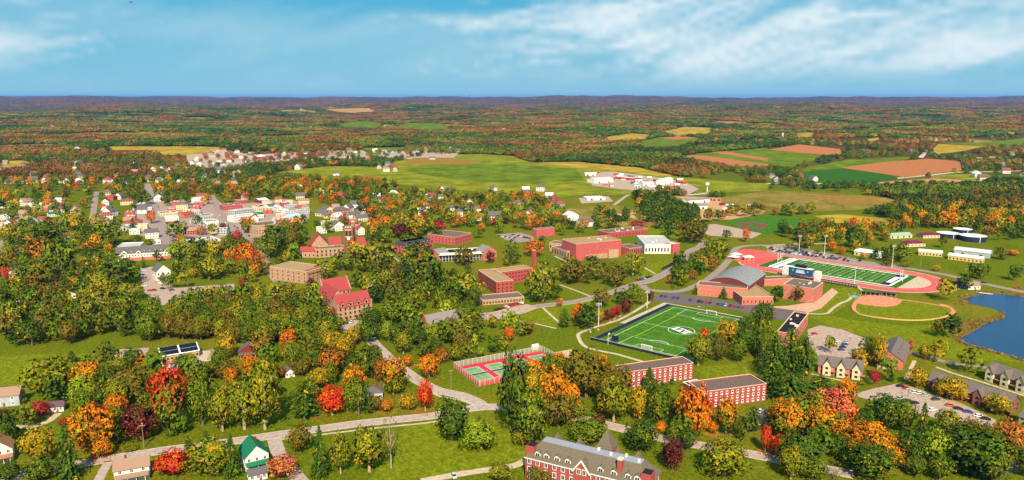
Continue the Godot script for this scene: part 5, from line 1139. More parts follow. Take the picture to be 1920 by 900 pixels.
[3,-130,-1178,-0.6,1.21,"white","red",25,0],
[1,-105,-1249,-0.3,1.38,"tan","grey",13,-2],
[2,-60,-1076,-0.4,1.1,"grey","grey",13,-2],
[2,-510,-1889,0.2,1.1,"tan","brown",73,-3],
[2,-476,-1942,-0.1,1.1,"white","tan",73,2],
[2,-667,-1669,0.2,1.1,"tan","tan",73,-2],
[2,-585,-2129,0.5,1.1,"white","tan",73,1],
[2,-740,-1896,0.1,1.1,"white","brown",73,-2],
[2,-478,-1911,-0.3,1.1,"cream","grey",73,-2],
[2,-619,-1911,-0.1,1.1,"cream","tan",73,0],
[2,-600,-1859,0,1.1,"tan","pink",73,-3],
[2,-726,-2087,0,1.1,"tan","pink",73,-2],
[2,-798,-2079,0.5,1.1,"cream","pink",73,0],
[2,-504,-1981,0.1,1.1,"white","brown",73,-3],
[2,-386,-2005,0.3,1.1,"cream","brown",73,-1],
[2,-806,-2021,0.1,1.1,"cream","brown",73,1],
[2,-567,-1966,-0,1.1,"tan","tan",73,-3],
[2,-540,-1942,0.2,1.1,"cream","brown",73,2],
[2,-271,-1981,0.4,1.1,"cream","grey",73,-3],
[2,-208,-1958,0.1,1.1,"white","tan",73,-1],
[2,-822,-1942,0.4,1.1,"tan","brown",73,-2],
[0,-387,-885,0.3,0.9,"tan","grey",132,0],
[4,-438,-1026,0.3,0.9,"grey","white",86,1],
[4,-357,-885,0.3,0.93,"cream","tan",86,-3],
[0,-338,-969,1.9,1.05,"white","red",43,0],
[4,-506,-1116,1.9,0.94,"brick","white",19,-1],
[5,-454,-1040,0.3,0.96,"cream","tan",86,-2],
[0,-473,-1140,1.9,1.05,"tan","red",86,0],
[5,-408,-956,0.3,1.04,"grey","white",86,2],
[3,-254,-1065,1.9,0.97,"cream","brown",11,0],
[5,-331,-939,1.9,0.93,"cream","tan",43,0],
[4,-481,-1044,1.9,0.89,"brick","white",19,2],
[4,-310,-987,1.9,1.02,"tan","white",127,0],
[4,-449,-876,0.3,0.92,"white","white",19,0],
[4,-373,-1123,1.9,1.02,"tan","tan",14,0],
[4,-229,-884,0.3,0.99,"white","white",84,0],
[5,-382,-913,0.3,0.9,"grey","grey",86,-2],
[4,-205,-949,1.9,0.96,"brick","tan",11,0],
[3,-492,-945,1.9,0.98,"brick","brown",19,0],
[4,-339,-1127,0.3,0.85,"cream","tan",127,0],
[4,-474,-902,1.9,1,"grey","white",19,0],
[4,-502,-971,1.9,1.06,"brick","white",19,1],
[4,-468,-1106,1.9,1.03,"brick","white",86,0],
[3,-363,-1151,1.9,0.89,"cream","red",14,0],
[4,-280,-951,1.9,0.88,"tan","grey",127,0],
[4,-198,-928,1.9,0.94,"brick","white",11,0],
[0,-379,-872,0.3,1.01,"brick","brown",132,0],
[5,-236,-941,0.3,0.94,"cream","tan",11,0],
[4,-285,-913,0.3,1.01,"brick","tan",127,-3],
[4,-308,-961,1.9,0.88,"grey","tan",127,-2],
[0,-191,-898,0.3,0.89,"tan","brown",11,0],
[4,-525,-1014,1.9,0.95,"brick","grey",19,0],
[4,-302,-1008,0.3,1.06,"grey","tan",127,-3],
[5,-344,-1039,1.9,1.07,"brick","tan",127,-2],
[3,-519,-1037,1.9,1.09,"white","grey",19,0],
[4,-454,-904,1.9,1.02,"cream","white",19,0],
[4,-347,-1012,1.9,0.91,"grey","white",86,-1],
[5,-216,-1069,0.3,1,"tan","grey",11,0],
[4,-409,-895,1.9,0.92,"tan","tan",19,0],
[4,-490,-1149,1.9,1.02,"white","white",86,0],
[4,-343,-874,0.3,1.06,"grey","grey",86,-3],
[5,-460,-1076,1.9,0.97,"brick","tan",86,0],
[4,-318,-902,1.9,1.07,"white","tan",43,0],
[3,-305,-1057,1.9,0.87,"grey","red",127,0],
[4,-363,-1099,1.9,0.98,"white","grey",14,0],
[5,-552,-1103,1.9,1.08,"grey","white",136,0],
[4,-291,-1039,0.3,1.01,"grey","grey",127,0],
]
var CARS := [
[122,-590.2,1.05,"black",0,"black car",75,-2],
[124.9,-588.5,1,"blue",0,"blue car",75,-2],
[130.8,-584.9,1.05,"blue",0,"blue car",75,-3],
[133.7,-583.1,4.18,"charcoal",0,"charcoal car",75,-2],
[142.6,-577.7,1.01,"charcoal",0,"charcoal car",75,-3],
[148.5,-574.1,4.16,"black",1,"black car",75,-3],
[150.6,-572.5,1.04,"charcoal",0,"charcoal car",78,1],
[153.3,-570.8,4.15,"red",0,"red car",78,1],
[156.1,-569.2,4.18,"charcoal",0,"charcoal car",78,2],
[161.5,-565.8,1.02,"charcoal",0,"charcoal car",78,-1],
[164.2,-564.1,4.13,"blue",0,"blue car",78,-2],
[166.9,-562.5,4.18,"silver",0,"silver car",78,0],
[169.6,-560.8,1.03,"maroon",1,"maroon car",78,0],
[172.3,-559.1,1.03,"red",0,"red car",78,2],
[175,-557.4,1,"blue",0,"blue car",78,-3],
[177.7,-555.8,1.04,"red",0,"red car",78,-1],
[275.7,-781.3,0.82,"red",1,"red car",71,1],
[278.2,-778.9,0.8,"black",0,"black car",71,1],
[280.8,-776.5,3.96,"white",0,"white car",71,1],
[283.4,-774.1,0.82,"black",0,"black car",71,2],
[285.9,-771.7,3.94,"silver",0,"silver car",71,-2],
[288.5,-769.3,3.94,"black",0,"black car",71,3],
[291,-766.9,0.79,"blue",0,"blue car",71,1],
[293.6,-764.5,0.82,"black",0,"black car",71,4],
[296.2,-762.1,0.79,"white",0,"white car",71,2],
[298.7,-759.7,3.96,"blue",0,"blue car",71,2],
[301.3,-757.3,3.95,"blue",1,"blue car",71,3],
[303.8,-754.8,3.97,"black",1,"black car",71,5],
[306.4,-752.4,3.96,"white",0,"white car",71,3],
[309,-750,0.8,"red",0,"red car",71,2],
[311.5,-747.6,3.93,"white",1,"white car",71,4],
[314.1,-745.2,0.8,"black",1,"black car",71,-1],
[316.6,-742.8,0.8,"silver",0,"silver car",71,-3],
[319.2,-740.4,0.81,"white",1,"white car",71,-1],
[321.8,-738,0.79,"red",0,"red car",71,-1],
[324.3,-735.6,3.94,"blue",0,"blue car",71,4],
[326.9,-733.2,0.82,"blue",0,"blue car",71,-1],
[277.3,-792.8,0.81,"white",0,"white car",67,1],
[280,-790.2,0.81,"black",0,"black car",67,1],
[282.8,-787.6,3.96,"white",0,"white car",67,2],
[285.6,-785,0.82,"silver",0,"silver car",67,1],
[288.3,-782.4,0.82,"white",0,"white car",67,3],
[291.1,-779.8,0.84,"black",0,"black car",67,2],
[293.8,-777.2,0.82,"silver",0,"silver car",67,2],
[299.3,-772,0.82,"charcoal",1,"charcoal car",67,1],
[302.1,-769.4,3.95,"charcoal",0,"charcoal car",67,2],
[304.8,-766.8,0.79,"charcoal",0,"charcoal car",67,3],
[307.6,-764.2,3.94,"black",0,"black car",67,3],
[310.4,-761.6,3.98,"white",0,"white car",67,-1],
[318.6,-753.8,0.8,"black",1,"black car",67,-1],
[321.4,-751.2,0.79,"silver",1,"silver car",67,3],
[324.1,-748.6,0.83,"silver",0,"silver car",67,-1],
[326.9,-746,3.95,"charcoal",1,"charcoal car",67,-1],
[276.9,-771.5,3.99,"white",0,"white car",77,1],
[279.8,-768.9,0.88,"maroon",0,"maroon car",77,1],
[282.8,-766.4,0.85,"charcoal",1,"charcoal car",77,1],
[285.8,-763.9,0.88,"charcoal",0,"charcoal car",77,2],
[288.7,-761.3,0.84,"charcoal",0,"charcoal car",77,3],
[291.7,-758.8,0.87,"white",0,"white car",77,2],
[294.7,-756.3,4.02,"white",0,"white car",77,3],
[297.6,-753.7,4.03,"white",0,"white car",77,-1],
[300.6,-751.2,0.88,"blue",0,"blue car",77,0],
[303.6,-748.7,0.85,"black",0,"black car",77,1],
[306.5,-746.1,0.85,"charcoal",1,"charcoal car",77,4],
[309.5,-743.6,0.85,"maroon",0,"maroon car",77,2],
[312.5,-741,0.86,"silver",0,"silver car",77,0],
[315.4,-738.5,4.02,"black",0,"black car",77,2],
[318.4,-736,0.86,"charcoal",0,"charcoal car",77,5],
[321.3,-733.4,4,"charcoal",0,"charcoal car",77,-1],
[324.3,-730.9,3.99,"maroon",0,"maroon car",77,-1],
[330.2,-725.8,4.03,"black",1,"black car",77,3],
[333.2,-723.3,4,"black",0,"black car",77,-1],
[331.7,-738.3,3.85,"red",0,"red car",3,0],
[335,-734.5,3.89,"maroon",0,"maroon car",3,0],
[338.3,-730.8,0.74,"silver",1,"silver car",3,-2],
[341.6,-727,3.89,"silver",0,"silver car",3,-3],
[344.9,-723.3,3.85,"black",1,"black car",3,0],
[142.3,-686.1,5.39,"charcoal",0,"charcoal car",5,1],
[145.7,-692.1,5.41,"black",1,"black car",5,1],
[149.1,-698,2.27,"black",1,"black car",5,2],
[152.5,-704,2.24,"charcoal",0,"charcoal car",5,2],
[155.8,-710,2.24,"black",0,"black car",5,-1],
[159.2,-716,2.26,"charcoal",0,"charcoal car",5,-1],
[111.8,-644.4,5.14,"red",1,"red car",4,0],
[115.1,-647.6,5.15,"blue",0,"blue car",4,0],
[118.4,-650.9,5.11,"silver",0,"silver car",4,0],
[121.7,-654.1,1.97,"black",0,"black car",4,0],
[125,-657.4,5.13,"charcoal",0,"charcoal car",4,0],
[-12.2,-549.9,2.39,"black",0,"black car",34,-2],
[-9.51,-552.7,2.39,"black",0,"black car",34,-3],
[-6.8,-555.5,2.34,"red",0,"red car",34,1],
[-4.1,-558.3,5.54,"white",0,"white car",34,-2],
[-1.39,-561,5.49,"red",1,"red car",34,2],
[1.32,-563.8,2.39,"red",1,"red car",34,3],
[4.03,-566.6,5.53,"red",1,"red car",34,-1],
[6.74,-569.4,2.35,"white",1,"white car",34,-3],
[-22,-539.9,0.3,"silver",0,"silver car",113,0],
[218.4,-397,0.15,"black",0,"black car",76,-2],
[220.1,-393.9,0.15,"red",0,"red car",76,-2],
[221.6,-387.8,0.15,"white",0,"white car",76,1],
[223.7,-386.3,0.15,"white",0,"white car",76,2],
[225.4,-384,0.15,"silver",0,"silver car",76,-3],
[209.5,-379.6,0.15,"silver",0,"silver car",76,-2],
[211.7,-376,0.15,"charcoal",0,"charcoal car",76,-2],
[213.9,-373.2,0.15,"black",0,"black car",76,-3],
[207.3,-365,0.15,"red",0,"red car",76,-3],
[218.3,-364.3,0.15,"white",0,"white car",76,-1],
[227.7,-378.2,0.1,"charcoal",0,"charcoal car",76,-3],
[230.6,-369.7,-0.45,"orange",0,"orange car",74,0],
[232.7,-365.6,-0.45,"black",0,"black car",74,-2],
[235.3,-361.6,-0.45,"blue",0,"blue car",74,0],
[237.6,-356.4,-0.45,"white",0,"white car",74,0],
[239.1,-353.2,-0.45,"black",0,"black car",74,-3],
[190.8,-392.3,1.2,"black",1,"black pickup",114,0],
[207.6,-491.2,0.2,"red",0,"red car",69,0],
[202.7,-485.4,0.2,"silver",0,"silver car",69,1],
[216.1,-475.3,0.2,"white",0,"white car",69,0],
[212.9,-470.9,0.2,"silver",0,"silver car",69,2],
[209.3,-466.6,0.2,"maroon",0,"maroon car",69,0],
[221.6,-473.1,0.2,"silver",0,"silver car",69,-1],
[218.6,-468.7,0.2,"blue",0,"blue car",69,-3],
[214.9,-463.4,0.2,"black",0,"black car",69,1],
[211.6,-458.2,0.2,"blue",0,"blue car",69,-2],
[231.8,-465.5,0.2,"black",0,"black car",69,-1],
[229,-460.3,0.2,"charcoal",0,"charcoal car",69,0],
[226.3,-455.2,0.2,"black",0,"black car",69,2],
[125.4,-362.9,0.8,"blue",0,"blue car",152,0],
[128.7,-362.9,0.8,"white",0,"white car",152,-3],
[118.1,-342.7,0.8,"white",0,"white car",152,-2],
[-345.8,-681.7,0.03,"white",0,"white car",68,1],
[-338.5,-664.6,0.26,"blue",0,"blue car",68,0],
[-324.9,-634.7,0.1,"maroon",0,"maroon car",68,-2],
[-316.6,-623.5,0.22,"white",0,"white car",68,2],
[-303.9,-607.3,-0.02,"red",0,"red car",68,0],
[-301.1,-609.1,-0.04,"maroon",0,"maroon car",68,-3],
[-291.3,-583.7,0.04,"white",0,"white car",68,-1],
[-286.7,-575.7,-0.12,"red",1,"red pickup",68,0],
[-305.8,-632.8,-0.15,"white",1,"white pickup",68,0],
[-296.4,-614.4,-0.3,"black",0,"black car",68,0],
[-284.6,-600.4,0.07,"silver",0,"silver car",68,0],
[-286.3,-609.1,0.43,"charcoal",0,"charcoal car",68,0],
[-15,-859.1,4.09,"black",0,"black car",70,-2],
[-12.4,-857.1,0.9,"silver",0,"silver car",70,0],
[-9.82,-855.2,0.95,"white",0,"white car",70,1],
[-7.24,-853.3,0.95,"charcoal",0,"charcoal car",70,-2],
[-4.66,-851.4,0.93,"white",0,"white car",70,2],
[-2.08,-849.5,4.06,"black",0,"black car",70,-3],
[0.49,-847.5,4.07,"white",0,"white car",70,-1],
[3.07,-845.6,0.95,"charcoal",0,"charcoal car",70,-3],
[1.26,-865.9,0.71,"maroon",0,"maroon car",66,1],
[4.39,-862.1,3.82,"silver",1,"silver car",66,-2],
[7.52,-858.3,0.66,"maroon",1,"maroon car",66,2],
[10.7,-854.4,0.67,"white",0,"white car",66,0],
[13.8,-850.6,0.69,"black",0,"black car",66,-2],
[16.9,-846.7,0.67,"black",0,"black car",66,-3],
[20.1,-842.9,0.71,"maroon",0,"maroon car",66,-1],
[23.2,-839.1,0.67,"silver",0,"silver car",66,-3],
[-124.6,-510.6,1.3,"charcoal",0,"charcoal car",57,-2],
[-122.9,-511.9,1.3,"silver",0,"silver car",57,0],
[-120.5,-514.5,1.3,"black",0,"black car",57,0],
[-118.4,-515.7,1.3,"charcoal",0,"charcoal car",57,-3],
[-115.9,-518.3,1.3,"white",0,"white car",57,0],
[-24.9,-295.5,-1.3,"silver",0,"silver car",117,0],
[430.2,-616.2,-0.25,"red",1,"red pickup",118,0],
[413.1,-634.7,-0.25,"black",0,"black car",118,0],
[192.9,-761.9,0.9,"maroon",0,"maroon car",111,0],
[936.8,-1578.1,0.1,"white",0,"white car",115,0],
[741.6,-1468.7,0.1,"black",0,"black car",115,0],
[-478.7,-1011,2.04,"charcoal",0,"charcoal car",120,3],
[-544,-1112.9,2.07,"charcoal",0,"charcoal car",120,1],
[-522.3,-1072.8,2.07,"black",0,"black car",120,-2],
[-453.3,-939.7,2.04,"silver",0,"silver car",120,0],
[-523.1,-1094.1,2.07,"charcoal",0,"charcoal car",120,2],
[-537.4,-1100.6,2.07,"maroon",0,"maroon car",120,-2],
[-426.9,-887.6,2.04,"black",0,"black car",120,-3],
[-395.9,-826.6,2.04,"maroon",0,"maroon car",120,-3],
[-416,-886.8,2.04,"charcoal",0,"charcoal car",120,-1],
[-402.6,-1015.6,2.04,"white",0,"white car",119,-2],
[-320.2,-867.7,2.14,"charcoal",0,"charcoal car",119,-2],
[-371.3,-953.8,2.04,"white",0,"white car",119,-3],
[-340.9,-913.5,2.14,"black",0,"black car",119,-2],
[-303.4,-834.3,2.04,"blue",0,"blue car",119,-3],
[-307.8,-859.3,2.04,"black",0,"black car",119,-3],
[-314.4,-856,2.04,"silver",0,"silver car",119,0],
[-317.5,-862.2,2.04,"charcoal",0,"charcoal car",119,-3],
[-348.8,-925.9,2.14,"blue",0,"blue car",119,-2],
[-630.6,-1111.8,2.06,"white",0,"white car",116,0],
[-681,-1219,2.06,"black",0,"black car",116,-3],
[-792.1,-1418.3,2.06,"charcoal",0,"charcoal car",116,0],
[-644.1,-1137.3,2.06,"black",0,"black car",116,-2],
[-798.3,-1430,2.06,"silver",0,"silver car",116,0],
]
var POLES := [
["floodlight",317.7,0,-743.4,22.6,"tall steel floodlight mast",35,3],
["floodlight",360.2,0,-690.5,23.2,"tall steel floodlight mast",35,-1],
["floodlight",295.4,0,-625.3,17,"tall steel floodlight mast",35,4],
["floodlight",248,0,-670.9,19.6,"tall steel floodlight mast",35,1],
["floodlight",300.1,0,-764.6,18.7,"tall steel floodlight mast",35,2],
["floodlight",61.4,0,-509.4,17.3,"steel floodlight mast",36,1],
["floodlight",104.1,0,-555.8,14,"steel floodlight mast",36,2],
["floodlight",176.1,0,-508.1,13.7,"steel floodlight mast",36,-1],
["flag",63.2,0,-469.8,8.06,"white flagpole",2,0],
["utility",-170.8,0,-322.3,11.9,"wooden utility pole",10,0],
["utility",-77.9,0,-356.4,10.9,"wooden utility pole",97,0],
["utility",-33.8,0,-392.3,11.9,"wooden utility pole",107,0],
["utility",-49.7,0,-369.7,7.14,"wooden utility pole",24,0],
["utility",-277.4,0,-619.8,14.5,"wooden utility pole",63,0],
["utility",-166.6,0,-561.7,9.44,"wooden utility pole",101,0],
["utility",416.3,0,-662.5,8.47,"wooden utility pole",65,2],
["utility",415.8,0,-666.7,5.52,"wooden utility pole",65,1],
["utility",424.6,0,-656.4,7.42,"wooden utility pole",65,-1],
["utility",392.4,0,-699.6,12.6,"wooden utility pole",110,0],
["utility",219.5,0,-308.4,4.35,"wooden utility pole",54,0],
["utility",-222.8,0,-322.3,10.6,"wooden utility pole",49,0],
["utility",-383.1,0,-820,11.5,"wooden utility pole",132,0],
["utility",-237.1,0,-704.2,10.5,"wooden utility pole",88,0],
["utility",-596.6,0,-1059.6,15.4,"wooden utility pole",51,0],
["utility",296.2,0,-781.3,9.28,"wooden utility pole",44,0],
["utility",-445.9,0,-816.8,9.67,"wooden utility pole",91,0],
["lamp",214.7,0,-381.8,5.21,"slim car park lamp post",99,0],
["lamp",224.5,0,-474.2,4.44,"slim car park lamp post",12,0],
["lamp",139.1,0,-535.7,7,"slim car park lamp post",145,0],
["sphere",332.8,0,-1266.6,17.3,"white ball on a slender tower above the works yard",1,0],
["mast",-774.7,84.9,-13789.4,122.6,"thin radio mast on the far ridge",0,0],
]
var CONTAINERS := [
[181,-1358,-0.1,"orange","orange trailer box",72,3],
[316,-1357,0.8,"silver","silver trailer box",72,-1],
[283,-1291,0.1,"maroon","maroon trailer box",72,-1],
[180,-1344,0.2,"silver","silver trailer box",72,1],
[255,-1344,0.3,"white","white trailer box",72,10],
[251,-1468,0.7,"red","red trailer box",72,4],
[216,-1445,-0,"silver","silver trailer box",72,2],
[238,-1513,-0.3,"charcoal","charcoal trailer box",72,2],
[250,-1337,0.3,"white","white trailer box",72,9],
[171,-1366,0,"orange","orange trailer box",72,1],
[258,-1498,-0.2,"white","white trailer box",72,7],
[228,-1552,0.4,"white","white trailer box",72,5],
[323,-1395,0.2,"red","red trailer box",72,-1],
[218,-1520,-0.2,"white","white trailer box",72,3],
[290,-1434,-0.1,"charcoal","charcoal trailer box",72,-1],
[304,-1370,0.1,"white","white trailer box",72,-1],
[182,-1585,0.4,"red","red trailer box",72,1],
[176,-1373,0.2,"orange","orange trailer box",72,2],
[216,-1554,0.3,"red","red trailer box",72,3],
[227,-1398,0.2,"charcoal","charcoal trailer box",72,3],
[176,-1395,0.5,"white","white trailer box",72,2],
[197,-1462,0.7,"charcoal","charcoal trailer box",72,1],
[175,-1575,-0.2,"white","white trailer box",72,1],
[266,-1323,0.6,"white","white trailer box",72,11],
[247,-1492,0.7,"silver","silver trailer box",72,3],
[259,-1426,0.5,"orange","orange trailer box",72,-1],
[276,-1496,-0.1,"white","white trailer box",72,8],
[179,-1345,0.6,"red","red trailer box",72,2],
[295,-1431,-0.3,"maroon","maroon trailer box",72,3],
[259,-1425,-0,"orange","orange trailer box",72,4],
[244,-1504,0.2,"maroon","maroon trailer box",72,1],
[231,-1383,0.4,"white","white trailer box",72,6],
[277,-1438,0.1,"maroon","maroon trailer box",72,2],
[223,-1528,0.4,"white","white trailer box",72,4],
[222,-1129,0.6,"maroon","maroon trailer box",112,1],
[323,-1101,0.1,"white","white trailer box",112,4],
[221,-1145,0.5,"red","red trailer box",112,1],
[308,-1053,0.5,"orange","orange trailer box",112,1],
[305,-1044,-0.1,"red","red trailer box",112,-1],
[307,-1043,0.8,"orange","orange trailer box",112,2],
[262,-1111,-0.3,"white","white trailer box",112,2],
[242,-1090,0.7,"maroon","maroon trailer box",112,2],
[326,-1100,0.8,"white","white trailer box",112,5],
[316,-1114,0.4,"maroon","maroon trailer box",112,-1],
[254,-1023,0.2,"red","red trailer box",112,2],
[349,-1093,0.3,"white","white trailer box",112,-1],
[355,-1099,0.2,"silver","silver trailer box",112,0],
[314,-1067,0.1,"orange","orange trailer box",112,-1],
[256,-1143,-0.4,"white","white trailer box",112,1],
[306,-1062,0.8,"white","white trailer box",112,3],
]
var WHERE := ["against the sky","at its right end","at the corner of the soccer field","at the end of the stadium car park","at the kerb below the red theatre","at the kerb by the science hall","behind the L-shaped brick hall","behind the barrel-vaulted gym","behind the black-roofed block","behind the brick townhouse row","behind the brown-roofed white house","behind the clock tower church","behind the cream townhouse row","behind the curved white library","behind the downtown shop blocks","behind the far ball field","behind the flat tan stone hall","behind the flat-roofed brick dormitory","behind the gabled brick hall","behind the gabled white inn","behind the green-roofed white house","behind the grey-roofed brick chapel","behind the long street","behind the maroon house","behind the mown meadow","behind the old slate-roofed hall","behind the parking lot cars","behind the playing meadow","behind the red-roofed stone hall","behind the road junction","behind the round blue tanks","behind the running track","behind the striped tennis courts","behind the windowless red theatre","beside the L-shaped brick hall","beside the running track","beside the soccer field","in front of the barrel-vaulted gym","in front of the black-roofed block","in front of the brick townhouse row","in front of the clock tower church","in front of the cream townhouse row","in front of the curved white library","in front of the downtown shop blocks","in front of the far ball field","in front of the flat tan stone hall","in front of the flat-roofed brick dormitory","in front of the gabled white inn","in front of the green-roofed white house","in front of the grey house","in front of the grey-roofed brick chapel","in front of the long street","in front of the maroon house","in front of the old slate-roofed hall","in front of the parking lot cars","in front of the playing meadow","in front of the pond","in front of the red-roofed stone hall","in front of the road junction","in front of the soccer field","in front of the softball field","in front of the solar-roofed pool house","in front of the striped tennis courts","in front of the tall white house","in front of the windowless red theatre","in front of the yellow sheds","in the back row behind the curved white library","in the back row of the stadium car park","in the car park before the tall white house","in the car park behind the cream townhouses","in the front row behind the curved white library","in the front row of the stadium car park","in the gravel works yard","in the housing park beyond downtown","in the last row before the dark brick townhouses","in the left half of the soccer field car park","in the lower car park","in the near row of the stadium car park","in the right half of the soccer field car park","left of the L-shaped brick hall","left of the barrel-vaulted gym","left of the black-roofed block","left of the brick townhouse row","left of the brown-roofed white house","left of the clock tower church","left of the cream townhouse row","left of the downtown shop blocks","left of the far ball field","left of the flat tan stone hall","left of the flat-roofed brick dormitory","left of the gabled brick hall","left of the gabled white inn","left of the green-roofed white house","left of the grey house","left of the grey-roofed brick chapel","left of the long street","left of the maroon house","left of the mown meadow","left of the old slate-roofed hall","left of the parking lot cars","left of the pond","left of the red-roofed stone hall","left of the road junction","left of the round blue tanks","left of the running track","left of the soccer field","left of the solar-roofed pool house","left of the striped tennis courts","left of the tall white house","left of the windowless red theatre","left of the yellow sheds","on the bend beside the science hall","on the dirt lot","on the drive behind the grey-roofed chapel","on the drive in front of the cream townhouses","on the far country road","on the long street","on the path below the mown meadow","on the road above the pond","on the street past the blank tan building","on the wide street above the inn","right of the L-shaped brick hall","right of the brick townhouse row","right of the brown-roofed white house","right of the clock tower church","right of the cream townhouse row","right of the curved white library","right of the downtown shop blocks","right of the far ball field","right of the flat tan stone hall","right of the flat-roofed brick dormitory","right of the gabled brick hall","right of the gabled white inn","right of the green-roofed white house","right of the grey house","right of the grey-roofed brick chapel","right of the long street","right of the maroon house","right of the mown meadow","right of the old slate-roofed hall","right of the playing meadow","right of the red-roofed stone hall","right of the road junction","right of the round blue tanks","right of the running track","right of the soccer field","right of the softball field","right of the solar-roofed pool house","right of the striped tennis courts","right of the tall white house","right of the windowless red theatre","right of the yellow sheds","under the trees right of the flat-roofed dormitory"]
var CLEARINGS := [
0,
4,
5,
6,
7,
8,
9,
10,
11,
12,
13,
15,
18,
19,
20,
21,
22,
23,
24,
25,
26,
27,
28,
29,
31,
33,
]
var SPECIAL := [
["football",303.9,-681.2,-0.76,108.7,51.7],
["soccer",118.3,-500,-0.67,70,108],
["tennis",0.34,-427.1,0.51,61.1,33.4],
["softball",[281.4,-590.2],[256.7,-548.4],[261,-533],[286.3,-520.9],[311.8,-524.9],[334.2,-541.3],[343.1,-557.2],[329.2,-570.9],[310.3,-583.7],[299.4,-597]],
["infield",[271.5,-569.4],[273.1,-575.7],[285.6,-591.9],[302.1,-595.3],[314.6,-582.1],[308.1,-570.9],[298.4,-561.7],[288.6,-558.7],[279.1,-563.3]],
]
var TANKS := [
[507.2,-854.8,11.7,5,"round dark blue tank with white roof, the left one of three"],
[523,-833,13.5,6,"largest round dark blue tank, nearest the road"],
[540.3,-881.5,10.2,5,"round tank with white roof behind the other two"],
]
var THINGS := [
["dock","pale plank dock reaching into the pond","dock",391.1,-598.7,-0.6,0],
["dugout","low dark dugout behind the softball infield, the left one","dugout",295.1,-595.3,-0.45,0],
["dugout","low dark dugout behind the softball infield, the right one","dugout",307.4,-593.6,-0.45,0],
["swimming_pool","covered swimming pool with white surround in front of the solar-roofed pool house","swimming pool",-199.5,-426.5,0.2,0],
["batting_cage","small blue practice pad beside the softball field","practice pad",279.6,-590.2,0.3,0],
["storage_silo","tall grey farm silo beside the far white barn","silo",927,-2578.6,0,17.1],
["sandstone_block","sandstone block on the bank of the soccer field, third from the left","block",65.1,-511.9,0,0],
["sandstone_block","sandstone block on the bank of the soccer field, fourth from the left","block",71,-519.6,0.4,0],
["sandstone_block","sandstone block on the bank of the soccer field, fifth from the left","block",75,-526.2,0.8,0],
["sandstone_block","sandstone block on the bank of the soccer field, sixth from the left","block",80.3,-533,1.2,0],
["sandstone_block","sandstone block on the bank of the soccer field, first from the left","block",54.3,-495.9,1.6,0],
["sandstone_block","sandstone block on the bank of the soccer field, second from the left","block",60,-500.7,2,0],
]
var BIRDS := [
[-86.7,181.2,-177.1,0.3,"dark bird gliding at the top left of the sky"],
[-193.8,201,-435.5,0.6,"faint bird lower left in the sky, below the dark one"],
[-185.4,203.8,-517.5,-0.3,"faintest small bird, right of the other two"],
]
var SPECIAL_TOWN := [
[-1365.1,-1400],
[-963.6,-1400],
[-481.9,-1400],
[-401.6,-1400],
[-264,-1416.9],
[-107.1,-1296.3],
[-26.4,-1224.6],
[33.4,-1160.2],
[104.5,-1211.1],
[210.2,-1217.8],
[253.4,-1259.4],
[306.5,-1118.9],
[362,-1044.4],
[482.7,-1044.4],
[499,-1015.4],
[731.6,-1044.4],
[1354.7,-1400],
[880.2,-905.7],
[-893.4,-905.7],
]
var SPECIAL_HOMES := [
[-1656.6,-2305.9],
[-1159.8,-2146],
[-741.3,-2171.9],
[-573.9,-2242.4],
[-269.7,-2371.3],
[-147.6,-2305.9],
[-143.4,-2013.2],
[-276.8,-1942.2],
[-326.2,-1757.7],
[-429.9,-1771.8],
[-529.2,-1540.8],
[-481.9,-1400],
[-1013.9,-1400],
]
var SPECIAL_FARMS := [
[466.8,-1926.7],
[979.4,-2558.1],
[2264.5,-3198.9],
[1006.1,-1400],
[744.8,-1400],
[589.2,-1204.5],
[444.3,-1288.7],
[363.3,-1492.3],
]
var SPECIAL_PARK := [
[-895.8,-2070.3],
[-830.7,-2163.2],
[-718.5,-2103.6],
[-615.5,-2163.2],
[-417.9,-2260.3],
[-300.6,-2224.5],
[-152.7,-2146],
[-152.8,-1950],
[-304.5,-1942.2],
[-355.1,-1844],
[-540.7,-1896.2],
[-604.6,-1764.8],
[-672.3,-1635.8],
[-771.5,-1771.8],
]

# ------------------------------------------------------------------ naming and tagging
func numbered(called: String) -> String:
	if names.has(called):
		names[called] += 1
		return "%s_%03d" % [called, names[called]]
	names[called] = 0
	return called

func tag(o: Node, label := "", category := "", group := "", kind := "") -> void:
	if label: o.set_meta("label", label)
	if category: o.set_meta("category", category)
	if group: o.set_meta("group", group)
	if kind: o.set_meta("kind", kind)

func thing(called: String, label: String, category: String, at: Vector3, turn := 0.0, group := "") -> Node3D:
	var o := Node3D.new()
	o.name = numbered(called)
	o.position = at
	o.rotation.y = turn
	tag(o, label, category, group)
	add_child(o)
	return o

func part(parent: Node, called: String, mesh: Mesh, mat, where := Transform3D()) -> MeshInstance3D:
	var o := MeshInstance3D.new()
	o.name = called
	o.mesh = mesh
	o.material_override = mat if mat is Material else M[mat]
	o.transform = where
	parent.add_child(o, true)
	return o

func struct(called: String, mesh: Mesh, mat) -> MeshInstance3D:
	var o := MeshInstance3D.new()
	o.name = numbered(called)
	o.mesh = mesh
	o.material_override = mat if mat is Material else M[mat]
	add_child(o)
	o.set_meta("kind", "structure")
	return o

func sentence(what: String, where: int, n: int) -> String:   # a label: what it is, where, and which one of several
	var order := ["first", "second", "third", "fourth", "fifth", "sixth", "seventh", "eighth", "ninth", "tenth", "eleventh", "twelfth"]
	var s: String = what + " " + WHERE[where]
	if n == -1: s += ", the rightmost"
	elif n == -2: s += ", the left one"
	elif n == -3: s += ", the right one"
	elif n > 0: s += ", " + (order[n - 1] if n <= 12 else "%dth" % n) + " from the left"
	return s

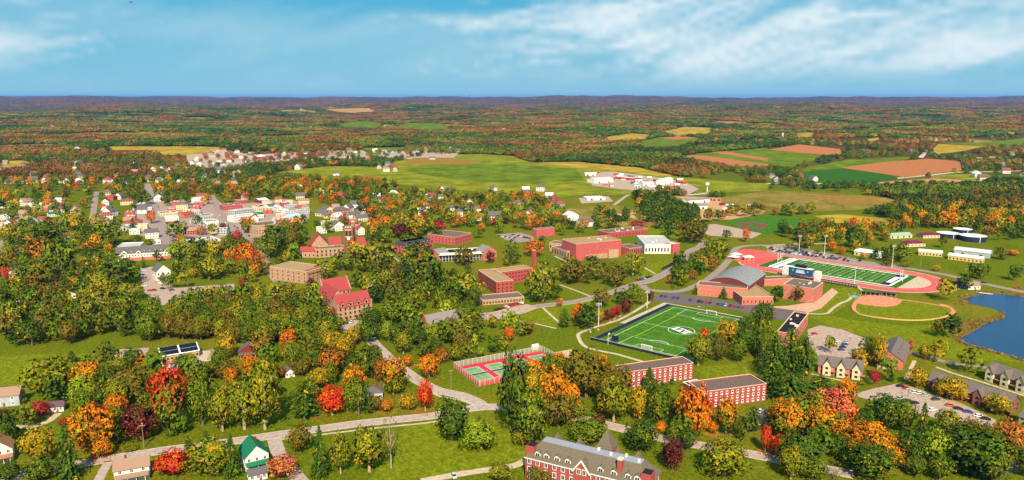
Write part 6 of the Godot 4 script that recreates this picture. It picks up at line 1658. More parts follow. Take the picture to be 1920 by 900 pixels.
# ------------------------------------------------------------------ materials
func noise_tex(freq: float, low: float, octaves: int, seed_: int, size := 512) -> NoiseTexture2D:
	var n := FastNoiseLite.new()
	n.noise_type = FastNoiseLite.TYPE_SIMPLEX_SMOOTH
	n.frequency = freq
	n.fractal_octaves = octaves
	n.seed = seed_
	var g := Gradient.new()
	g.offsets = PackedFloat32Array([0.15, 0.85])
	g.colors = PackedColorArray([Color(low, low, low), Color(1, 1, 1)])
	var t := NoiseTexture2D.new()
	t.width = size; t.height = size
	t.seamless = true
	t.noise = n
	t.color_ramp = g
	return t

var tex_mottle: NoiseTexture2D
var tex_soft: NoiseTexture2D
var tex_grain: NoiseTexture2D
var tex_patch: NoiseTexture2D

func mk(called: String, r: float, g: float, b: float, rough := 0.9, tex: Texture2D = null, scale := Vector3(0.1, 0.1, 0.1), metal := 0.0) -> StandardMaterial3D:
	var m := StandardMaterial3D.new()
	m.resource_name = called
	m.albedo_color = Color(r, g, b).linear_to_srgb()
	m.roughness = rough
	m.metallic = metal
	m.metallic_specular = 0.3
	if tex:
		m.albedo_texture = tex
		m.uv1_triplanar = true
		m.uv1_world_triplanar = true
		m.uv1_scale = scale
	M[called] = m
	return m

func detail(m: StandardMaterial3D, tex: Texture2D, scale: float) -> void:
	m.detail_enabled = true
	m.detail_blend_mode = BaseMaterial3D.BLEND_MODE_MUL
	m.detail_albedo = tex
	m.detail_uv_layer = BaseMaterial3D.DETAIL_UV_2
	m.uv2_triplanar = true
	m.uv2_world_triplanar = true
	m.uv2_scale = Vector3.ONE * scale

func materials() -> void:
	tex_patch = noise_tex(0.014, 0.76, 6, 41, 1024)
	tex_mottle = noise_tex(0.016, 0.80, 5, 3, 1024)
	tex_soft = noise_tex(0.012, 0.86, 4, 9)
	tex_grain = noise_tex(0.09, 0.76, 3, 17, 256)
	var s := Vector3.ONE
	mk("brick_red", .60, .115, .10, .9, tex_grain, s * .25)
	mk("brick_dark", .20, .045, .038, .9, tex_grain, s * .25)
	mk("brick_pink", .64, .14, .135, .9, tex_soft, s * .06)
	mk("brick_salmon", .72, .24, .175, .9, tex_soft, s * .06)
	mk("brick_old", .36, .135, .09, .9, tex_grain, s * .2)
	mk("tan_stone", .64, .40, .25, .9, tex_mottle, s * .12)
	mk("tan_plain", .66, .42, .26, .9, tex_soft, s * .05)
	mk("white_wall", .78, .76, .72, .8, tex_soft, s * .05)
	mk("white_panel", .76, .75, .66, .7, tex_soft, s * .05)
	mk("cream_wall", .66, .56, .36, .85, tex_soft, s * .05)
	mk("grey_wall", .40, .44, .46, .85, tex_soft, s * .05)
	mk("yellow_wall", .66, .48, .17, .85, tex_soft, s * .05)
	mk("green_wall", .50, .58, .40, .85, tex_soft, s * .05)
	mk("tan_wall", .52, .40, .26, .85, tex_soft, s * .05)
	mk("maroon_wall", .22, .03, .035, .85, tex_soft, s * .05)
	mk("navy_wall", .012, .03, .075, .7, tex_soft, s * .05)
	mk("red_wall", .45, .06, .05, .8, tex_soft, s * .05)
	mk("tar", .10, .09, .10, .95, tex_mottle, s * .06)
	mk("tar_dark", .035, .035, .05, .9, tex_mottle, s * .06)
	mk("roof_brown", .235, .16, .145, .95, tex_mottle, s * .05)
	mk("roof_grey", .24, .185, .16, .95, tex_mottle, s * .05)
	mk("roof_tan", .55, .36, .20, .95, tex_mottle, s * .05)
	mk("roof_white", .66, .64, .62, .9, tex_mottle, s * .05)
	mk("roof_orange", .62, .28, .12, .9, tex_mottle, s * .05)
	mk("shingle_tan", .225, .185, .135, .95, tex_grain, s * .22)
	mk("shingle_grey", .19, .17, .175, .95, tex_grain, s * .22)
	mk("shingle_warm", .24, .195, .18, .95, tex_grain, s * .22)
	mk("shingle_brown", .38, .235, .165, .95, tex_grain, s * .22)
	mk("shingle_orange", .44, .20, .10, .95, tex_grain, s * .22)
	mk("shingle_red", .34, .085, .065, .95, tex_grain, s * .22)
	mk("shingle_purple", .15, .09, .11, .95, tex_grain, s * .22)
	mk("red_roof", .54, .085, .085, .85, tex_grain, s * .3)
	mk("purple_roof", .17, .012, .045, .7, tex_soft, s * .1)
	mk("green_roof", .012, .17, .085, .6, tex_soft, s * .2)
	mk("green_pale", .30, .44, .33, .6, tex_soft, s * .2)
	mk("blue_roof", .16, .32, .50, .6, tex_soft, s * .2)
	mk("slate_dark", .055, .05, .07, .8, tex_grain, s * .25)
	mk("slate_grey", .26, .235, .225, .85, tex_grain, s * .25)
	mk("metal_pale", .52, .52, .55, .45, tex_soft, s * .08)
	mk("metal_white", .74, .74, .74, .5, tex_soft, s * .08)
	mk("metal_blue", .45, .55, .66, .5, tex_soft, s * .08)
	mk("metal_grey", .36, .36, .39, .55, tex_mottle, s * .05)
	mk("deck_lead", .33, .33, .42, .6, tex_mottle, s * .1)
	mk("white_trim", .80, .79, .76, .7)
	mk("stone_trim", .62, .50, .34, .85)
	mk("glass_dark", .018, .022, .03, .12)
	mk("glass_pale", .22, .24, .25, .25)
	mk("solar_black", .008, .008, .014, .2)
	mk("steel", .55, .56, .58, .4)
	mk("dark_metal", .05, .05, .055, .5)
	mk("pole_wood", .26, .17, .11, .9)
	mk("pole_pale", .62, .60, .55, .6)
	mk("bark", .16, .11, .075, .95)
	mk("bark_pale", .36, .26, .18, .95)
	mk("vent_pale", .62, .58, .52, .6)
	mk("asphalt", .15, .115, .12, .95, tex_mottle, s * .05)
	mk("asphalt_light", .33, .245, .225, .95, tex_mottle, s * .05)
	mk("asphalt_near", .42, .325, .29, .95, tex_soft, s * .05)
	mk("road_pale", .52, .43, .33, .95, tex_soft, s * .05)
	mk("roof_brown_pink", .48, .24, .19, .95, tex_soft, s * .05)
	mk("reed", .34, .22, .05, .9)
	mk("concrete", .52, .40, .29, .95, tex_soft, s * .06)
	mk("kerb_stone", .56, .48, .38, .95)
	mk("gravel", .36, .27, .21, .95, tex_mottle, s * .1)
	mk("gravel_light", .42, .305, .245, .95, tex_soft, s * .06)
	mk("gravel_pink", .42, .295, .24, .95, tex_soft, s * .05)
	mk("paving", .36, .25, .20, .95, tex_soft, s * .03)
	mk("plaza_pink", .56, .33, .22, .95, tex_soft, s * .06)
	mk("dirt", .54, .31, .14, .95, tex_mottle, s * .02)
	mk("sand", .62, .42, .25, .95, tex_mottle, s * .08)
	mk("line_white", .72, .70, .66, .9)
	mk("line_yellow", .42, .44, .05, .9)
	mk("fence_tan", .55, .34, .13, .9)
	mk("lawn", .225, .262, .010, .95, tex_mottle, s * .012)
	mk("scrub", .27, .19, .04, .95, tex_mottle, s * .05)
	mk("meadow", .29, .305, .022, .95, tex_mottle, Vector3(.004, .004, .012))
	mk("field_green", .175, .245, .018, .95, tex_mottle, Vector3(.003, .003, .012))
	mk("field_deep_green", .035, .115, .016, .95, tex_soft, Vector3(.003, .003, .012))
	mk("field_gold", .52, .36, .045, .95, tex_mottle, Vector3(.003, .003, .012))
	mk("field_tan", .42, .25, .08, .95, tex_mottle, Vector3(.003, .003, .012))
	mk("field_russet", .30, .17, .035, .95, tex_mottle, Vector3(.004, .004, .01))
	mk("field_plowed", .44, .17, .065, .95, tex_mottle, Vector3(.004, .004, .02))
	mk("field_pink", .50, .245, .125, .95, tex_mottle, Vector3(.004, .004, .02))
	mk("field_scrub", .32, .245, .05, .95, tex_mottle, Vector3(.008, .008, .012))
	mk("turf", .075, .21, .02, .95, tex_soft, s * .02)
	mk("turf_light", .095, .225, .02, .95, tex_soft, s * .02)
	mk("turf_dark", .06, .18, .016, .95, tex_soft, s * .02)
	mk("court_green", .155, .30, .12, .9, tex_soft, s * .1)
	mk("court_red", .60, .03, .062, .9, tex_soft, s * .1)
	mk("track_red", .64, .09, .08, .9, tex_soft, s * .03)
	mk("clay", .60, .235, .12, .95, tex_soft, s * .04)
	mk("maroon_dirt", .20, .055, .045, .95, tex_soft, s * .04)
	mk("navy", .012, .014, .045, .8, tex_soft, s * .05)
	mk("sign_blue", .012, .075, .20, .6)
	mk("water", .008, .04, .12, .10, tex_soft, s * .01)
	mk("rubber", .02, .02, .02, .9)
	for c in [["black", .012, .012, .014], ["charcoal", .05, .052, .06], ["silver", .45, .46, .48], ["white", .78, .78, .76], ["red", .45, .02, .02], ["orange", .55, .10, .03], ["blue", .02, .07, .28], ["maroon", .16, .015, .025]]:
		var m := mk("paint_" + c[0], c[1], c[2], c[3], .3)
		m.clearcoat_enabled = true
		m.clearcoat = .6
	var net := mk("fence_mesh", .42, .42, .36, .9)
	net.transparency = BaseMaterial3D.TRANSPARENCY_ALPHA
	net.albedo_color.a = .30
	var netr := mk("fence_mesh_red", .62, .12, .12, .9)
	netr.transparency = BaseMaterial3D.TRANSPARENCY_ALPHA
	netr.albedo_color.a = .42
	var leaf := mk("foliage", 1, 1, 1, .75)
	leaf.vertex_color_use_as_albedo = true
	leaf.backlight_enabled = true
	leaf.backlight = Color(.42, .42, .42)
	leaf.specular_mode = BaseMaterial3D.SPECULAR_DISABLED
	for g in ["lawn", "scrub", "meadow", "field_green", "field_deep_green", "field_gold", "field_tan", "field_russet", "field_plowed", "field_pink", "field_scrub", "turf", "turf_light", "turf_dark"]: M[g].specular_mode = BaseMaterial3D.SPECULAR_DISABLED
	for g in ["lawn", "scrub", "meadow", "field_green", "field_gold", "field_scrub", "turf", "turf_light", "turf_dark", "roof_brown", "roof_grey", "roof_tan", "tar", "tar_dark", "brick_red", "brick_pink", "brick_salmon", "brick_old", "tan_stone", "tan_plain", "red_roof", "shingle_tan", "shingle_warm", "shingle_grey", "metal_grey", "roof_white"]:
		var field: bool = g.begins_with("field") or g == "meadow"
		detail(M[g], tex_patch, .0012 if field else (.10 if g.begins_with("roof") or g.begins_with("tar") or g.begins_with("brick") or g.begins_with("shing") or g == "red_roof" else .035))
	for g in ["roof_brown", "roof_grey", "roof_tan", "roof_white", "tar", "tar_dark", "metal_pale", "metal_grey"]: M[g].specular_mode = BaseMaterial3D.SPECULAR_DISABLED
	var gr := mk("ground", 1, 1, 1, .97, tex_mottle, s * .02)
	gr.vertex_color_use_as_albedo = true
	gr.specular_mode = BaseMaterial3D.SPECULAR_DISABLED
	detail(gr, tex_patch, .05)
	var ripple := NoiseTexture2D.new()
	ripple.width = 512; ripple.height = 512
	ripple.seamless = true; ripple.as_normal_map = true; ripple.bump_strength = 3.0
	ripple.noise = FastNoiseLite.new()
	ripple.noise.frequency = .03
	M["water"].normal_enabled = true
	M["water"].normal_texture = ripple
	M["water"].normal_scale = .35
	M["water"].uv1_scale = Vector3(.05, .05, .05)

# ------------------------------------------------------------------ mesh helpers
class Builder:
	var st := SurfaceTool.new()
	func _init() -> void:
		st.begin(Mesh.PRIMITIVE_TRIANGLES)
		st.set_smooth_group(-1)
	func tri(a: Vector3, b: Vector3, c: Vector3) -> void:
		st.add_vertex(a); st.add_vertex(b); st.add_vertex(c)
	func quad(a: Vector3, b: Vector3, c: Vector3, d: Vector3) -> void:
		tri(a, b, c); tri(a, c, d)
	func box(c: Vector3, s: Vector3, t := Basis()) -> void:
		var h := s / 2
		var p := []
		for i in 8:
			p.append(c + t * Vector3(h.x if i & 1 else -h.x, h.y if i & 2 else -h.y, h.z if i & 4 else -h.z))
		for f in [[0, 2, 3, 1], [4, 5, 7, 6], [0, 4, 6, 2], [1, 3, 7, 5], [2, 6, 7, 3], [0, 1, 5, 4]]:
			quad(p[f[0]], p[f[1]], p[f[2]], p[f[3]])
	func prism(pts: PackedVector2Array, y0: float, y1: float) -> void:
		var n := pts.size()
		for i in n:
			var a := pts[i]; var b := pts[(i + 1) % n]
			quad(Vector3(a.x, y0, a.y), Vector3(b.x, y0, b.y), Vector3(b.x, y1, b.y), Vector3(a.x, y1, a.y))
		var ix := Geometry2D.triangulate_polygon(pts)
		for i in range(0, ix.size(), 3):
			tri(Vector3(pts[ix[i]].x, y1, pts[ix[i]].y), Vector3(pts[ix[i + 1]].x, y1, pts[ix[i + 1]].y), Vector3(pts[ix[i + 2]].x, y1, pts[ix[i + 2]].y))
	func tube(a: Vector3, b: Vector3, ra: float, rb: float, n := 6) -> void:
		var d := (b - a).normalized()
		var u := d.cross(Vector3.RIGHT if absf(d.x) < .8 else Vector3.UP).normalized()
		var v := d.cross(u)
		for i in n:
			var e := TAU * i / n; var f := TAU * (i + 1) / n
			var p := u * cos(e) + v * sin(e); var q := u * cos(f) + v * sin(f)
			quad(a + p * ra, b + p * rb, b + q * rb, a + q * ra)
			if rb > .02: tri(b, b + q * rb, b + p * rb)
	func done() -> ArrayMesh:
		st.generate_normals()
		return st.commit()

func at(x: float, y: float, z: float) -> Transform3D:
	return Transform3D(Basis.IDENTITY, Vector3(x, y, z))

func boxm(x: float, y: float, z: float) -> Mesh:
	var k := "box%.2f_%.2f_%.2f" % [x, y, z]
	if not cache.has(k):
		var b := Builder.new()
		b.box(Vector3.ZERO, Vector3(x, y, z))
		cache[k] = b.done()
	return cache[k]

# ------------------------------------------------------------------ terrain
func sm(a: float, b: float, t: float) -> float:
	t = clampf((t - a) / (b - a), 0, 1)
	return t * t * (3 - 2 * t)

func hgt(x: float, z: float) -> float:
	var r := sqrt(x * x + z * z)
	var h := 0.0
	var a := sm(1600, 3400, r)
	if a > 0: h += a * (15 * sin(x / 330 + 1.3) * sin(z / 300 + .4) + 8 * sin((x + z) / 240 + 2) + 5)
	var b := sm(3500, 8000, r)
	if b > 0: h += b * (34 * sin(x / 900 + .7) * sin(z / 800 + 2.1) + 22 * sin((x - .6 * z) / 520) + 20)
	var c := sm(10000, 21000, r)
	if c > 0: h += c * (78 + 26 * sin(x / 2600 + 1.0) + 14 * sin(x / 1100 + z / 3000) + 18 * sm(0, 9000, absf(x)))
	return h

func terrain() -> void:
	var angles: Array[float] = []
	var a := -180.0
	while a < 180.0:
		angles.append(deg_to_rad(a))
		a += 0.45 if absf(a) < 60 else 5.0
	var radii: Array[float] = [0.0]
	var r := 60.0
	while r < 34000:
		radii.append(r)
		r *= 1.03
	var v := PackedVector3Array(); var n := PackedVector3Array(); var c := PackedColorArray(); var ix := PackedInt32Array()
	var na := angles.size()
	for rr in radii:
		for an in angles:
			var x := rr * sin(an); var z := -rr * cos(an)
			v.append(Vector3(x, hgt(x, z), z))
			var e := 8.0 + rr * .01
			n.append(Vector3(hgt(x - e, z) - hgt(x + e, z), 2 * e, hgt(x, z - e) - hgt(x, z + e)).normalized())
			c.append(ground_color(x, z, rr))
	for i in radii.size() - 1:
		for j in na:
			var k := (j + 1) % na
			var p := i * na + j; var q := i * na + k
			ix.append_array([p, p + na, q, q, p + na, q + na])
	var arr := []
	arr.resize(Mesh.ARRAY_MAX)
	arr[Mesh.ARRAY_VERTEX] = v; arr[Mesh.ARRAY_NORMAL] = n; arr[Mesh.ARRAY_COLOR] = c; arr[Mesh.ARRAY_INDEX] = ix
	var m := ArrayMesh.new()
	m.add_surface_from_arrays(Mesh.PRIMITIVE_TRIANGLES, arr)
	struct("ground", m, "ground")

func ground_color(x: float, z: float, r: float) -> Color:
	var t := noise.get_noise_2d(x * .9, z * .9) * .5 + .5
	var u := noise_fine.get_noise_2d(x * 3.0, z * 3.0) * .5 + .5
	var green := Color(.165, .208, .010)
	var dry := Color(.33, .25, .025)
	var c := green.lerp(dry, clampf((t - .45) * 1.7, 0, .75))
	c = c.lerp(Color(.10, .15, .010), clampf((.45 - u) * 1.6, 0, .6))
	if r > 1200:
		var f := sm(1200, 2600, r)
		var forest := Color(.10, .10, .022).lerp(Color(.17, .085, .03), clampf(noise.get_noise_2d(x * .12, z * .3) * 1.6 + .5, 0, 1))
		c = c.lerp(forest, f)
		var cl := noise.get_noise_2d(x * .16 + 300, z * .30)
		if r > 2600 and r < 9500 and cl > .30:
			var crop: Color = [Color(.30, .31, .04), Color(.46, .33, .07), Color(.22, .28, .03), Color(.50, .27, .12)][int(absf(x * .0013 + z * .0021)) % 4]
			c = c.lerp(crop, smoothstep(.30, .33, cl))
	return c

func pts_of(row: Array, from: int) -> PackedVector2Array:
	var p := PackedVector2Array()
	for i in range(from, row.size()):
		p.append(Vector2(row[i][0], row[i][1]))
	return p

func sheet_mesh(poly: PackedVector2Array, y: float) -> ArrayMesh:
	var b := Builder.new()
	var far := 0.0
	var lo := poly[0]; var hi := poly[0]
	for p in poly:
		far = maxf(far, p.length()); lo = lo.min(p); hi = hi.max(p)
	if far < 1480:
		var ix := Geometry2D.triangulate_polygon(poly)
		for i in range(0, ix.size(), 3):
			b.tri(Vector3(poly[ix[i]].x, y, poly[ix[i]].y), Vector3(poly[ix[i + 1]].x, y, poly[ix[i + 1]].y), Vector3(poly[ix[i + 2]].x, y, poly[ix[i + 2]].y))
	else:
		var s := clampf(maxf(hi.x - lo.x, hi.y - lo.y) / 40.0, 12, 60)
		var x := lo.x
		while x < hi.x:
			var z := lo.y
			while z < hi.y:
				var cell := PackedVector2Array([Vector2(x, z), Vector2(x + s, z), Vector2(x + s, z + s), Vector2(x, z + s)])
				for piece in Geometry2D.intersect_polygons(cell, poly):
					var ix := Geometry2D.triangulate_polygon(piece)
					for i in range(0, ix.size(), 3):
						var w := []
						for k in 3:
							var p: Vector2 = piece[ix[i + k]]
							w.append(Vector3(p.x, hgt(p.x, p.y) + y, p.y))
						b.tri(w[0], w[1], w[2])
				z += s
			x += s
	return b.done()

func smooth_line(p: PackedVector2Array) -> PackedVector2Array:
	var c := Curve2D.new()
	for i in p.size():
		var d := (p[mini(i + 1, p.size() - 1)] - p[maxi(i - 1, 0)]) / 2
		var l := 1e9
		if i > 0: l = minf(l, p[i].distance_to(p[i - 1]))
		if i < p.size() - 1: l = minf(l, p[i].distance_to(p[i + 1]))
		d = d.normalized() * minf(d.length(), l) * .33
		c.add_point(p[i], -d, d)
	return c.tessellate(4, 3)

func strip(p: PackedVector2Array, off: float, w: float, y: float, rise := 0.0) -> ArrayMesh:
	var b := Builder.new()
	var q: Array[Vector3] = []
	for i in p.size():
		var d := (p[mini(i + 1, p.size() - 1)] - p[maxi(i - 1, 0)]).normalized()
		var n := Vector2(-d.y, d.x)
		for s in [off - w / 2, off + w / 2]:
			var e: Vector2 = p[i] + n * s
			q.append(Vector3(e.x, hgt(e.x, e.y) + y, e.y))
	for i in p.size() - 1:
		b.quad(q[2 * i], q[2 * i + 1], q[2 * i + 3], q[2 * i + 2])
		if rise > 0:
			var dn := Vector3(0, -rise, 0)
			b.quad(q[2 * i], q[2 * i + 2], q[2 * i + 2] + dn, q[2 * i] + dn)
			b.quad(q[2 * i + 1], q[2 * i + 3], q[2 * i + 3] + dn, q[2 * i + 1] + dn)
	return b.done()

func roads() -> void:
	for r in ROADS:
		var p := smooth_line(pts_of(r, 6))
		var o := struct(r[0], strip(p, 0, r[1], r[3]), r[2])
		if r[4]:
			for s in [-1, 1]:
				part(o, "kerb", strip(p, s * (r[1] / 2 + .09), .18, .13, .13), "kerb_stone")

# ------------------------------------------------------------------ foliage
var PALETTES := {
	"g": [[.08, .13, .009], [.12, .165, .010], [.055, .095, .009], [.16, .18, .012]],
	"d": [[.042, .085, .010], [.06, .105, .012], [.034, .062, .010], [.09, .13, .012]],
	"y": [[.205, .205, .012], [.14, .175, .011], [.29, .225, .012], [.09, .13, .009]],
	"l": [[.20, .265, .014], [.25, .28, .016], [.13, .20, .012]],
	"b": [[.145, .115, .016], [.11, .115, .012], [.20, .12, .014], [.075, .09, .010]],
	"o": [[.62, .17, .010], [.66, .25, .012], [.50, .12, .010], [.36, .19, .012]],
	"v": [[.62, .115, .010], [.55, .07, .012], [.66, .19, .012], [.36, .15, .012]],
	"r": [[.55, .032, .012], [.48, .022, .016], [.60, .065, .014], [.40, .05, .012]],
	"k": [[.34, .022, .03], [.26, .018, .024], [.42, .05, .05]],
	"q": [[.46, .085, .05], [.52, .16, .06], [.36, .05, .04], [.40, .20, .03]],
	"m": [[.075, .014, .018], [.11, .02, .02], [.05, .012, .014], [.13, .035, .022]],
	"w": [[.46, .27, .012], [.36, .25, .012], [.52, .24, .012], [.22, .20, .012]],
	"u": [[.30, .105, .018], [.22, .09, .016], [.38, .13, .016], [.14, .10, .012]],
	"t": [[.44, .13, .03], [.36, .09, .025], [.50, .20, .03]],
	"z": [[.16, .12, .05], [.20, .13, .05], [.12, .11, .03]],
}

func leaf_colors(pal: String, t: float) -> Color:
	var key := pal
	if pal == "og": key = "o" if rng.randf() < smoothstep(.25, .8, t) else ("y" if rng.randf() < .5 else "g")
	if pal == "rg": key = "r" if rng.randf() < smoothstep(.45, .75, t) else ("u" if rng.randf() < .35 else "g")
	if pal in ["g", "y", "d"] and rng.randf() < .07: key = "b" if rng.randf() < .6 else "w"
	if pal == "o" and rng.randf() < .16: key = "y" if t < .6 else "v"
	if pal == "r" and rng.randf() < .14: key = "v"
	if pal == "m" and rng.randf() < .10: key = "u"
	if pal == "v" and rng.randf() < .22 * (1.2 - t): key = "b"
	if pal == "w" and rng.randf() < .3: key = "y"
	var p: Array = PALETTES[key]
	var c: Array = p[rng.randi() % p.size()]
	return Color(c[0], c[1], c[2])

class Leaves:
	var v := PackedVector3Array(); var n := PackedVector3Array(); var c := PackedColorArray(); var ix := PackedInt32Array()
	func leaf(p: Vector3, nrm: Vector3, out: Vector3, s: float, col: Color, rg: RandomNumberGenerator) -> void:
		var u := nrm.cross(Vector3(rg.randf() - .5, rg.randf() - .5, rg.randf() - .5)).normalized()
		var w := nrm.cross(u)
		var a := s * (.7 + .6 * rg.randf()); var b := s * (.55 + .5 * rg.randf())
		var k := v.size()
		v.append(p - u * a); v.append(p + w * b * (.6 + .5 * rg.randf()) + u * a * .2); v.append(p + u * a); v.append(p - w * b - u * a * .15)
		for i in 4:
			n.append(out); c.append(col)
		if (v[k + 1] - v[k]).cross(v[k + 2] - v[k]).dot(out) < 0: ix.append_array([k, k + 1, k + 2, k, k + 2, k + 3])
		else: ix.append_array([k, k + 2, k + 1, k, k + 3, k + 2])
	func done() -> ArrayMesh:
		var arr := []
		arr.resize(Mesh.ARRAY_MAX)
		arr[Mesh.ARRAY_VERTEX] = v; arr[Mesh.ARRAY_NORMAL] = n; arr[Mesh.ARRAY_COLOR] = c; arr[Mesh.ARRAY_INDEX] = ix
		var m := ArrayMesh.new()
		m.add_surface_from_arrays(Mesh.PRIMITIVE_TRIANGLES, arr)
		return m

func dirv(up := 0.0) -> Vector3:
	var d := Vector3(rng.randfn(), rng.randfn() + up, rng.randfn())
	return d.normalized() if d.length() > .01 else Vector3.UP

func crown(pal: String, shp: String, variant: int, lod: int) -> ArrayMesh:
	var key := "crown_%s_%s_%d_%d" % [pal, shp, variant, lod]
	if cache.has(key): return cache[key]
	rng.seed = hash(key)
	var L := Leaves.new()
	if shp == "C" or shp == "P":
		var loose := shp == "P"
		var layers: int = [16, 10, 6][lod] if not loose else [17, 11, 6][lod]
		for i in layers:
			var t := (i + .5) / layers
			var y := lerpf(.07 if not loose else .2, .985, t)
			var rad := .5 * pow(1.0 - t, .8) + .035 if not loose else .5 * sqrt(clampf(1.0 - pow(absf(t - .35) / .68, 2.2), .03, 1)) 
			var nb: int = maxi(4, int([15, 10, 7][lod] * (1.0 - t * .55)))
			var spin := rng.randf() * TAU
			for k in nb:
				var an := spin + TAU * k / nb + rng.randf_range(-.25, .25)
				var len := rad * rng.randf_range(.72, 1.08)
				var d := Vector3(cos(an), 0, sin(an))
				var col := leaf_colors(pal, t) * rng.randf_range(.75, 1.25)
				var steps: int = [6, 4, 3][lod]
				for s in steps:
					var f := (s + .6) / steps
					var p := d * len * f + Vector3(rng.randf_range(-.02, .02), y - (.05 if not loose else -.02) * f + rng.randf_range(-.018, .018), rng.randf_range(-.02, .02))
					var nn := (Vector3.UP * (1.1 if not loose else 1.3) + d * .6 + dirv() * .4).normalized()
					L.leaf(p, (nn + dirv() * .35).normalized(), nn, [.055, .075, .11][lod] * (1.15 - .4 * f) * (1.25 - .5 * t), col * rng.randf_range(.85, 1.15), rng)
	else:
		var cy := .54; var ry := .47
		if shp == "S": cy = .5; ry = .5
		if shp == "O": cy = .52; ry = .49
		var np: int = [78, 30, 10][lod]
		var per: int = [62, 28, 12][lod]
		var puffs := []
		for i in np:
			var d := dirv(.25)
			var q := rng.randf_range(.45, .86) if i % 5 else rng.randf_range(.88, 1.04)
			var pr: float = (rng.randf_range(.10, .19) if i % 5 else rng.randf_range(.06, .10)) * [1.0, 1.15, 1.5][lod]
			var ex := .5
			var c := Vector3(d.x * ex * q, d.y * ry * q, d.z * ex * q)
			if c.y < 0: c.y *= .8
			puffs.append([c + Vector3(0, cy, 0), pr])
		var sparse := .3 if shp == "B" else 1.0
		if pal == "z": sparse = .22
		for pf in puffs:
			var c0: Vector3 = pf[0]; var pr: float = pf[1]
			var t := clampf((c0.y - cy + ry) / (2 * ry), 0, 1)
			var base := leaf_colors(pal, t)
			var tone := rng.randf_range(.74, 1.26)
			var cnt := int(per * sparse * (pr / .18) * (pr / .18) * (1.0 if lod == 0 else 1.0)) + 3
			for k in cnt:
				var d := dirv(.3)
				var p := c0 + Vector3(d.x, d.y * ry / .5 * 1.1, d.z) * pr * rng.randf_range(.82, 1.08)
				var hid := false
				for o in puffs:
					if o[0] != c0 and p.distance_to(o[0]) < o[1] * .68:
						hid = true
						break
				if hid: continue
				var nn := (d * .75 + (p - Vector3(0, cy - .1, 0)).normalized() * .5 + Vector3(0, .12, 0)).normalized()
				var col := base if rng.randf() < .7 else leaf_colors(pal, t)
				L.leaf(p, (d + dirv() * .65).normalized(), nn, [.027, .044, .10][lod] * rng.randf_range(.6, 1.45) * (.8 if pal == "z" else 1.0), col * tone * rng.randf_range(.82, 1.2), rng)
		if lod < 2 and sparse == 1.0:
			for k in [170, 60][lod]:   # leaves deep in the crown, so that it does not read as a hollow shell
				var d := dirv()
				var p := Vector3(d.x * .34, d.y * ry * .68 + cy, d.z * .34) * Vector3(1, 1, 1)
				L.leaf(p, dirv(), d, .075, leaf_colors(pal, .4), rng)
	cache[key] = L.done()
	return cache[key]

func trunk_mesh(shp: String, variant: int) -> ArrayMesh:
	var key := "trunk_%s_%d" % [shp, variant]
	if cache.has(key): return cache[key]
	rng.seed = hash(key)
	var b := Builder.new()
	if shp == "C" or shp == "P":
		b.tube(Vector3.ZERO, Vector3(0, .95, 0), .035, .006, 6)
	elif shp == "S":
		for i in 4:
			b.tube(Vector3.ZERO, Vector3(rng.randf_range(-.25, .25), .6, rng.randf_range(-.25, .25)), .025, .008, 5)
	else:
		b.tube(Vector3.ZERO, Vector3(.01, .34, 0), .042, .03, 7)
		b.tube(Vector3(.01, .34, 0), Vector3(0, .82, .02), .03, .008, 6)
		for i in (11 if shp == "B" else 6):
			var an := TAU * i / 6.0 + rng.randf()
			var y := rng.randf_range(.26, .55)
			var e := Vector3(cos(an) * rng.randf_range(.2, .36), y + rng.randf_range(.14, .32), sin(an) * rng.randf_range(.2, .36))
			b.tube(Vector3(0, y, 0), e, .02, .005, 5)
			b.tube(e * .7 + Vector3(0, y * .3, 0), e + Vector3(rng.randf_range(-.1, .1), .14, rng.randf_range(-.1, .1)), .01, .003, 4)
	cache[key] = b.done()
	return cache[key]

func trees() -> void:
	var i := 0
	var kinds := {"a": "autumn_tree", "b": "broadleaf_tree", "c": "conifer_tree", "p": "pine_tree", "s": "shrub"}
	var said := {"g": "green", "d": "dark green", "y": "yellow-green", "b": "bronze olive", "u": "rust brown", "o": "orange", "w": "golden yellow", "v": "orange-red", "k": "crimson", "l": "lime green", "og": "orange and green", "r": "bright red", "m": "dark maroon", "rg": "red-topped green", "q": "pinkish red", "t": "rusty orange", "z": "nearly bare brown"}
	for t in TREES:
		i += 1
		var called: String = kinds[t[0]]
		var label: String
		if t[7] is String:
			var noun: String = "conical conifer" if t[2] == "C" else ("feathery pine" if t[2] == "P" else ("bush" if t[2] == "S" else ("upright tree" if t[2] == "O" else "tree")))
			label = sentence((t[7] + " " if t[7] else "") + said[t[1]] + " " + noun, t[8], t[9])
		else: label = "%s %s" % [said.get(t[1], "green"), PHRASES[t[7]].replace("trees", "tree")]
		var x: float = t[3]; var z: float = t[4]; var h: float = t[5]; var w: float = t[6]
		var shp: String = t[2]
		var cat: String = {"c": "conifer", "p": "pine tree", "s": "bush"}.get(t[0], "tree")
		var r := sqrt(x * x + z * z)
		var lod := 0 if r < 560 else 1
		var o := thing(called, label, cat, Vector3(x, hgt(x, z) - .05, z), fmod(i * 2.399, TAU), "" if t[7] is String else PHRASES[t[7]])
		var sh := "R" if shp == "O" else shp
		var vary := i % (3 if lod == 0 else 2)
		part(o, "trunk", trunk_mesh(sh, i % 2), "bark_pale" if (shp == "B" or t[1] in ["y", "w", "r"]) else "bark", Transform3D(Basis().scaled(Vector3(minf(w, h), h, minf(w, h))), Vector3.ZERO))
		part(o, "crown", crown(t[1], sh, vary, lod), "foliage", Transform3D(Basis().scaled(Vector3(w, h, w)), Vector3.ZERO))

